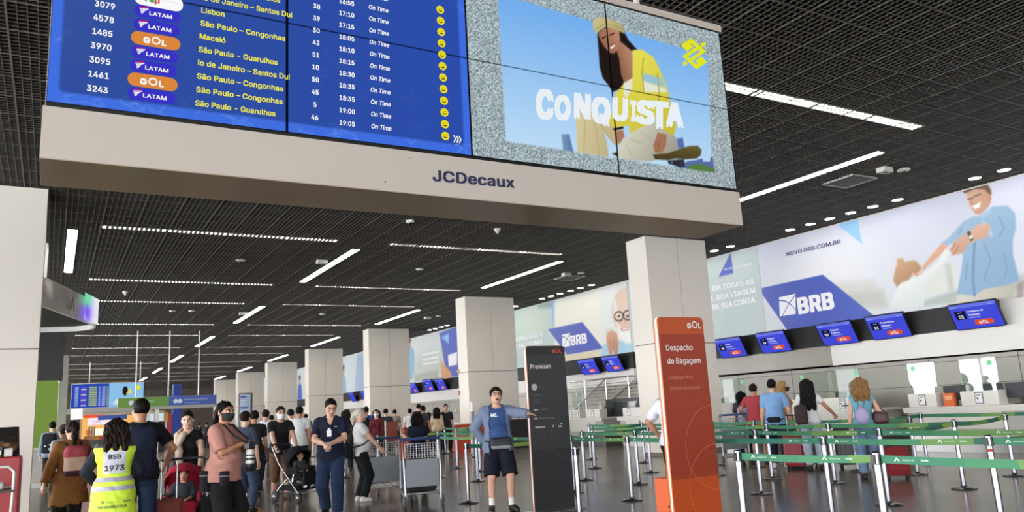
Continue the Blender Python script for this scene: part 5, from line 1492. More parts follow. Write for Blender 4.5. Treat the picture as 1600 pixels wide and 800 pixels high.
def draw_black(mb, f, w, h):
    gol(mb, f, w*.80, h-.075, .078, .004, TORG)
    mb.text(f, 'Premium', .055, h-.335, .125, TW, .004, 'LEFT', .014)
    mb.disc(f, .105, h-.60, .048, .003, mat('badge_grey', 'b9b9bc', .5)); mb.text(f, 'GOL', .105, h-.612, .03, mat('badge_dark', '4a4a4e', .5), .004, 'CENTER'); mb.text(f, '+fidel', .165, h-.612, .035, TGREY, .003)
    mb.text(f, 'Smiles Diamante e Ouro', .075, h-.72, .020, TGREY, .003)
    mb.text(f, 'Clientes Premium', .075, h-.79, .020, TGREY, .003); mb.text(f, 'Atendimento Prioritario', .075, h-.825, .020, TGREY, .003)
    mb.text(f, 'GOL+', .075, h-.935, .042, TW, .004, 'LEFT', .02); mb.text(f, 'Conforto', .19, h-.935, .042, TGREY, .004)
    mb.text(f, 'GOL', .075, h-1.06, .042, TW, .004, 'LEFT', .02); mb.text(f, 'Premium Economy', .165, h-1.06, .042, TGREY, .004)
    mb.text(f, 'AIRFRANCE', .075, h-1.185, .042, TW, .004, 'LEFT', .02, .1); mb.flat(f, [(.37, h-1.185), (.385, h-1.185), (.41, h-1.15), (.40, h-1.15)], .004, TW); mb.text(f, 'KLM', .475, h-1.19, .045, TW, .004, 'LEFT', .02); mb.text(f, '+', .435, h-1.185, .04, TGREY, .004)
    mb.disc(f, .535, h-1.142, .012, .004, TW, 10)
    arc(mb, f, w+.02, 1.02, .36, 95, 200, mat('totem_line_dark', '4c4c50', .5), wd=.005); arc(mb, f, w+.02, 1.02, .36, 200, 265, mat('totem_line_dark', '4c4c50', .5), wd=.005)
def draw_orange(mb, f, w, h):
    gol(mb, f, w*.80, h-.085, .098, .004, TW)
    mb.text(f, 'Despacho', .085, h-.37, .118, TW, .004, 'LEFT', .013); mb.text(f, 'de Bagagem', .085, h-.515, .118, TW, .004, 'LEFT', .013)
    lt = mat('totem_pale_text', 'c98a72', .5); mb.text(f, 'Baggage drop', .09, h-.68, .075, lt, .004, 'LEFT', 0, .2); mb.text(f, 'Dep\u00f3sito de equipaje', .09, h-.80, .075, lt, .004, 'LEFT', 0, .2, .85)
    ln = mat('totem_line_orange', 'd9764a', .5)
    for k in (0, 1):
        arc(mb, f, w+.02, .50 if k else .92, .46, 92, 268, ln, wd=.006)
totem('black upright sign with white Premium lettering beside the man in the grey blue jacket', 5.95, 6.63, 9.85, 2.35, mat('totem_black', '2e2f32', .35), mat('totem_black_band', '1f2022', .35), mat('totem_copper_edge', 'a8633a', .3, metal=.6), mat('totem_black_low', '232427', .35), .86, draw_black)
totem('tall orange upright sign with white Despacho de Bagagem lettering', 5.70, 6.37, 6.62, 2.36, mat('totem_orange', '96341a', .3), mat('totem_orange_band', 'b44c1a', .3), mat('totem_orange_edge', 'd9742f', .3), mat('totem_orange_low', 'b84a18', .3), .62, draw_orange, band_h=.19)

# ------------------------------------------------------------------ luggage carts
ALUM = mat('cart_aluminium', 'a4a6a8', .3, metal=.85); CGREY = mat('cart_panel_grey', '7b7f84', .45, metal=.3); CBLUE = mat('cart_handle_blue', '27407a', .45); WHEEL = mat('cart_wheel', '55534f', .6)
def luggage_cart(label, loc, rz):
    t = thing('luggage_cart', label, 'luggage cart', loc, math.radians(rz), 'airport luggage carts')
    def L(name, mb): return obj(name, mb, t, world=False)
    mb = MB()                                                    # front faces -y
    for sx in (-1, 1):
        mb.tube([(sx*.29, -.02, .12), (sx*.30, .0, .62), (sx*.30, .03, 1.0), (sx*.29, .16, 1.06)], .016, ALUM, 10)
        mb.tube([(sx*.29, -.02, .14), (sx*.27, .75, .20), (sx*.20, .95, .22)], .018, ALUM, 10)
    mb.tube([(-.29, -.01, .20), (.29, -.01, .20)], .014, ALUM, 8); mb.tube([(-.20, .95, .22), (.20, .95, .22)], .016, ALUM, 8)
    L('cart_frame', mb)
    mb = MB(); mb.box((-.275, -.02, .30), (.275, .0, .74), CGREY, .006); L('front_panel', mb)
    mb = MB()
    for z in np.linspace(.76, .98, 7): mb.tube([(-.28, -.0, z), (.28, -.0, z)], .004, ALUM, 5)
    for x in np.linspace(-.28, .28, 13): mb.tube([(x, 0, .755), (x, .0, .985)], .004, ALUM, 5)
    for sx in (-1, 1):
        for z in (.78, .87, .96): mb.tube([(sx*.28, 0, z), (sx*.28, .24, z)], .004, ALUM, 5)
    for x in np.linspace(-.26, .26, 9): mb.tube([(x, 0, .755), (x, .24, .80)], .0035, ALUM, 5)
    mb.tube([(-.28, .24, .8), (.28, .24, .8), (.28, .24, .98), (-.28, .24, .98)], .005, ALUM, 5, close=True)
    L('wire_basket', mb)
    mb = MB(); mb.tube([(-.33, .17, 1.03), (-.32, .12, 1.06), (.32, .12, 1.06), (.33, .17, 1.03)], .022, CBLUE, 10); mb.box((-.08, .085, 1.06), (.08, .15, 1.085), CBLUE, .006); L('handle', mb)
    mb = MB(); mb.box((-.27, .02, .185), (.27, .82, .205), ALUM, .004)
    for x in (-.18, -.06, .06, .18): mb.box((x-.012, .05, .203), (x+.012, .80, .212), CGREY)
    L('platform', mb)
    for sx, sy, r in ((-1, -.02, .085), (1, -.02, .085)):
        mb = MB(); mb.lathe([(.02, -.022), (r-.01, -.022), (r, -.012), (r, .012), (r-.01, .022), (.02, .022)], (sx*.31, sy, r), WHEEL, 20, 'x'); mb.tube([(sx*.29, sy, r), (sx*.335, sy, r)], .015, ALUM, 8); mb.tube([(sx*.29, sy, r), (sx*.285, sy+.01, .2)], .012, ALUM, 6); L('wheel', mb)
    mb = MB(); mb.lathe([(.015, -.018), (.06, -.018), (.065, 0), (.06, .018), (.015, .018)], (0, .92, .065), WHEEL, 18, 'x'); mb.tube([(0, .92, .065), (0, .93, .21)], .012, ALUM, 6); L('wheel', mb)
    return t
cx, cy = [float(v) for v in onZ(662, 790, 0)[:2]]
luggage_cart('grey luggage cart with blue handle and a black case, left of the man in shorts', (cx, cy, 0), -14)
c2x, c2y = [float(v) for v in onZ(634, 783, 0)[:2]]
luggage_cart('second luggage cart nested half hidden behind the grey cart with the black case', (c2x-.10, c2y+.75, 0), -14)

# ------------------------------------------------------------------ suitcases and bags
def suitcase(label, loc, rz, w=.45, h=.68, d=.27, col='1c1c1f', handle=.42, wheels=4, tilt=0.0, hard=True, name='suitcase', cat='suitcase', group=None):
    t = thing(name, label, cat, loc, math.radians(rz), group)
    m = mat('case_'+col, col, .45 if hard else .8, var=.1, vscale=10, bump=0 if hard else .2, bscale=90)
    dk = mat('case_trim', '18181a', .5)
    z0 = .06 if wheels else 0
    mb = MB(); mb.box((-w/2, -d/2, z0), (w/2, d/2, z0+h), m, min(.06, d*.25))
    if hard:
        for k in range(5): x = -w*.32+k*w*.16; mb.box((x-.010, -d/2-.006, z0+.07), (x+.010, -d/2+.02, z0+h-.07), m, .004)
    sh_ = obj('case_shell', mb, t, world=False)
    mb = MB(); mb.box((-w/2-.004, -.008, z0+.03), (w/2+.004, .008, z0+h-.03), dk)
    if not hard: mb.box((-w*.38, -d/2-.03, z0+.08), (w*.38, -d/2+.01, z0+h*.62), m, .02)
    zb_ = obj('zip_band', mb, sh_, world=False)
    if handle:
        mb = MB()
        for sx in (-1, 1): mb.tube([(sx*.09, d*.35, z0+h-.02), (sx*.09, d*.35, z0+h+handle)], .008, ALUM, 6)
        mb.tube([(-.1, d*.35, z0+h+handle), (.1, d*.35, z0+h+handle)], .014, dk, 8); obj('pull_handle', mb, t, world=False)
    mb = MB(); mb.tube([(-.08, 0, z0+h-.005), (-.06, 0, z0+h+.03), (.06, 0, z0+h+.03), (.08, 0, z0+h-.005)], .010, dk, 6); obj('top_grip', mb, sh_, world=False)
    if wheels:
        for sx in (-1, 1):
            for sy in (-1, 1): mb = MB(); mb.lathe([(.01, -.014), (.03, -.014), (.03, .014), (.01, .014)], (sx*w*.38, sy*d*.34, .03), dk, 12, 'x'); mb.box((sx*w*.38-.01, sy*d*.34-.01, .03), (sx*w*.38+.01, sy*d*.34+.01, .075), dk); obj('wheel', mb, t, world=False)
    return t
a = math.radians(-14)
def cart_at(x, y, z, lx, ly): return (lx+math.cos(a)*x-math.sin(a)*y, ly+math.sin(a)*x+math.cos(a)*y, z)
suitcase('black suitcase lying on the platform of the grey luggage cart', cart_at(0, .30, .215, cx, cy), -14, .50, .26, .46, '161618', 0, 0, hard=False)
# ------------------------------------------------------------------ people
from mathutils.bvhtree import BVHTree
def fc(at, rel): return 180-math.degrees(math.atan2(at[0], at[1]))+rel        # rel 0: towards the camera, +90: towards the right of the photo, 180: away
BLACKC, NAVYC, WHITEC, JEANS, DJEANS, GREYC = cloth('1a1a1c'), cloth('181d30'), cloth('d8d6d4'), cloth('8f9fb2'), cloth('24324f'), cloth('5c5f66')
SHB, SHW = mat('shoe_black', '151516', .45), mat('shoe_white', 'dcdad6', .5)
MASKW, MASKB = mat('mask_white', 'e4e6e8', .7), mat('mask_black', '17171a', .7)
SPEC = mat('spectacle_dark', '222026', .3); STRAP = mat('strap_black', '161618', .7)
def carry(P, name, label, cat, group=None):
    t = thing(name, label, cat, tuple(P.root.location), P.root.rotation_euler.z, group); t['_k'] = P.k
    return t
def cadd(t, name, mb, label=None):
    k = t['_k']; mb.v = [tuple(np.array(v)*k) for v in mb.v]; return obj(name, mb, t, world=False, label=label)
def drape(P, target, mb, side, lift=.004):
    """press flat lettering onto a garment: side +1 the front, -1 the back; coordinates in the figure's own frame"""
    me = target.data; bv = BVHTree.FromPolygons([v.co for v in me.vertices], [p.vertices for p in me.polygons])
    out = []
    for v in mb.v:
        o = Vector((v[0]*P.k, side*.8, v[2]*P.k)); hit = bv.ray_cast(o, Vector((0, -side, 0)))
        y = hit[0].y if hit[0] is not None else v[1]*P.k
        out.append((v[0]*P.k, y+side*(lift+abs(v[1])*.0), v[2]*P.k))
    mb.v = out
def strap_path(P, side, z0, z1, x0, x1, y0, yshift=0): return None
def backpack(P, label, mats, w=.15, h=.23, d=.085, z=1.20, y=-.20, pick=None, straps=True, pocket=True):
    t = carry(P, 'backpack', label, 'backpack')
    c = P.up(0, y, z)
    R = None
    soft('bag_body', [sb(c, (w, d, h), .06), se(c+[0, -.01, h*.55], (w*.95, d, h*.5), .05)], max(P.h, .009), mats, t, pick and (lambda q: pick(q/1.0, c)), k=P.k, wav=.004)
    if pocket: soft('front_pocket', [sb(c+[0, -d-.005, -h*.38], (w*.78, .03, h*.45), .025)], max(P.h, .009), [mats[-1]], t, k=P.k)
    if straps:
        for sd in (1, -1):
            mb = MB(); m = STRAP
            pts = [P.up(sd*.075, y+.06, z+h*.85), P.up(sd*.105, -.095, 1.455), P.up(sd*.115, .02, 1.482), P.up(sd*.120, .115, 1.36), P.up(sd*.145, .12, 1.2), P.up(sd*.16, .02, 1.08), P.up(sd*.12, -.12, z-h*.7)]
            mb.tube(pts, .017, m, 8); cadd(t, 'strap', mb)
    mb = MB(); mb.tube([c+[-.03, d*.4, h*.98], c+[-.025, d*.3, h*1.12], c+[.025, d*.3, h*1.12], c+[.03, d*.4, h*.98]], .008, STRAP, 6); cadd(t, 'carry_loop', mb)
    return t
def trousers(P, m, ease=.012, legs=2, top=1.03, e=.010, name='trousers'): return P.wear(name, m, top=top, hem=None, e=e, legs=legs, neck=None, ease=ease)

# ---- man leaning on the black sign
at = (5.74, 10.42)
P = Person('man in glasses, open grey blue jacket and shorts, a hand on the black sign', at, fc(at, 6), 1.77, 1.06, .007, 'light', head=(4, -6, -4), R=(.19, -.12, .98), Rh=(1, -.35, 0), L=(-.42, .50, 1.36), Lh=(-.4, -.6, -.6), Lcurl=.15, belly=.75, mouth=1.0, Rfoot=(.13, .0), Lfoot=(-.15, .06), toes=(10, 30)).body()
tee = P.wear('t_shirt', cloth('39517f'), hem=.90, sleeve=.55, e=.016)
P.wear('shorts', cloth('161a26'), top=1.0, e=.012, legs=.98, neck=None, ease=.034)
P.wear('jacket', cloth('6d7a92'), hem=.78, sleeve=1.98, e=.032, openfront=(.118, 1.4), ease=.014, flare=.02, hemfn=lambda X, Y: -.05*np.sin(X*6))
P.hair('fringe', 'dark', wave=.003); P.glasses(SPEC); P.sock(mat('sock_white', 'e8e6e2', .8), .2); P.shoes(SHB)
f = Frame((0, 0, 0), (-1, 0, 0), (0, 0, 1)); mb = MB(); mb.text(f, 'ME.', -.10, 1.345, .085, mat('print_white', 'e4e6ea', .7), 0, 'LEFT', .03); drape(P, tee, mb, 1); obj('chest_print', mb, tee, world=False)
mb = MB(); mb.text(f, 'HOME', -.10, 1.275, .06, mat('print_navy', '24345a', .7), 0, 'LEFT', .02); drape(P, tee, mb, 1); obj('chest_print', mb, tee, world=False)
t = carry(P, 'waist_bag', 'black and grey waist bag on the belly of the man leaning on the black sign', 'waist bag')
c = P.up(-.02, .245, .97)
soft('bag_body', [sb(c, (.15, .055, .085), .045)], .008, [mat('bag_black', '1b1d26', .6), mat('bag_grey', '8d8f96', .5)], t, lambda q: (q[:, 2] < c[2]-.035).astype(int), k=P.k)
mb = MB(); mb.tube([c+[.14, 0, .02], P.up(.19, .12, 1.0), P.up(.20, 0, 1.01), P.up(.15, -.14, 1.02), P.up(-.15, -.14, 1.02), P.up(-.20, 0, 1.01), P.up(-.19, .12, 1.0), c+[-.14, 0, .02]], .013, STRAP, 6); cadd(t, 'belt_strap', mb)
mb = MB(); mb.tube([c+[-.12, .058, .03], c+[.12, .058, .03]], .004, GLB, 5); cadd(t, 'zip', mb)

# ---- man in a navy polo with a phone
at = spot(517, 12.0)
P = Person('man in navy polo shirt and blue trousers walking, looking down at his phone', at, fc(at, -8), 1.75, 1.08, .007, 'light', head=(18, 22, 0), R=(.05, .29, 1.09), L=(-.045, .30, 1.10), Rh=(1, -.3, -.6), Lh=(-1, -.3, -.6), Rcurl=.6, Lcurl=.8, belly=.3, Rfoot=(.10, -.14), Lfoot=(-.11, .14), Rlift=.04).body()
po = P.wear('polo_shirt', NAVYC, hem=.83, sleeve=.78, e=.022, ease=.012, neck='v'); trousers(P, DJEANS, .016); P.hair('short', 'black'); P.glasses(SPEC); P.shoes(SHB)
mb = MB()
for sd in (1, -1): mb.tube([P.up(sd*.06, -.06, 1.50), P.up(sd*.075, .06, 1.47), P.up(sd*.02, .15, 1.33), P.up(0, .165, 1.30)], .004, STRAP, 5)
P.add('lanyard', mb)
mb = MB(); q = P.up(0, .165, 1.25); mb.box(q+[-.035, 0, -.05], q+[.035, .006, .05], mat('badge_white', 'e6e8ea', .4), .003); mb.box(q+[-.018, -.004, .05], q+[.018, .008, .075], mat('badge_white', 'e6e8ea', .4), .003); P.add('name_badge', mb)
f = Frame((0, 0, 0), (-1, 0, 0), (0, 0, 1)); mb = MB(); mb.text(f, 'GOL', .075, 1.335, .03, WHITEC, 0, 'LEFT', .03); drape(P, po, mb, 1); obj('chest_logo', mb, po, world=False)
g1 = (P.grip[1]+P.grip[-1])/2
t = carry(P, 'mobile_phone', 'dark mobile phone in the hands of the man in navy polo', 'phone')
mb = MB(); mb.box(g1+[-.038, -.004, -.06], g1+[.038, .006, .08], mat('phone_black', '101216', .2), .003); cadd(t, 'phone_body', mb)

# ---- woman with pale grey hair, side view
at = spot(563, 14.0)
P = Person('woman with pale tied hair, white top and black trousers, seen from the side', at, fc(at, 105), 1.60, 1.12, .008, 'light', female=True, head=(-8, 0, 0), R=(.24, .33, .98), Rh=(.5, -1, -.2), L=(-.24, .24, .95), Lh=(-.5, -1, 0), belly=.6).body()
P.wear('top', cloth('cfcccb'), hem=.86, sleeve=.55, e=.02, ease=.014); trousers(P, cloth('17171a'), .012); P.shoes(SHW); P.hair('pony', 'grey', .22, wave=.004)
t = carry(P, 'shoulder_bag', 'black shoulder bag behind the woman with pale hair', 'bag')
soft('bag_body', [sb(P.up(.06, -.27, .98), (.13, .09, .15), .06)], .010, [cloth('1c1c20')], t, k=P.k, wav=.004)
mb = MB(); mb.tube([P.up(.06, -.24, 1.1), P.up(-.09, -.12, 1.44), P.up(-.10, .0, 1.49), P.up(-.06, .15, 1.40), P.up(.16, .16, 1.18), P.up(.22, .0, 1.08), P.up(.14, -.22, 1.02)], .014, STRAP, 6); cadd(t, 'strap', mb)

# ---- father with the pram
at = spot(437, 15.4)
P = Person('man in black t-shirt, white mask and dark glasses pushing a black pram', at, fc(at, 14), 1.74, 1.02, .008, 'light', head=(0, 8, 0), lean=(0, .04), R=(.17, .36, .98), L=(-.24, .36, .98), Rh=(.8, -.6, -.3), Lh=(-.8, -.6, -.3), Rcurl=.9, Lcurl=.9, Rfoot=(.10, -.10), Lfoot=(-.10, .12)).body()
P.wear('t_shirt', BLACKC, hem=.84, sleeve=.62, e=.02, ease=.01); P.wear('shorts', cloth('6a4a32'), top=1.02, e=.010, legs=1.35, neck=None, ease=.016); P.hair('short', 'dark'); P.mask(MASKW); P.glasses(mat('sunglasses', '101012', .2)); P.shoes(mat('shoe_brown', '4a3a30', .6))
FATHER = P
def pram(label, loc, rz, seat_c, hood_c, frame_c):
    t = thing('pram', label, 'pram', loc, math.radians(rz))
    L = lambda n, mb: obj(n, mb, t, world=False)
    fm = mat('pram_frame_'+frame_c, frame_c, .25, metal=.9); dk = mat('pram_black', '17171a', .6)
    mb = MB()                       # child looks to +y
    for sx in (-1, 1):
        mb.tube([(sx*.23, -.50, 1.0), (sx*.24, -.30, .70), (sx*.25, .10, .32), (sx*.26, .30, .14)], .015, fm, 10)
        mb.tube([(sx*.25, -.02, .42), (sx*.26, -.25, .26), (sx*.27, -.36, .12)], .015, fm, 10)
        mb.tube([(sx*.25, .10, .36), (sx*.235, .12, .50)], .013, fm, 8)
    mb.tube([(-.26, .28, .16), (.26, .28, .16)], .012, fm, 8); mb.tube([(-.27, -.34, .14), (.27, -.34, .14)], .012, fm, 8)
    L('pram_frame', mb)
    mb = MB(); mb.tube([(-.23, -.50, 1.0), (-.2, -.56, 1.04), (.2, -.56, 1.04), (.23, -.50, 1.0)], .018, dk, 8); L('handle_bar', mb)
    sm = cloth(seat_c); hm = cloth(hood_c)
    soft('seat', [sb((0, .06, .48), (.20, .20, .05), .04), sb((0, -.14, .70), (.20, .06, .26), .05, .03, rotm(0, -18)), sb((0, .30, .42), (.17, .03, .12), .025), sb((.20, .04, .55), (.025, .16, .08), .02), sb((-.20, .04, .55), (.025, .16, .08), .02)], .012, [sm], t)
    mb = MB(); n = 9; m_ = 12; vs = []       # hood: a ribbed quarter shell
    for i in range(n+1):
        a = math.radians(165-115*i/n)
        for j in range(m_+1):
            b = math.pi*j/m_; r = .32*(1+.015*math.cos(i*math.pi)); vs.append((.235*math.cos(b), -.06+r*math.cos(a)*math.sin(b)**.6, .68+r*math.sin(a)*math.sin(b)**.6))
    fs = [(i*(m_+1)+j, i*(m_+1)+j+1, (i+1)*(m_+1)+j+1, (i+1)*(m_+1)+j) for i in range(n) for j in range(m_)]
    inner = [(x*.95, -.06+(y+.06)*.95, .68+(z-.68)*.95) for x, y, z in vs]
    mb.raw(vs, fs, hm, True); mb.raw(inner, [f[::-1] for f in fs], hm, True); L('hood', mb)
    mb = MB(); mb.box((-.22, -.30, .20), (.22, .22, .30), cloth('1b1b1e'), .03); L('basket', mb)
    for sx in (-1, 1):
        for y, r in ((.30, .085), (-.36, .105)):
            mb = MB(); mb.lathe([(.02, -.02), (r-.012, -.022), (r, -.01), (r, .01), (r-.012, .022), (.02, .02)], (sx*.28, y, r), dk, 20, 'x'); mb.lathe([(.001, -.024), (.03, -.024), (.03, .024), (.001, .024)], (sx*.28, y, r), fm, 12, 'x'); L('wheel', mb)
    return t
def seated_child(label, loc, rz, H, hair, skin, top, legs, z=0.0, style='short'):
    P = Person(label, (loc[0], loc[1]), rz, H, 1.15, .009, skin, child=True, crouch=.0, Rfoot=(.1, .02), z=loc[2], R=(.15, .25, 1.12), L=(-.12, .27, 1.10), Lcurl=.9, Rcurl=.9)
    for sd in (1, -1):            # thighs forward, shins down
        old = (P.hip[sd].copy(), P.kn[sd].copy(), P.an[sd].copy()); kn = P.hip[sd]+np.array([sd*.05, .36, .04]); an = kn+np.array([0, .08, -.36])
        P.kn[sd], P.an[sd] = kn, an
    keep = [p for p in P.P if not p[1].startswith('leg')]; P.P = keep
    for sd in (1, -1):
        l = 'legR' if sd > 0 else 'legL'; Hp, K, A = P.hip[sd], P.kn[sd], P.an[sd]
        P.C(l+'t', Hp, K, .10, .07, .03); P.C(l+'c', K, A, .062, .045, .02); t = np.array([sd*.1, .9, .35]); P.toe[sd] = t
        P.C(l+'o', A+[0, -.02, -.03], A+t*.13+[0, 0, -.04], .042, .036, .03)
    P.body(); P.wear('top', cloth(top), hem=.86, sleeve=1.6, e=.022, ease=.014); P.wear('leggings', cloth(legs), top=1.0, e=.014, legs=2, neck=None, ease=.014)
    for sd in (1, -1):
        pr = P.grab(('legR' if sd > 0 else 'legL')+'o' if False else (('legR' if sd > 0 else 'legL')+'o',), .01); S = Sdf(*P._bounds(pr, .02), .012/P.k)
        for p in pr: S.prim(p, .012)
        P._mesh('shoe', S, [SHW])
    P.hair(style, hair); return P
pz = deep(468, 720, 14.7); px_, py_ = float(pz[0]), float(pz[1])
prz = fc((px_, py_), 40)
pram('black pram with chrome frame and hood, pushed by the man in the white mask', (px_, py_, 0), prz, '1d1d20', '17171a', 'c8c8cc')
seated_child('toddler in dark outfit sitting in the black pram', (px_, py_, -.02), prz, .88, 'brown', 'light', '4a474c', '24242a', -.02)

# ---- woman photographer
at = spot(349, 9.3)
P = Person('photographer with long black ponytail, black mask and pink shirt holding a camera', at, fc(at, 58), 1.71, 1.2, .007, 'tan', female=True, head=(-14, 4, 0), R=(.03, .25, 1.25), L=(-.09, .27, 1.23), Rh=(1, -.4, -.6), Lh=(-1, -.4, -.6), Rcurl=.9, Lcurl=.9, belly=.5, Rfoot=(.12, -.06), Lfoot=(-.12, .06)).body()
P.wear('shirt', cloth('b98478'), hem=.83, sleeve=.95, e=.026, ease=.02, flare=.02); trousers(P, cloth('141416'), .02); P.shoes(SHB); P.hair('pony', 'black', .34, wave=.006); P.mask(MASKB)
t = carry(P, 'camera', 'black camera with black and white long lens hanging from the photographer\'s hands', 'camera')
g = (P.grip[1]+P.grip[-1])/2+np.array([0, .035, .0])
CAMB, LENSW = mat('camera_black', '18181a', .4), mat('lens_cream', 'd8d6cc', .4)
mb = MB(); mb.box(g+[-.075, -.045, -.045], g+[.075, .03, .05], CAMB, .012); mb.box(g+[-.03, -.05, .045], g+[.03, .02, .08], CAMB, .01); cadd(t, 'camera_body', mb)
mb = MB(); mb.lathe([(.042, -.05), (.05, -.10), (.05, -.16)], g, LENSW, 20); cadd(t, 'lens_barrel', mb)
mb = MB(); mb.lathe([(.0525, -.105), (.0525, -.125)], g, CAMB, 20); mb.lathe([(.054, -.145), (.054, -.175)], g, CAMB, 20); mb.lathe([(.05, -.175), (.052, -.21)], g, LENSW, 20); mb.lathe([(.055, -.21), (.058, -.30), (.05, -.302)], g, CAMB, 20); cadd(t, 'lens_ring_and_hood', mb)
mb = MB(); mb.tube([g+[.07, 0, .03], P.up(.10, .20, 1.36), P.up(.085, .06, 1.49), P.up(.07, -.08, 1.50), P.up(-.07, -.08, 1.50), P.up(-.085, .06, 1.49), P.up(-.10, .20, 1.36), g+[-.07, 0, .03]], .013, STRAP, 6); cadd(t, 'neck_strap', mb)
for i, (dx, dy, dz, r, hh, lb) in enumerate(((.21, -.10, .84, .062, .22, 'tall black lens pouch on the right hip of the photographer'), (.19, .14, .86, .055, .15, 'small black lens pouch at the front of the photographer\'s belt'))):
    t = carry(P, 'lens_pouch', lb, 'pouch'); q = P.up(dx, dy, dz)
    mb = MB(); mb.lathe([(r*.9, -hh/2), (r, -hh/2+.02), (r, hh/2-.04)], q, cloth('1a1a1d'), 20); cadd(t, 'pouch_body', mb)
    mb = MB(); mb.lathe([(r*1.05, hh/2-.04), (r*1.05, hh/2-.028)], q, mat('pouch_grey_band', '6d6f74', .6), 20); mb.lathe([(r*1.04, hh/2-.028), (r*1.02, hh/2+.01), (r*.7, hh/2+.02)], q, cloth('1a1a1d'), 20); cadd(t, 'pouch_lid', mb)
    mb = MB(); q2 = q+[0, 0, hh/2-.02]; mb.tube([q2+[-r, 0, 0], q2+[-r-.03, .0, .05]], .008, STRAP, 5); cadd(t, 'pouch_strap', mb)
pc = deep(331, 770, 10.2)
suitcase('black soft trolley case standing behind the photographer', (float(pc[0]), float(pc[1]), 0), fc((pc[0], pc[1]), 20), .38, .52, .24, '1d1d20', .3, 4, hard=False)

# ---- mother with scarf, red buggy with a child
at = spot(293, 11.0)
P = Person('woman in black dress with cream scarf over one shoulder, standing behind a red buggy', at, fc(at, -6), 1.66, .98, .008, 'fair', female=True, head=(0, 8, 4), R=(.24, .12, .93), L=(-.20, .30, .98), Lcurl=1.0, Rcurl=.9).body()
P.wear('dress', cloth('161617'), hem=.55, sleeve=.35, e=.018, neck='v'); P.shoes(SHB); P.hair('bun', 'dark', .1)
soft('scarf', [sc(P.up(.10, -.06, 1.47), P.up(.13, .10, 1.42), .05), sc(P.up(.13, .10, 1.42), P.up(.10, .165, 1.20), .052, .06), sc(P.up(.10, .165, 1.20), P.up(.09, .16, .93), .05, .05, fl=YF, q=.6), sc(P.up(.05, .12, 1.44), P.up(.12, .17, 1.25), .045)], .008, [cloth('cdb9a4')], P.root, k=P.k, wav=.007)
pz = deep(287, 745, 10.2); bx, by = float(pz[0]), float(pz[1]); brz = fc((bx, by), -4)
pram('red buggy with a small child, in front of the woman with the cream scarf', (bx, by, 0), brz, 'b3283f', 'b3283f', '8d8f94')
seated_child('small child in a dark top with hands at the mouth, sitting in the red buggy', (bx, by, -.02), brz, .92, 'dark', 'light', '3b3f46', '2d3a52')
t = thing('striped_bag', 'black and white striped bag hanging beside the red buggy', 'bag', (bx, by, 0), math.radians(brz))
soft('bag_body', [se((-.34, -.36, .72), (.12, .08, .15), .02)], .008, [mat('stripe_white', 'dedbd6', .7), mat('stripe_black', '1a1a1c', .7)], t, lambda q: ((q[:, 2]*26).astype(int) % 2))
mb = MB(); mb.tube([(-.34, -.36, .86), (-.30, -.48, 1.0), (-.24, -.52, 1.02)], .007, STRAP, 6); obj('strap', mb, t, world=False)

# ---- tall man in navy with backpack
at = spot(218, 9.3)
P = Person('tall man in dark navy t-shirt with a big navy backpack, seen from behind', at, fc(at, 184), 1.80, 1.08, .007, 'tan', head=(18, 4, 0), R=(.30, .16, 1.0), Rh=(1, -.8, -.1), L=(-.25, .22, 1.05), Rfoot=(.11, .08), Lfoot=(-.11, -.1), Rcurl=.9).body()
P.wear('t_shirt', cloth('12151f'), hem=.85, sleeve=.72, e=.022, ease=.012); trousers(P, cloth('26334c'), .014); P.shoes(SHB); P.hair('short', 'black')
backpack(P, 'big navy backpack worn by the tall man in dark navy', [cloth('1d2438'), cloth('1a2032')], .155, .28, .10, 1.17, -.215)
pc = deep(262, 775, 9.6)
suitcase('brown red trolley case beside the tall man with the navy backpack', (float(pc[0]), float(pc[1]), 0), fc((pc[0], pc[1]), 10), .34, .56, .22, '6d2d24', .45, 4, hard=False)

# ---- woman in the yellow safety vest
at = spot(180, 8.4)
P = Person('airport worker with dark hair in a yellow safety vest marked BSB 1973, from behind', at, fc(at, 178), 1.57, 1.02, .0065, 'tan', female=True, head=(10, 0, 0), L=(-.20, .22, 1.02), Lh=(-1, -.6, -.2), R=(.22, .24, 1.0), Rh=(.7, -.6, -.3), Rcurl=.8, Lcurl=.8).body()
P.wear('jacket', cloth('20242e'), hem=.9, sleeve=1.95, e=.018, ease=.014); trousers(P, cloth('1c1e26'), .014); P.shoes(SHB)
VEST, VGREY = mat('vest_lime', 'cfee3a', .6, var=.06, vscale=6), mat('vest_reflective_grey', 'a9a6b4', .4)
vest = P.wear('safety_vest', VEST, hem=.50, e=.042, neck='v', flare=.075, ripple=.010, mats=[VEST, VGREY, mat('vest_trim', '3a3d3c', .7)], pick=lambda c: np.where(((c[:, 2] > 1.045) & (c[:, 2] < 1.095)) | ((c[:, 2] > .945) & (c[:, 2] < .995)), 1, np.where((c[:, 2] > 1.44) & (np.abs(c[:, 0]) > .07), 2, 0)))
P.hair('long', 'dark', .25, wave=.006)
f = Frame((0, 0, 0), (1, 0, 0), (0, 0, 1))
mb = MB(); n = 12
vs = [(x, 0, z) for z in np.linspace(1.135, 1.405, n) for x in np.linspace(-.115, .125, n)]
mb.raw(vs, [(i*n+j, i*n+j+1, (i+1)*n+j+1, (i+1)*n+j) for i in range(n-1) for j in range(n-1)], mat('vest_number_patch', 'c9c9d2', .6)); drape(P, vest, mb, -1, .005); obj('number_patch', mb, vest, world=False)
VB = mat('vest_print', '14161a', .6)
for tx, zz, sz in (('BSB', 1.305, .100), ('1973', 1.170, .118)): mb = MB(); mb.text(f, tx, .005, zz, sz, VB, 0, 'CENTER', .03); drape(P, vest, mb, -1, .010); obj('number_print', mb, vest, world=False)
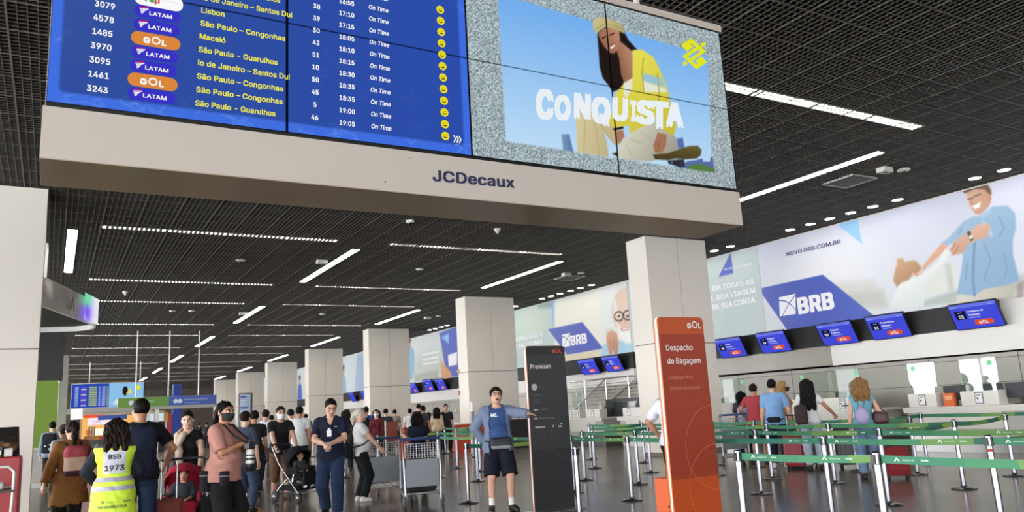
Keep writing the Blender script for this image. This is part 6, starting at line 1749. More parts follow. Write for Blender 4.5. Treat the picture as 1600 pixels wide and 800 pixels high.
VG = mat('vest_print_grey', '4c5650', .6)
mb = MB(); mb.flat(f, [(-.13, .805), (-.105, .845), (-.08, .805), (-.092, .805), (-.105, .827), (-.118, .805)], 0, VG); mb.text(f, 'aeroporto de', -.06, .812, .030, VG, 0); mb.text(f, 'Bras\u00edlia', .115, .812, .030, VG, 0, 'LEFT', .03); drape(P, vest, mb, -1, .006); obj('back_print', mb, vest, world=False)
mb = MB(); mb.text(f, 'INFRAMERICA', .0, .750, .062, VG, 0, 'CENTER', .012); drape(P, vest, mb, -1, .006); obj('back_print', mb, vest, world=False)

# ---- woman in the mustard coat
at = spot(112, 10.6)
P = Person('woman in mustard coat with a pink and cream backpack, seen from behind', at, fc(at, 195), 1.60, 1.0, .007, 'light', female=True, head=(0, 6, 0), L=(-.34, .02, .86), Lh=(-1, -.5, 0), R=(.22, .22, 1.0), Rh=(.7, -.6, -.3)).body()
P.wear('coat', cloth('86592c'), hem=.60, sleeve=1.95, e=.03, ease=.022, flare=.075, ripple=.02, hemfn=lambda X, Y: .10*X-.0); trousers(P, cloth('1d1d20'), .01); P.shoes(SHB); P.hair('pony', 'dark', .30, wave=.004)
backpack(P, 'pink, cream and maroon backpack worn by the woman in the mustard coat', [mat('pack_pink', 'a8404c', .75, bump=.15), mat('pack_cream', 'c9a890', .75, bump=.15), mat('pack_maroon', '3f1822', .75)], .145, .215, .085, 1.20, -.21, pick=lambda q, c: np.where(q[:, 2] > c[2]+.055, 0, np.where(q[:, 2] > c[2]-.13, 1, 2)), pocket=False)

# ---- man in grey jacket at the left counter
at = spot(80, 21.5)
P = Person('man in grey blue jacket and black trousers with black backpack at the left counter', at, fc(at, 165), 1.80, 1.0, .012, 'light', head=(15, 0, 0)).body()
P.wear('jacket', cloth('77828f'), hem=.84, sleeve=1.95, e=.026, ease=.014); trousers(P, BLACKC); P.shoes(SHW); P.hair('short', 'black')
bp = backpack(P, 'black backpack with small white highlights worn by the man at the left counter', [cloth('1c1e24')], .16, .25, .11, 1.20, -.22)
mb = MB(); c = P.up(0, -.36, 1.12)
for x, z in ((-.05, .02), (.06, .05), (.05, -.06)): mb.lathe([(.001, -.012), (.018, -.012), (.018, 0)], c+[x, 0, z], mat('highlight_white', 'f0f2f4', .3), 10, 'y')  # the backpack's highlights, modelled as small white discs
cadd(bp, 'white_highlight', mb)
at = spot(99, 15.0)
P = Person('person in white t-shirt and dark cap, half hidden by the woman in mustard', at, fc(at, 200), 1.60, 1.0, .011, 'tan', head=(10, 4, 0)).body()
P.wear('t_shirt', WHITEC, hem=.85, sleeve=.6, e=.02); trousers(P, cloth('5a4a38')); P.shoes(SHB); P.hair('short', 'dark')
mb = MB(); mb.lathe([(.098, 0), (.10, .03), (.085, .08), (.04, .112), (.005, .118)], P.hp(0, -.012, 1.68), cloth('5d4a44'), 20, caps=False); q = P.hp(0, .11, 1.69); mb.box(q+[-.07, -.03, -.006], q+[.07, .07, .004], cloth('5d4a44'), .003); P.add('cap', mb)

# ---- behind the cart
at = spot(653, 14.7)
P = Person('short dark haired person in navy top behind the luggage cart, seen from behind', at, fc(at, 180), 1.47, 1.05, .010, 'brown', female=True).body()
P.wear('top', NAVYC, hem=.84, sleeve=.6, e=.02); trousers(P, BLACKC); P.shoes(SHB); P.hair('long', 'black', .16)
at = spot(634, 16.0)
P = Person('child with reddish hair and orange red top left of the luggage cart', at, fc(at, 190), 1.16, 1.1, .011, 'light', child=True).body()
P.wear('top', cloth('c2452c'), hem=.84, sleeve=.7, e=.02); trousers(P, cloth('7d93b0')); P.shoes(SHW); P.hair('short', 'red')

# ---- middle distance
def walker(label, x, z, rel, H, top, bottom, hair='short', hc='black', skin='light', sleeve=.6, female=False, h=.013, bulk=1.0, legs=2, hem=.85, skirt=False, mask=None, e=.02, hl=.3, shoes=None, **kw):
    at = spot(x, z)
    P = Person(label, at, fc(at, rel), H, bulk, h, skin, female=female, **kw).body()
    if skirt: P.wear('dress', cloth(top), hem=hem, sleeve=sleeve, e=e)
    else:
        P.wear('top', cloth(top), hem=hem, sleeve=sleeve, e=e, ease=.01); trousers(P, cloth(bottom), legs=legs)
    P.shoes(shoes or SHB); P.hair(hair, hc, hl, wave=.012 if hair == 'curly' else .003)
    if mask: P.mask(mask)
    return P
walker('man in white t-shirt and black trousers seen from behind, right of the masked father', 468, 19.0, 170, 1.79, 'd9d8d8', '1a1a1c', skin='tan', sleeve=.62)
walker('man in black top just left of the man in the white t-shirt', 454, 20.6, 200, 1.76, '1c1c20', '26262c', sleeve=.6)
walker('person with brown hair in grey top behind the masked father', 440, 21.8, 170, 1.70, '4c4a50', '2a2a30', hc='brown', female=True, hair='pony')
walker('man in white long sleeved shirt behind the photographer, seen from behind', 415, 19.3, 165, 1.76, 'd4d6da', '2c3140', sleeve=1.95, hc='dark')
P = walker('man in dark brown shirt carrying a plastic bag, right of the photographer', 397, 16.0, 195, 1.70, '2b2725', '2a2c30', skin='tan', sleeve=.7, h=.011)
t = carry(P, 'plastic_bag', 'crumpled white plastic bag in the hand of the man in dark brown', 'bag'); q = P.grip[-1]
soft('bag_body', [se(q+[0, .0, -.16], (.09, .06, .12), .02), sc(q, q+[0, 0, -.1], .012, .05)], .011, [mat('plastic_bag_white', 'bfc6c6', .3)], t, k=P.k, wav=.012)
walker('woman with brown hair in blue grey top, half hidden behind the photographer', 383, 13.2, 150, 1.65, '3a4152', '39445c', hair='short', hc='dark', female=True, sleeve=.9, h=.010)
walker('person in orange red top behind the man in the navy polo', 543, 25.0, 170, 1.72, 'c63f24', '2a2a30', sleeve=.7)
P = walker('man in bright blue shirt with dark backpack near the third pillar', 573, 24.5, 165, 1.77, '3c63b4', '22242a', sleeve=.9)
backpack(P, 'dark backpack worn by the man in the bright blue shirt', [cloth('1c1e26')], .14, .22, .09, 1.20, -.20)
walker('woman in burgundy top and mask right of the man in bright blue', 589, 24.2, -10, 1.66, '5d2026', '2a2428', hair='long', hc='dark', female=True, mask=MASKW, sleeve=1.9)
walker('person with dark hair behind the man in navy polo, left of the pale haired woman', 541, 22.0, 180, 1.68, '33363e', '24262c', hair='long', hc='dark', female=True)
walker('person in white shirt at the far left of the queue before the second pillar', 642, 30.5, 180, 1.68, 'd2d0d0', '2c2c34', sleeve=.7)
walker('tall person in dark top at the back of the queue before the second pillar', 656, 31.5, 175, 1.86, '24262e', '202228', sleeve=.8)
walker('person in dark top with arms out in the queue before the second pillar', 663, 27.6, 150, 1.74, '2f2a33', '26262c', skin='brown', sleeve=.6)
walker('person with round dark hair between the queue and the woman in beige', 671, 29.0, 180, 1.50, '1d1d22', '1d1d22', hair='long', hc='black', female=True, hl=.15)
walker('woman with dark hair in a beige top left of the orange counter', 684, 28.8, 180, 1.66, 'cbb494', '3a3434', hair='long', hc='black', female=True, sleeve=1.9)
walker('man in dark shirt behind the orange counter, facing the camera', 699, 29.1, 10, 1.76, '23252d', '202228', sleeve=.8)
# far away
walker('distant person in white shirt leaning over near the far posts', 292, 39.0, 150, 1.70, 'd8d6d6', '1c1d24', h=.02, lean=(0, .15))
for i, (x, z, c) in enumerate(((311, 52, '24242a'), (322, 50, '2b2b33'), (345, 44, '4b4a52'), (286, 46, '7a6a58'))):
    walker(['distant person in black left of the photographer, left one of the pair', 'distant person in black left of the photographer, right one of the pair', 'distant person in grey beside the photographer\'s shoulder', 'distant person in brown beside the woman with the cream scarf'][i], x, z, 170, 1.70, c, '202026', h=.022, sleeve=.8)
P = walker('distant shop worker in a yellow vest, facing the camera', 193, 37.0, 0, 1.72, '23252c', '1f2127', h=.016, sleeve=1.9, skin='tan')
P.wear('safety_vest', mat('vest_lime', 'cfee3a', .6), hem=.9, e=.035, neck='v', openfront=(.03, 1.3))
for i, (x, z, c, c2, l) in enumerate(((424, 27, '3b3d47', '24242a', 'distant person in dark grey between the second white shirted man and the father'), (478, 30, '555863', '2a2a30', 'distant person in grey behind the man in the white t-shirt'), (604, 27.5, '2a2c34', '24242a', 'person in dark clothes right of the woman in burgundy'), (618, 33, '8a7d70', '33333a', 'distant person in light brown left of the luggage carts'))):
    walker(l, x, z, 175, 1.70, c, c2, h=.018, sleeve=.8)

# ---- behind the orange sign
at = spot(1056, 10.0)
P = Person('person in white shirt and black trousers half hidden behind the orange sign', at, fc(at, 150), 1.74, 1.0, .008, 'tan', L=(-.30, .12, 1.0), Lh=(-1, -.9, 0), R=(.24, .1, .9)).body()
P.wear('shirt', cloth('dcdce4'), hem=.9, sleeve=.85, e=.022, ease=.014); trousers(P, cloth('15151a')); P.shoes(SHB); P.hair('short', 'black')
t = carry(P, 'paper_bag', 'bright orange paper bag beside the orange sign', 'bag'); q = P.up(-.12, .02, 0)
mb = MB(); mb.box(q+[-.20, -.09, .02], q+[.10, .09, .48], mat('paper_bag_orange', 'e2622a', .5), .006); cadd(t, 'bag_body', mb)
mb = MB(); mb.tube([q+[-.14, .09, .47], q+[-.12, .09, .66], q+[.02, .09, .66], q+[.04, .09, .47]], .006, mat('paper_bag_orange', 'e2622a', .5), 6); cadd(t, 'bag_handle', mb)

# ---- right hand queue at the desks
P = walker('woman with dark hair and black clothes wearing a lilac backpack at the left desk', 1166, 18.0, 190, 1.55, '3a3840', '18181b', hair='long', hc='black', female=True, hl=.16, h=.010, sleeve=.7)
backpack(P, 'lilac backpack worn by the dark haired woman at the left desk', [mat('pack_lilac', '9c9cc8', .7, bump=.15), mat('pack_lilac_light', 'b9bbd8', .7)], .15, .22, .10, 1.16, -.20)
P = walker('man in salmon red t-shirt and dark shorts at the left desk, seen from behind', 1187, 17.2, 170, 1.69, 'a84048', '1b1b20', skin='tan', hc='dark', h=.010, sleeve=.62, legs=.95, hem=.84, bulk=1.05, L=(-.30, .22, 1.02), Lh=(-1, -.6, -.2))
P = walker('man in light blue shirt and navy jeans at the desk, seen from behind', 1217, 15.8, 172, 1.74, '7fa8d6', '1d2538', h=.009, sleeve=.75, hem=.86, bulk=1.06, shoes=SHW, R=(.27, .15, .93))
t = carry(P, 'waist_bag', 'black waist bag round the man in the light blue shirt', 'waist bag'); q = P.up(0, -.215, .96)
soft('bag_body', [sb(q, (.13, .045, .055), .035)], .009, [cloth('1c1d22')], t, k=P.k)
mb = MB(); mb.tube([q+[.12, 0, .0], P.up(.20, 0, .98), P.up(.15, .14, .98), P.up(-.15, .14, .98), P.up(-.20, 0, .98), q+[-.12, 0, 0]], .014, STRAP, 6); cadd(t, 'belt_strap', mb)
P = walker('blonde woman in black mask and tan top facing right beside the man in light blue', 1234, 16.7, 105, 1.71, 'a27c52', '1d1d22', hair='long', hc='blonde', female=True, mask=MASKB, sleeve=.4, h=.009, hl=.24)
P = walker('woman with long black hair, white t-shirt and pale jeans, a hand on a trolley case', 1272, 14.9, 182, 1.69, 'd9d8da', 'a5b0bd', hair='long', hc='black', skin='tan', female=True, sleeve=.5, h=.008, hl=.48, hem=.92, R=(.46, .22, 1.06), Rh=(.4, -.7, -.6), Rcurl=.9)
GIRL = P
t = carry(P, 'shoulder_bag', 'dark brown backpack hanging on the left shoulder of the woman in white t-shirt', 'bag')
q = P.up(-.17, -.20, 1.08); soft('bag_body', [sb(q, (.12, .08, .19), .06)], .010, [cloth('3a2f30')], t, k=P.k, wav=.004)
mb = MB(); mb.tube([q+[.0, .02, .17], P.up(-.13, -.10, 1.44), P.up(-.13, .03, 1.47), P.up(-.16, .12, 1.25), P.up(-.2, .05, 1.1), q+[-.05, .06, -.02]], .013, STRAP, 6); cadd(t, 'strap', mb)
P = walker('woman with curly copper hair and teal top, lilac drawstring bag on her back', 1356, 13.0, 186, 1.63, '6ba3b4', '6f86a6', hair='curly', hc='curly', skin='light', female=True, sleeve=None, h=.008, hl=.28, hem=.95, R=(.26, .16, .95))
t = carry(P, 'drawstring_bag', 'lilac drawstring bag on the back of the woman with curly hair', 'bag'); q = P.up(-.04, -.19, 1.10)
soft('bag_body', [se(q, (.12, .075, .15), .02), sc(q+[0, .02, .1], q+[0, .05, .17], .05, .03)], .009, [mat('drawstring_lilac', 'a79cc2', .7, bump=.2)], t, k=P.k, wav=.006)
mb = MB()
for sd in (1, -1): mb.tube([q+[sd*.03, .05, .16], P.up(sd*.10, -.09, 1.44), P.up(sd*.11, .03, 1.46), P.up(sd*.12, .12, 1.3)], .006, mat('cord_brown', '6a4a3a', .7), 5)
cadd(t, 'cord', mb)
t = carry(P, 'handbag', 'dark red brown handbag on the right shoulder of the woman with curly hair', 'bag'); q = P.up(.27, -.08, 1.05)
soft('bag_body', [sb(q, (.13, .08, .11), .06)], .009, [mat('handbag_brown', '42201e', .5)], t, k=P.k, wav=.003)
mb = MB(); mb.tube([q+[-.08, 0, .1], P.up(.15, -.06, 1.42), P.up(.145, .01, 1.465), P.up(.18, .07, 1.36), q+[.08, .04, .1]], .010, mat('handbag_brown', '42201e', .5), 6); cadd(t, 'strap', mb)

# ---- luggage at the right hand desks
def case_at(label, x, z, rel, **kw):
    p = spot(x, z); return suitcase(label, (p[0], p[1], 0), fc(p, rel), **kw)
case_at('red trolley case between the man in light blue and the woman in white', 1241, 15.3, 175, w=.40, h=.62, d=.25, col='8f1f2c', handle=.35)
case_at('dark grey trolley case left of the woman in the white t-shirt', 1259, 15.6, 180, w=.42, h=.66, d=.26, col='34343a', handle=.3)
case_at('small burgundy case behind the woman in the white t-shirt', 1283, 16.2, 180, w=.35, h=.55, d=.24, col='5d1a24', handle=0)
p = GIRL.world(GIRL.grip[1])
suitcase('large black trolley case held by the woman in the white t-shirt', (float(p[0])+.20, float(p[1])-.12, 0), fc((p[0], p[1]), 170), .58, .70, .30, '1c1d20', .40)
case_at('bright red soft case right of the woman with curly hair', 1397, 12.7, 190, w=.38, h=.46, d=.26, col='7a1016', handle=0, hard=False)
cp = spot(1150, 17.5)
luggage_cart('empty luggage cart beside the nearest pillar, at the left desk', (cp[0], cp[1], 0), 150)
# ------------------------------------------------------------------ left side: canopy, green wall, counters
def at(px, py, z): p = deep(px, py, z); return np.array([float(v) for v in p])
WSH = mat('gloss_white_metal', 'cfccc9', .18, spec=.6)
t = thing('canopy_sign', 'curved glossy white canopy band with a lit coloured end panel, behind the left pillar', 'canopy', (0, 20, 4.4))
plan = [(-2.6, 17.75), (-1.2, 17.72), (-.72, 17.76), (-.40, 17.95), (-.18, 18.35), (.12, 19.3), (.62, 20.9), (.80, 21.5), (.84, 21.9), (.74, 22.3), (.45, 22.6), (-.1, 22.8), (-1.0, 23.0), (-2.6, 23.1)]
Z0, Z1 = 4.00, 4.60
mb = MB(); n = len(plan); vs = []
for x, y in plan: vs += [(x, y, Z0), (x, y, Z1)]
mb.raw(vs, [(2*i, 2*i+1, 2*i+3, 2*i+2) for i in range(n-1)], WSH, True)
ins = [(x-.05*(1 if y > 17.9 else 0), y+(.05 if y < 20 else -.05)) for x, y in plan]; vs2 = []
for x, y in ins: vs2 += [(x, y, Z0), (x, y, Z1)]
mb.raw(vs2, [(2*i+2, 2*i+3, 2*i+1, 2*i) for i in range(n-1)], WSH, True)
lo = []
for (x, y), (a, b) in zip(plan, ins): lo += [(x, y, Z0), (a, b, Z0)]
mb.raw(lo, [(2*i, 2*i+2, 2*i+3, 2*i+1) for i in range(n-1)], mat('canopy_lip', 'e4e2df', .3)); obj('canopy_band', mb, t)
mb = MB(); mb.raw([(x, y, Z0+.12) for x, y in ins], [list(range(n))], mat('canopy_soffit_black', '141415', .7)); mb.raw([(x, y, Z1-.02) for x, y in ins], [list(range(n))], mat('canopy_soffit_black', '141415', .7)); obj('soffit', mb, t)
fe = Frame((.44, 20.28, Z0+.02), (.36, 1.2, 0), (0, 0, 1))
fe = Frame(np.array([.50, 20.36, Z0+.03])+np.array([.012, -.006, 0]), np.array([.18, .6, 0]), (0, 0, 1))
S = Sheet(Frame(fe.o, fe.u, fe.v), 0, 0, 1.15, .62, .03)
S.fill('e8f0ec'); S.ell(.3, .25, .38, .3, '7d5cf0', 1.0); S.ell(.28, .52, .4, .18, '6fd8a0', 1.0); S.ell(.75, .3, .3, .4, 'd8d2f0', 1.2, .7)
S.build('lit_end_panel', t, picture_mat('lit_panel', 1.1), d=.015)
fe2 = Frame((.20, 19.40, Z0), (.36, 1.2, 0), (0, 0, 1)); mb = MB(); mb.flat(fe2, [(.0, .12), (.18, .46), (.36, .12), (.28, .12), (.18, .32), (.09, .12)], .02, mat('mark_grey', '4c4a4a', .5)); obj('peak_mark', mb, t)
mb = MB()
for x, y in ((-1.4, 20.3), (-.3, 21.5)): mb.tube([(x, y, Z1-.05), (x, y, HC+.2)], .03, WSH, 8)
obj('hanger', mb, t)
p0, p1 = at(56, 550, 24.2), at(100, 550, 24.2)
t = thing('kiosk_wall', 'tall kiosk wall behind the left pillar, black above and green below', 'kiosk', (-.6, p1[1], 0))
mb = MB(); mb.box((-2.2, p1[1], 3.10), (p1[0], p1[1]+.5, 4.75), mat('kiosk_black', '19191a', .5)); obj('black_panel', mb, t)
mb = MB(); mb.box((-2.2, p1[1]+.03, 0), (at(89, 650, 24.2)[0], p1[1]+.45, 3.10), mat('kiosk_green', '67851f', .5)); obj('green_panel', mb, t)
a0, a1 = at(90, 640, 25.2), at(104, 640, 25.2)
t = thing('white_post', 'slim white square post right of the green kiosk wall', 'post', (a0[0], a0[1], 0))
mb = MB(); mb.box((a0[0], a0[1], 0), (a1[0], a0[1]+.25, 4.0), mat('post_white', 'd3d0cb', .5), .01); mb.box((a0[0]-.02, a0[1]-.02, 0), (a1[0]+.02, a0[1]+.27, .1), JOINT); obj('post_body', mb, t)
c0, c1 = at(38, 730, 22.3), at(75, 730, 22.3)
t = thing('service_counter', 'pale grey service counter in front of the green kiosk wall', 'counter', ((c0[0]+c1[0])/2, c0[1]-.2, 0))
cm = mat('counter_pale', 'a9a49c', .4)
mb = MB(); mb.box((c0[0]-.8, c0[1]-.30, .16), (c1[0]-.05, c0[1], 1.06), cm, .03); obj('counter_body', mb, t)
mb = MB(); mb.box((c0[0]-.85, c0[1]-.36, 1.06), (c1[0], c0[1]+.02, 1.12), mat('counter_top_grey', 'c4bfb8', .35), .015); obj('counter_top', mb, t)
mb = MB(); mb.box((c0[0]-.85, c0[1]-.38, .0), (c1[0], c0[1]+.02, .16), mat('counter_plinth', 'c0bbb4', .35), .015); obj('plinth', mb, t)
k0, k1 = at(136, 720, 13.2), at(158, 720, 13.2)
t = thing('info_desk', 'pale pink counter with a black sloping top between mustard coat and yellow vest', 'counter', ((k0[0]+k1[0])/2, k0[1], 0))
mb = MB(); mb.box((k0[0]-.1, k0[1], 0), (k1[0]+.25, k0[1]+.5, 1.14), mat('counter_pink', 'b58f8c', .5), .01); obj('counter_body', mb, t)
mb = MB(); mb.box((k0[0]-.12, k0[1]-.03, 1.14), (k1[0]+.28, k0[1]+.55, 1.18), mat('counter_edge_pale', 'c9c2ba', .4), .01); obj('counter_top', mb, t)
fs_ = Frame((k0[0]-.08, k0[1]+.02, 1.185), (1, 0, 0), (0, .42, .12)); mb = MB(); mb.prism(fs_, [(0, 0), (k1[0]-k0[0]+.3, 0), (k1[0]-k0[0]+.25, .46), (.02, .46)], 0, .02, DBLK); obj('black_screen_top', mb, t)

# red snack kiosk at the left edge
q = at(10, 760, 9.6); qx, qy = q[0], q[1]
t = thing('snack_kiosk', 'red snack kiosk with black sloping display at the left edge of the photo', 'kiosk', (qx-.35, qy, 0))
RED = mat('kiosk_red', 'a01f26', .4); RW = mat('kiosk_white_tube', 'd8d4d0', .3)
rx1 = at(30, 760, 9.6)[0]
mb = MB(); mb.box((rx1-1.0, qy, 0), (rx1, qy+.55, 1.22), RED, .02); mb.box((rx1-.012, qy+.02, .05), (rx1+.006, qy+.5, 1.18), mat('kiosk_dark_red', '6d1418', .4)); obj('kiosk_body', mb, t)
fk = Frame((rx1-.95, qy+.05, 1.225), (1, 0, 0), (0, .25, .42)); mb = MB(); mb.prism(fk, [(0, 0), (.93, 0), (.90, .40), (.10, .40)], 0, .03, DBLK)
mb.box((rx1-.9, qy+.28, 1.2), (rx1-.05, qy+.33, 1.5), DBLK); obj('display_panel', mb, t)
S = Sheet(fk, .08, .04, .90, .37, .02); S.fill('1c1816'); rs = random.Random(5)
for k in range(26): S.ell(rs.uniform(.1, .88), rs.uniform(.05, .36), rs.uniform(.015, .05), rs.uniform(.015, .05), rs.choice(['5a3a22', '8d6a4c', 'c9b9a4', '3a2618', '6d4a34']), .4)
S.build('display_picture', t, PRINT, d=.033)
for i, (x, dz, c_) in enumerate(((-.36, 0, '8d7250'), (-.25, .0, '3a3a3e'), (-.14, .0, 'c4bdb4'))):
    o = thing('snack_box', ['tan snack box on the front ledge of the red kiosk', 'black snack box on the front ledge of the red kiosk', 'pale snack box on the front ledge of the red kiosk'][i], 'box', (rx1+x, qy+.03, 1.222))
    mb = MB(); mb.box((rx1+x-.045, qy-.0, 1.222), (rx1+x+.045, qy+.05, 1.222+.16-.03*i), mat('snack_'+c_, c_, .5), .004); obj('box_body', mb, o)
    mb = MB(); mb.box((rx1+x-.035, qy-.003, 1.25), (rx1+x+.035, qy, 1.30), mat('snack_label', 'd8d2c8', .6)); obj('box_label', mb, o)
q2 = at(8, 770, 8.6)
t = thing('white_trolley', 'white tubular trolley with blue and red bags in front of the red kiosk', 'trolley', (q2[0]-.2, q2[1], 0))
mb = MB(); X1 = at(20, 770, 8.6)[0]
mb.tube([(X1-.9, q2[1], 1.14), (X1-.06, q2[1], 1.14), (X1, q2[1], 1.08), (X1, q2[1], .90), (X1-.02, q2[1], .2)], .016, RW, 8); mb.tube([(X1-.9, q2[1]+.3, .9), (X1, q2[1]+.3, .9), (X1, q2[1], .9)], .013, RW, 8)
for x in (-.14, -.26, -.4): mb.tube([(X1+x, q2[1]+.05, .9), (X1+x, q2[1]+.05, .25)], .010, RW, 6)
mb.box((X1-.9, q2[1]-.02, .86), (X1+.01, q2[1]+.32, .885), mat('trolley_shelf', '3a2a2c', .5)); mb.box((X1-.9, q2[1]-.02, .18), (X1+.01, q2[1]+.32, .2), mat('trolley_shelf', '3a2a2c', .5)); obj('trolley_frame', mb, t)
for x in (-.06, -.75): mb = MB(); mb.lathe([(.02, -.02), (.075, -.02), (.075, .02), (.02, .02)], (X1+x, q2[1]+.15, .075), DBLK, 16, 'x'); mb.tube([(X1+x, q2[1]+.15, .075), (X1+x, q2[1]+.15, .19)], .015, RW, 6); obj('wheel', mb, t)
for i, (x, z, c_, nm) in enumerate(((-.12, .205, '2b4a9a', 'blue bag on the lower shelf of the white trolley'), (-.4, .205, 'b33a3c', 'red bag on the lower shelf of the white trolley'), (-.2, .89, 'cfc8c0', 'pale bundle on the upper shelf of the white trolley'))):
    o = thing('bag', nm, 'bag', (X1+x, q2[1]+.15, z)); soft('bag_body', [sb((0, 0, .12 if i < 2 else .04), (.11, .12, .12 if i < 2 else .04), .035)], .012, [cloth(c_)], o, wav=.006)

# ------------------------------------------------------------------ far end of the hall
SGREEN, SBLUE = mat('sign_green', '5f8a34', .5), mat('sign_blue', '3a55a4', .5); SW_ = mat('sign_lettering', 'cfd8e4', .6)
t = thing('direction_sign', 'hanging green and blue direction sign on poles, above the far shop', 'sign', (4.7, 40, 2.4))
GX0, GM, GX1 = onY(185, 626, 40)[0], onY(264, 622, 40)[0], onY(338, 618, 40)[0]
mb = MB(); mb.box((onY(112, 637, 40)[0], 40.03, 2.36), (GX1+.15, 40.25, 2.50), mat('sign_beam_grey', 'a09c96', .5)); mb.box((GX0-.02, 40.02, 2.48), (GX1+.02, 40.2, 2.93), mat('sign_beam_grey', 'a09c96', .5)); obj('sign_frame', mb, t)
fg = Frame((float(GX0), 40.0, 2.5), (1, 0, 0), (0, 0, 1)); wg, wb = float(GM-GX0), float(GX1-GM)
mb = MB(); mb.prism(fg, [(0, 0), (wg, 0), (wg, .42), (0, .42)], -.02, 0, SGREEN); mb.text(fg, 'Desembarque', wg*.42, .23, .13, SW_, .003); mb.text(fg, 'Arrivals', wg*.42, .09, .09, SW_, .003); mb.disc(fg, wg*.25, .2, .11, .003, SW_); obj('green_board', mb, t)
mb = MB(); mb.prism(fg, [(wg, 0), (wg+wb, 0), (wg+wb, .42), (wg, .42)], -.02, 0, SBLUE); mb.text(fg, 'Embarque Internacional', wg+wb*.32, .23, .13, SW_, .003, maxw=wb*.62); mb.text(fg, 'International Departures', wg+wb*.32, .09, .09, SW_, .003, maxw=wb*.62); mb.disc(fg, wg+wb*.14, .2, .1, .003, SW_); mb.disc(fg, wg+wb*.23, .2, .1, .003, SW_); obj('blue_board', mb, t)
for px in (213, 264, 311): mb = MB(); X = float(onY(px, 600, 40)[0]); mb.tube([(X, 40.12, 2.92), (X, 40.12, HC+.2)], .03, mat('white_pole', 'd6d3ce', .4), 8); obj('hanging_pole', mb, t)
# food kiosk far away; its wall and shelves glow, standing in for inside lighting
Y = 66.0
def fx(px): return float(onY(px, 670, Y)[0])
t = thing('food_shop', 'brightly lit food shop with red counter at the far end of the hall', 'shop', (fx(185), Y, 0))
WARM = glow('shop_glow_wall', 'eeb468', 1.15); WARM2 = glow('shop_glow_shelf', 'ffe2a8', 2.2)
mb = MB(); mb.box((fx(124), Y+3, 0), (fx(256), Y+3.2, 2.75), WARM); mb.box((fx(124), Y, 0), (fx(124)+.15, Y+3, 2.75), mat('shop_wall_tan', 'b58a58', .6)); mb.box((fx(124), Y, 2.70), (fx(256), Y+3.2, 2.85), mat('shop_roof', 'b8a890', .6)); obj('shop_shell', mb, t)
mb = MB(); mb.box((fx(133), Y+.3, 0), (fx(200), Y+.9, 1.25), mat('shop_counter_wood', 'a8783f', .5)); obj('counter', mb, t)
mb = MB(); mb.box((fx(156), Y+.2, .2), (fx(178), Y+.3, 1.2), mat('shop_red', 'c8202a', .5)); obj('red_counter_front', mb, t)
for px0, px1, z0, z1, m in ((140, 186, 1.28, 1.75, WARM2), (136, 150, 1.3, 1.7, glow('shop_orange', 'e07a3c', .9)), (190, 200, 1.1, 2.0, WARM2)):
    mb = MB(); mb.box((fx(px0), Y+1.0, z0), (fx(px1), Y+1.2, z1), m); obj('glowing_shelf', mb, t)
mb = MB(); mb.box((fx(137), Y-.05, 2.02), (fx(174), Y+.05, 2.52), glow('shop_sign_white', 'f4e6f4', 1.1)); fsn = Frame((fx(137), Y-.06, 2.02), (1, 0, 0), (0, 0, 1)); mb.text(fsn, 'Caf\u00e9', .35, .15, .30, mat('shop_sign_ink', '8a4a8c', .6), .01); obj('shop_sign', mb, t)
mb = MB(); mb.box((fx(152), Y-.3, 2.35), (fx(197), Y-.2, 2.68), SBLUE); obj('blue_sign', mb, t)
mb = MB(); mb.box((fx(130), Y-.1, 2.55), (fx(160), Y+.02, 2.75), glow('shop_red_light', 'ee5a44', 1.0)); mb.box((fx(158), Y+.4, 2.62), (fx(186), Y+1.2, 2.69), glow('shop_lamp', 'fff0cc', 4)); mb.box((fx(218), Y+.4, 2.40), (fx(245), Y+1.2, 2.66), glow('shop_lamp', 'fff0cc', 4)); obj('ceiling_lamp', mb, t)
mb = MB()
for px in (139, 143, 147): mb.box((fx(px), Y+.7, .3), (fx(px)+.12, Y+.9, 1.9), mat('shop_goods', '9c8a7c', .6))
obj('goods_rack', mb, t)
Y2 = 58.0
t = thing('dark_kiosk', 'dark kiosk with lit screens and white posts right of the far food shop', 'kiosk', (float(onY(245, 670, Y2)[0]), Y2, 0))
gx = lambda px: float(onY(px, 670, Y2)[0])
mb = MB(); mb.box((gx(226), Y2, 0), (gx(258), Y2+1, 1.95), mat('kiosk_dark', '2b2826', .5)); mb.box((gx(226), Y2, 1.95), (gx(262), Y2+1, 2.55), mat('kiosk_yellow', 'b58a3c', .5)); obj('kiosk_body', mb, t)
for a_, b_ in ((229, 240), (246, 255)): mb = MB(); mb.box((gx(a_), Y2-.05, 2.0), (gx(b_), Y2, 2.5), glow('far_screen', 'cfe4f4', 1.0)); obj('lit_screen', mb, t)
for px in (227, 241): mb = MB(); mb.box((gx(px), Y2-.2, 0), (gx(px)+.25, Y2-.06, 2.9), mat('post_white', 'd3d0cb', .5)); obj('white_post', mb, t)
Y3 = 62.0
hx = lambda px: float(onY(px, 640, Y3)[0])
t = thing('advertising_pillar', 'tall blue advertising pillar with a red and white strip at the far end', 'pillar', (hx(274), Y3, 0))
mb = MB(); mb.box((hx(270), Y3, 0), (hx(284), Y3+.6, 4.6), mat('pillar_blue', '27459c', .5), .02); obj('blue_face', mb, t)
mb = MB(); mb.box((hx(262), Y3-.02, .3), (hx(269), Y3+.5, 2.5), mat('pillar_red', 'a83a4c', .5)); obj('red_strip', mb, t); mb = MB(); mb.box((hx(257), Y3-.02, .3), (hx(261), Y3+.5, 2.5), mat('pillar_white', 'd3d6e0', .5)); obj('white_strip', mb, t)
p = at(119, 660, 30.0)
t = thing('screen_stand', 'bright white screen on a black stand below the distant departures board', 'screen', (p[0], p[1], 0))
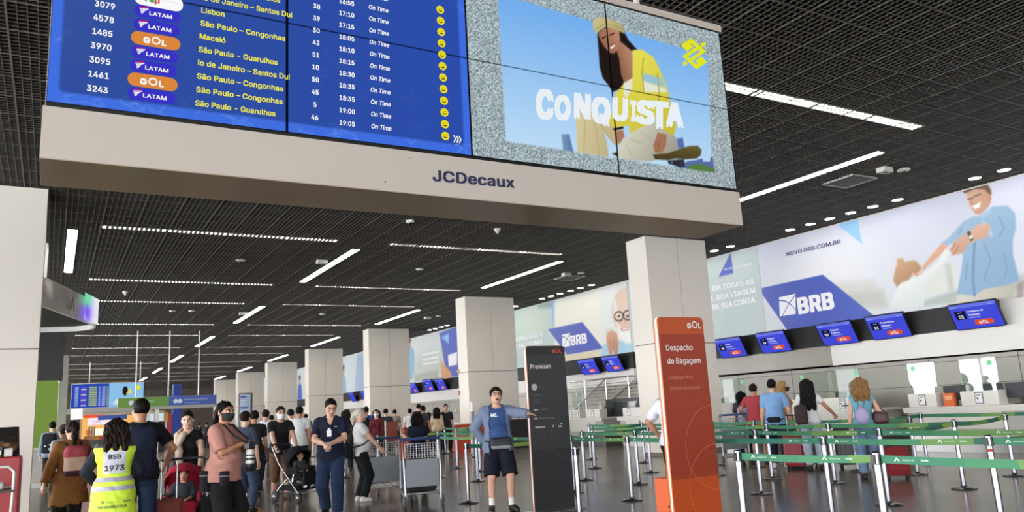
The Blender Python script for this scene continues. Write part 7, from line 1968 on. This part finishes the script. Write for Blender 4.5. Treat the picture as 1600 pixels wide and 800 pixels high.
mb = MB(); mb.box((p[0]-.13, p[1], 0), (p[0]+.13, p[1]+.2, 2.0), DBLK, .02); obj('stand', mb, t)
mb = MB(); mb.box((p[0]-.20, p[1]-.04, 2.0), (p[0]+.20, p[1]+.03, 2.40), glow('overbright_screen', 'fafcff', 1.3), .01); obj('screen', mb, t)
p = at(386, 680, 31.0)
t = thing('information_board', 'standing blue and white information board between the photographer and the masked father', 'information board', (p[0], p[1], 0))
fi = Frame((p[0]-.30, p[1], .9), (1, 0, 0), (0, 0, 1)); mb = MB(); mb.rrect(fi, -.03, -.90, .50, 1.78, .02, 0, mat('board_frame_dark', '33363c', .4), -.08); obj('board_frame', mb, t)
mb = MB(); mb.rrect(fi, 0, 0, .42, 1.74, .01, .004, mat('board_pale_blue', 'a9b8d2', .5)); rs = random.Random(9)
for k in range(11): w_ = rs.uniform(.15, .34); mb.flat(fi, [(.03, 1.6-k*.14), (.03+w_, 1.6-k*.14), (.03+w_, 1.66-k*.14), (.03, 1.66-k*.14)], .007, SW_ if k % 3 else SBLUE)
obj('board_face', mb, t)
p = at(613, 690, 21.0)
t = thing('queue_sign', 'brown red notice board on a white post left of the luggage carts', 'sign', (p[0], p[1], 0))
mb = MB(); mb.box((p[0]-.16, p[1], .80), (p[0]+.15, p[1]+.03, 1.30), mat('notice_brown_red', '8a3a24', .5), .004); obj('notice_panel', mb, t)
mb = MB(); mb.tube([(p[0]-.18, p[1]+.02, 0), (p[0]-.18, p[1]+.02, 1.34)], .022, RW, 8); mb.lathe([(.16, 0), (.16, .015), (.03, .03)], (p[0]-.18, p[1]+.02, 0), RW, 20); obj('post', mb, t)
p = at(740, 660, 25.5)
t = thing('sanitiser_stand', 'slim white and black dispenser stand left of the man in the grey blue jacket', 'stand', (p[0], p[1], 0))
mb = MB(); mb.box((p[0]-.05, p[1], 0), (p[0]+.05, p[1]+.1, 1.45), mat('stand_grey', '8e9196', .4), .01); mb.box((p[0]-.16, p[1]-.1, 0), (p[0]+.16, p[1]+.2, .03), DBLK); obj('stand_post', mb, t)
mb = MB(); mb.lathe([(.07, 1.45), (.075, 1.5), (.07, 1.72), (.04, 1.78)], (p[0], p[1]+.05, 0), mat('dispenser_white', 'e8e6e4', .4), 14); obj('dispenser', mb, t)
# small boxes on the second pillar's bright side
for i, (px, py, c_, hh, nm) in enumerate(((717, 580, 'c9a74c', .12, 'small yellow box high on the side of the second pillar'), (718, 614, 'b8604c', .16, 'small red box in the middle of the side of the second pillar'), (713, 641, '9cc48c', .16, 'small green notice low on the side of the second pillar'))):
    w = onX(px, py, 14.1); o = thing('wall_box', nm, 'wall box', (14.08, float(w[1]), float(w[2])-hh/2))
    mb = MB(); mb.box((14.05, w[1]-.06, w[2]-hh/2), (14.1, w[1]+.06, w[2]+hh/2), mat('wallbox_'+c_, c_, .5), .006); obj('box_body', mb, o)
    mb = MB(); mb.box((14.046, w[1]-.03, w[2]-hh/4), (14.05, w[1]+.03, w[2]+hh/4), mat('wallbox_face', 'd6cfc4', .5)); obj('box_face', mb, o)

# yellow guide strip in the floor
a_, b_ = onZ(296, 748, 0), onZ(412, 803, 0); d = (b_-a_)/np.linalg.norm(b_-a_); nn = np.array([-d[1], d[0], 0])*.11
mb = MB(); a2 = a_-d*6; b2 = b_+d*4
mb.raw([a2+nn+[0, 0, .002], a2-nn+[0, 0, .002], b2-nn+[0, 0, .002], b2+nn+[0, 0, .002]], [(0, 1, 2, 3)], mat('guide_strip_yellow', 'b58a24', .45)); struct('trim_1', mb)

# ------------------------------------------------------------------ ceiling devices
DEV = mat('device_white', 'c9c6c1', .45)
def ceil_dev(px, py, label, kind):
    p = onZ(px, py, HC-.02); x, y = float(p[0]), float(p[1])
    t = thing({'dome': 'dome_camera', 'bell': 'ceiling_sensor', 'disc': 'smoke_detector', 'box': 'ceiling_box'}[kind], label, {'dome': 'camera', 'bell': 'sensor', 'disc': 'smoke detector', 'box': 'ceiling box'}[kind], (x, y, HC-.1))
    if kind == 'dome':
        mb = MB(); mb.lathe([(.10, HC), (.10, HC-.04), (.07, HC-.055)], (x, y, 0), DEV, 20); obj('mount', mb, t); mb = MB(); mb.lathe([(.062, HC-.05), (.058, HC-.085), (.035, HC-.11), (.004, HC-.118)], (x, y, 0), mat('dome_black', '0e0e10', .1), 18); obj('dome', mb, t)
    elif kind == 'bell':
        mb = MB(); mb.lathe([(.09, HC), (.09, HC-.03), (.045, HC-.09), (.025, HC-.14), (.004, HC-.145)], (x, y, 0), DEV, 18); obj('sensor_body', mb, t); mb = MB(); mb.lathe([(.094, HC-.0), (.094, HC-.012)], (x, y, 0), JOINT, 18); obj('mount_ring', mb, t)
    elif kind == 'disc':
        mb = MB(); mb.lathe([(.13, HC), (.13, HC-.03), (.08, HC-.05), (.004, HC-.052)], (x, y, 0), DEV, 18); obj('detector_body', mb, t); mb = MB(); mb.lathe([(.05, HC-.05), (.05, HC-.062), (.004, HC-.064)], (x, y, 0), JOINT, 14); obj('sensor_eye', mb, t)
    else:
        mb = MB(); mb.box((x-.15, y-.1, HC-.10), (x+.15, y+.1, HC+.01), DEV, .01); obj('box_body', mb, t); mb = MB(); mb.lathe([(.04, HC-.10), (.035, HC-.13), (.004, HC-.135)], (x, y, 0), JOINT, 12); obj('box_lens', mb, t)
ceil_dev(641, 346, 'white dome camera under the big display, left one of two devices', 'dome'); ceil_dev(777, 358, 'white bell shaped ceiling sensor under the big display', 'bell')
for px, py, k, nm in ((376, 407, 'disc', 'round white smoke detector, left of the middle light line'), (503, 408, 'box', 'white ceiling box beside the middle light line'), (656, 421, 'disc', 'round white smoke detector between the two light lines'), (380, 489, 'box', 'white ceiling box beside the second light line'), (270, 486, 'disc', 'round white detector, left one of a pair'), (300, 486, 'disc', 'round white detector, right one of a pair'),
                      (885, 428, 'box', 'white ceiling box left of the nearest pillar top'), (908, 427, 'disc', 'round white detector left of the nearest pillar top'), (668, 496, 'box', 'white ceiling box left of the second pillar top'), (685, 494, 'disc', 'round white detector left of the second pillar top'),
                      (1382, 264, 'box', 'white ceiling box right of the big display, above the banner'), (1412, 266, 'disc', 'round white detector right of the big display, above the banner'), (504, 491, 'disc', 'round white detector between the two far light lines'), (196, 456, 'bell', 'small white sensor near the left edge of the ceiling')):
    ceil_dev(px, py, nm, k)
for px0, py0, nm in ((1328, 283, 'square white grille in the ceiling above the man banner'), (890, 434, 'square white grille in the ceiling left of the nearest pillar')):
    p = onZ(px0, py0, HC); x, y = float(p[0]), float(p[1])
    t = thing('ceiling_grille', nm, 'vent', (x, y, HC-.02)); mb = MB()
    for a_ in (-1, 1): mb.box((x-.42, y+a_*.40-.02, HC-.015), (x+.42, y+a_*.40+.02, HC+.02), DEV); mb.box((x+a_*.40-.02, y-.42, HC-.015), (x+a_*.40+.02, y+.42, HC+.02), DEV)
    obj('grille_frame', mb, t); mb = MB(); GRY = mat('grille_grey', '76736e', .5)
    for k in range(13): yy = y-.36+k*.06; mb.box((x-.39, yy-.012, HC-.012), (x+.39, yy+.012, HC+.01), GRY)
    obj('grille_slats', mb, t)
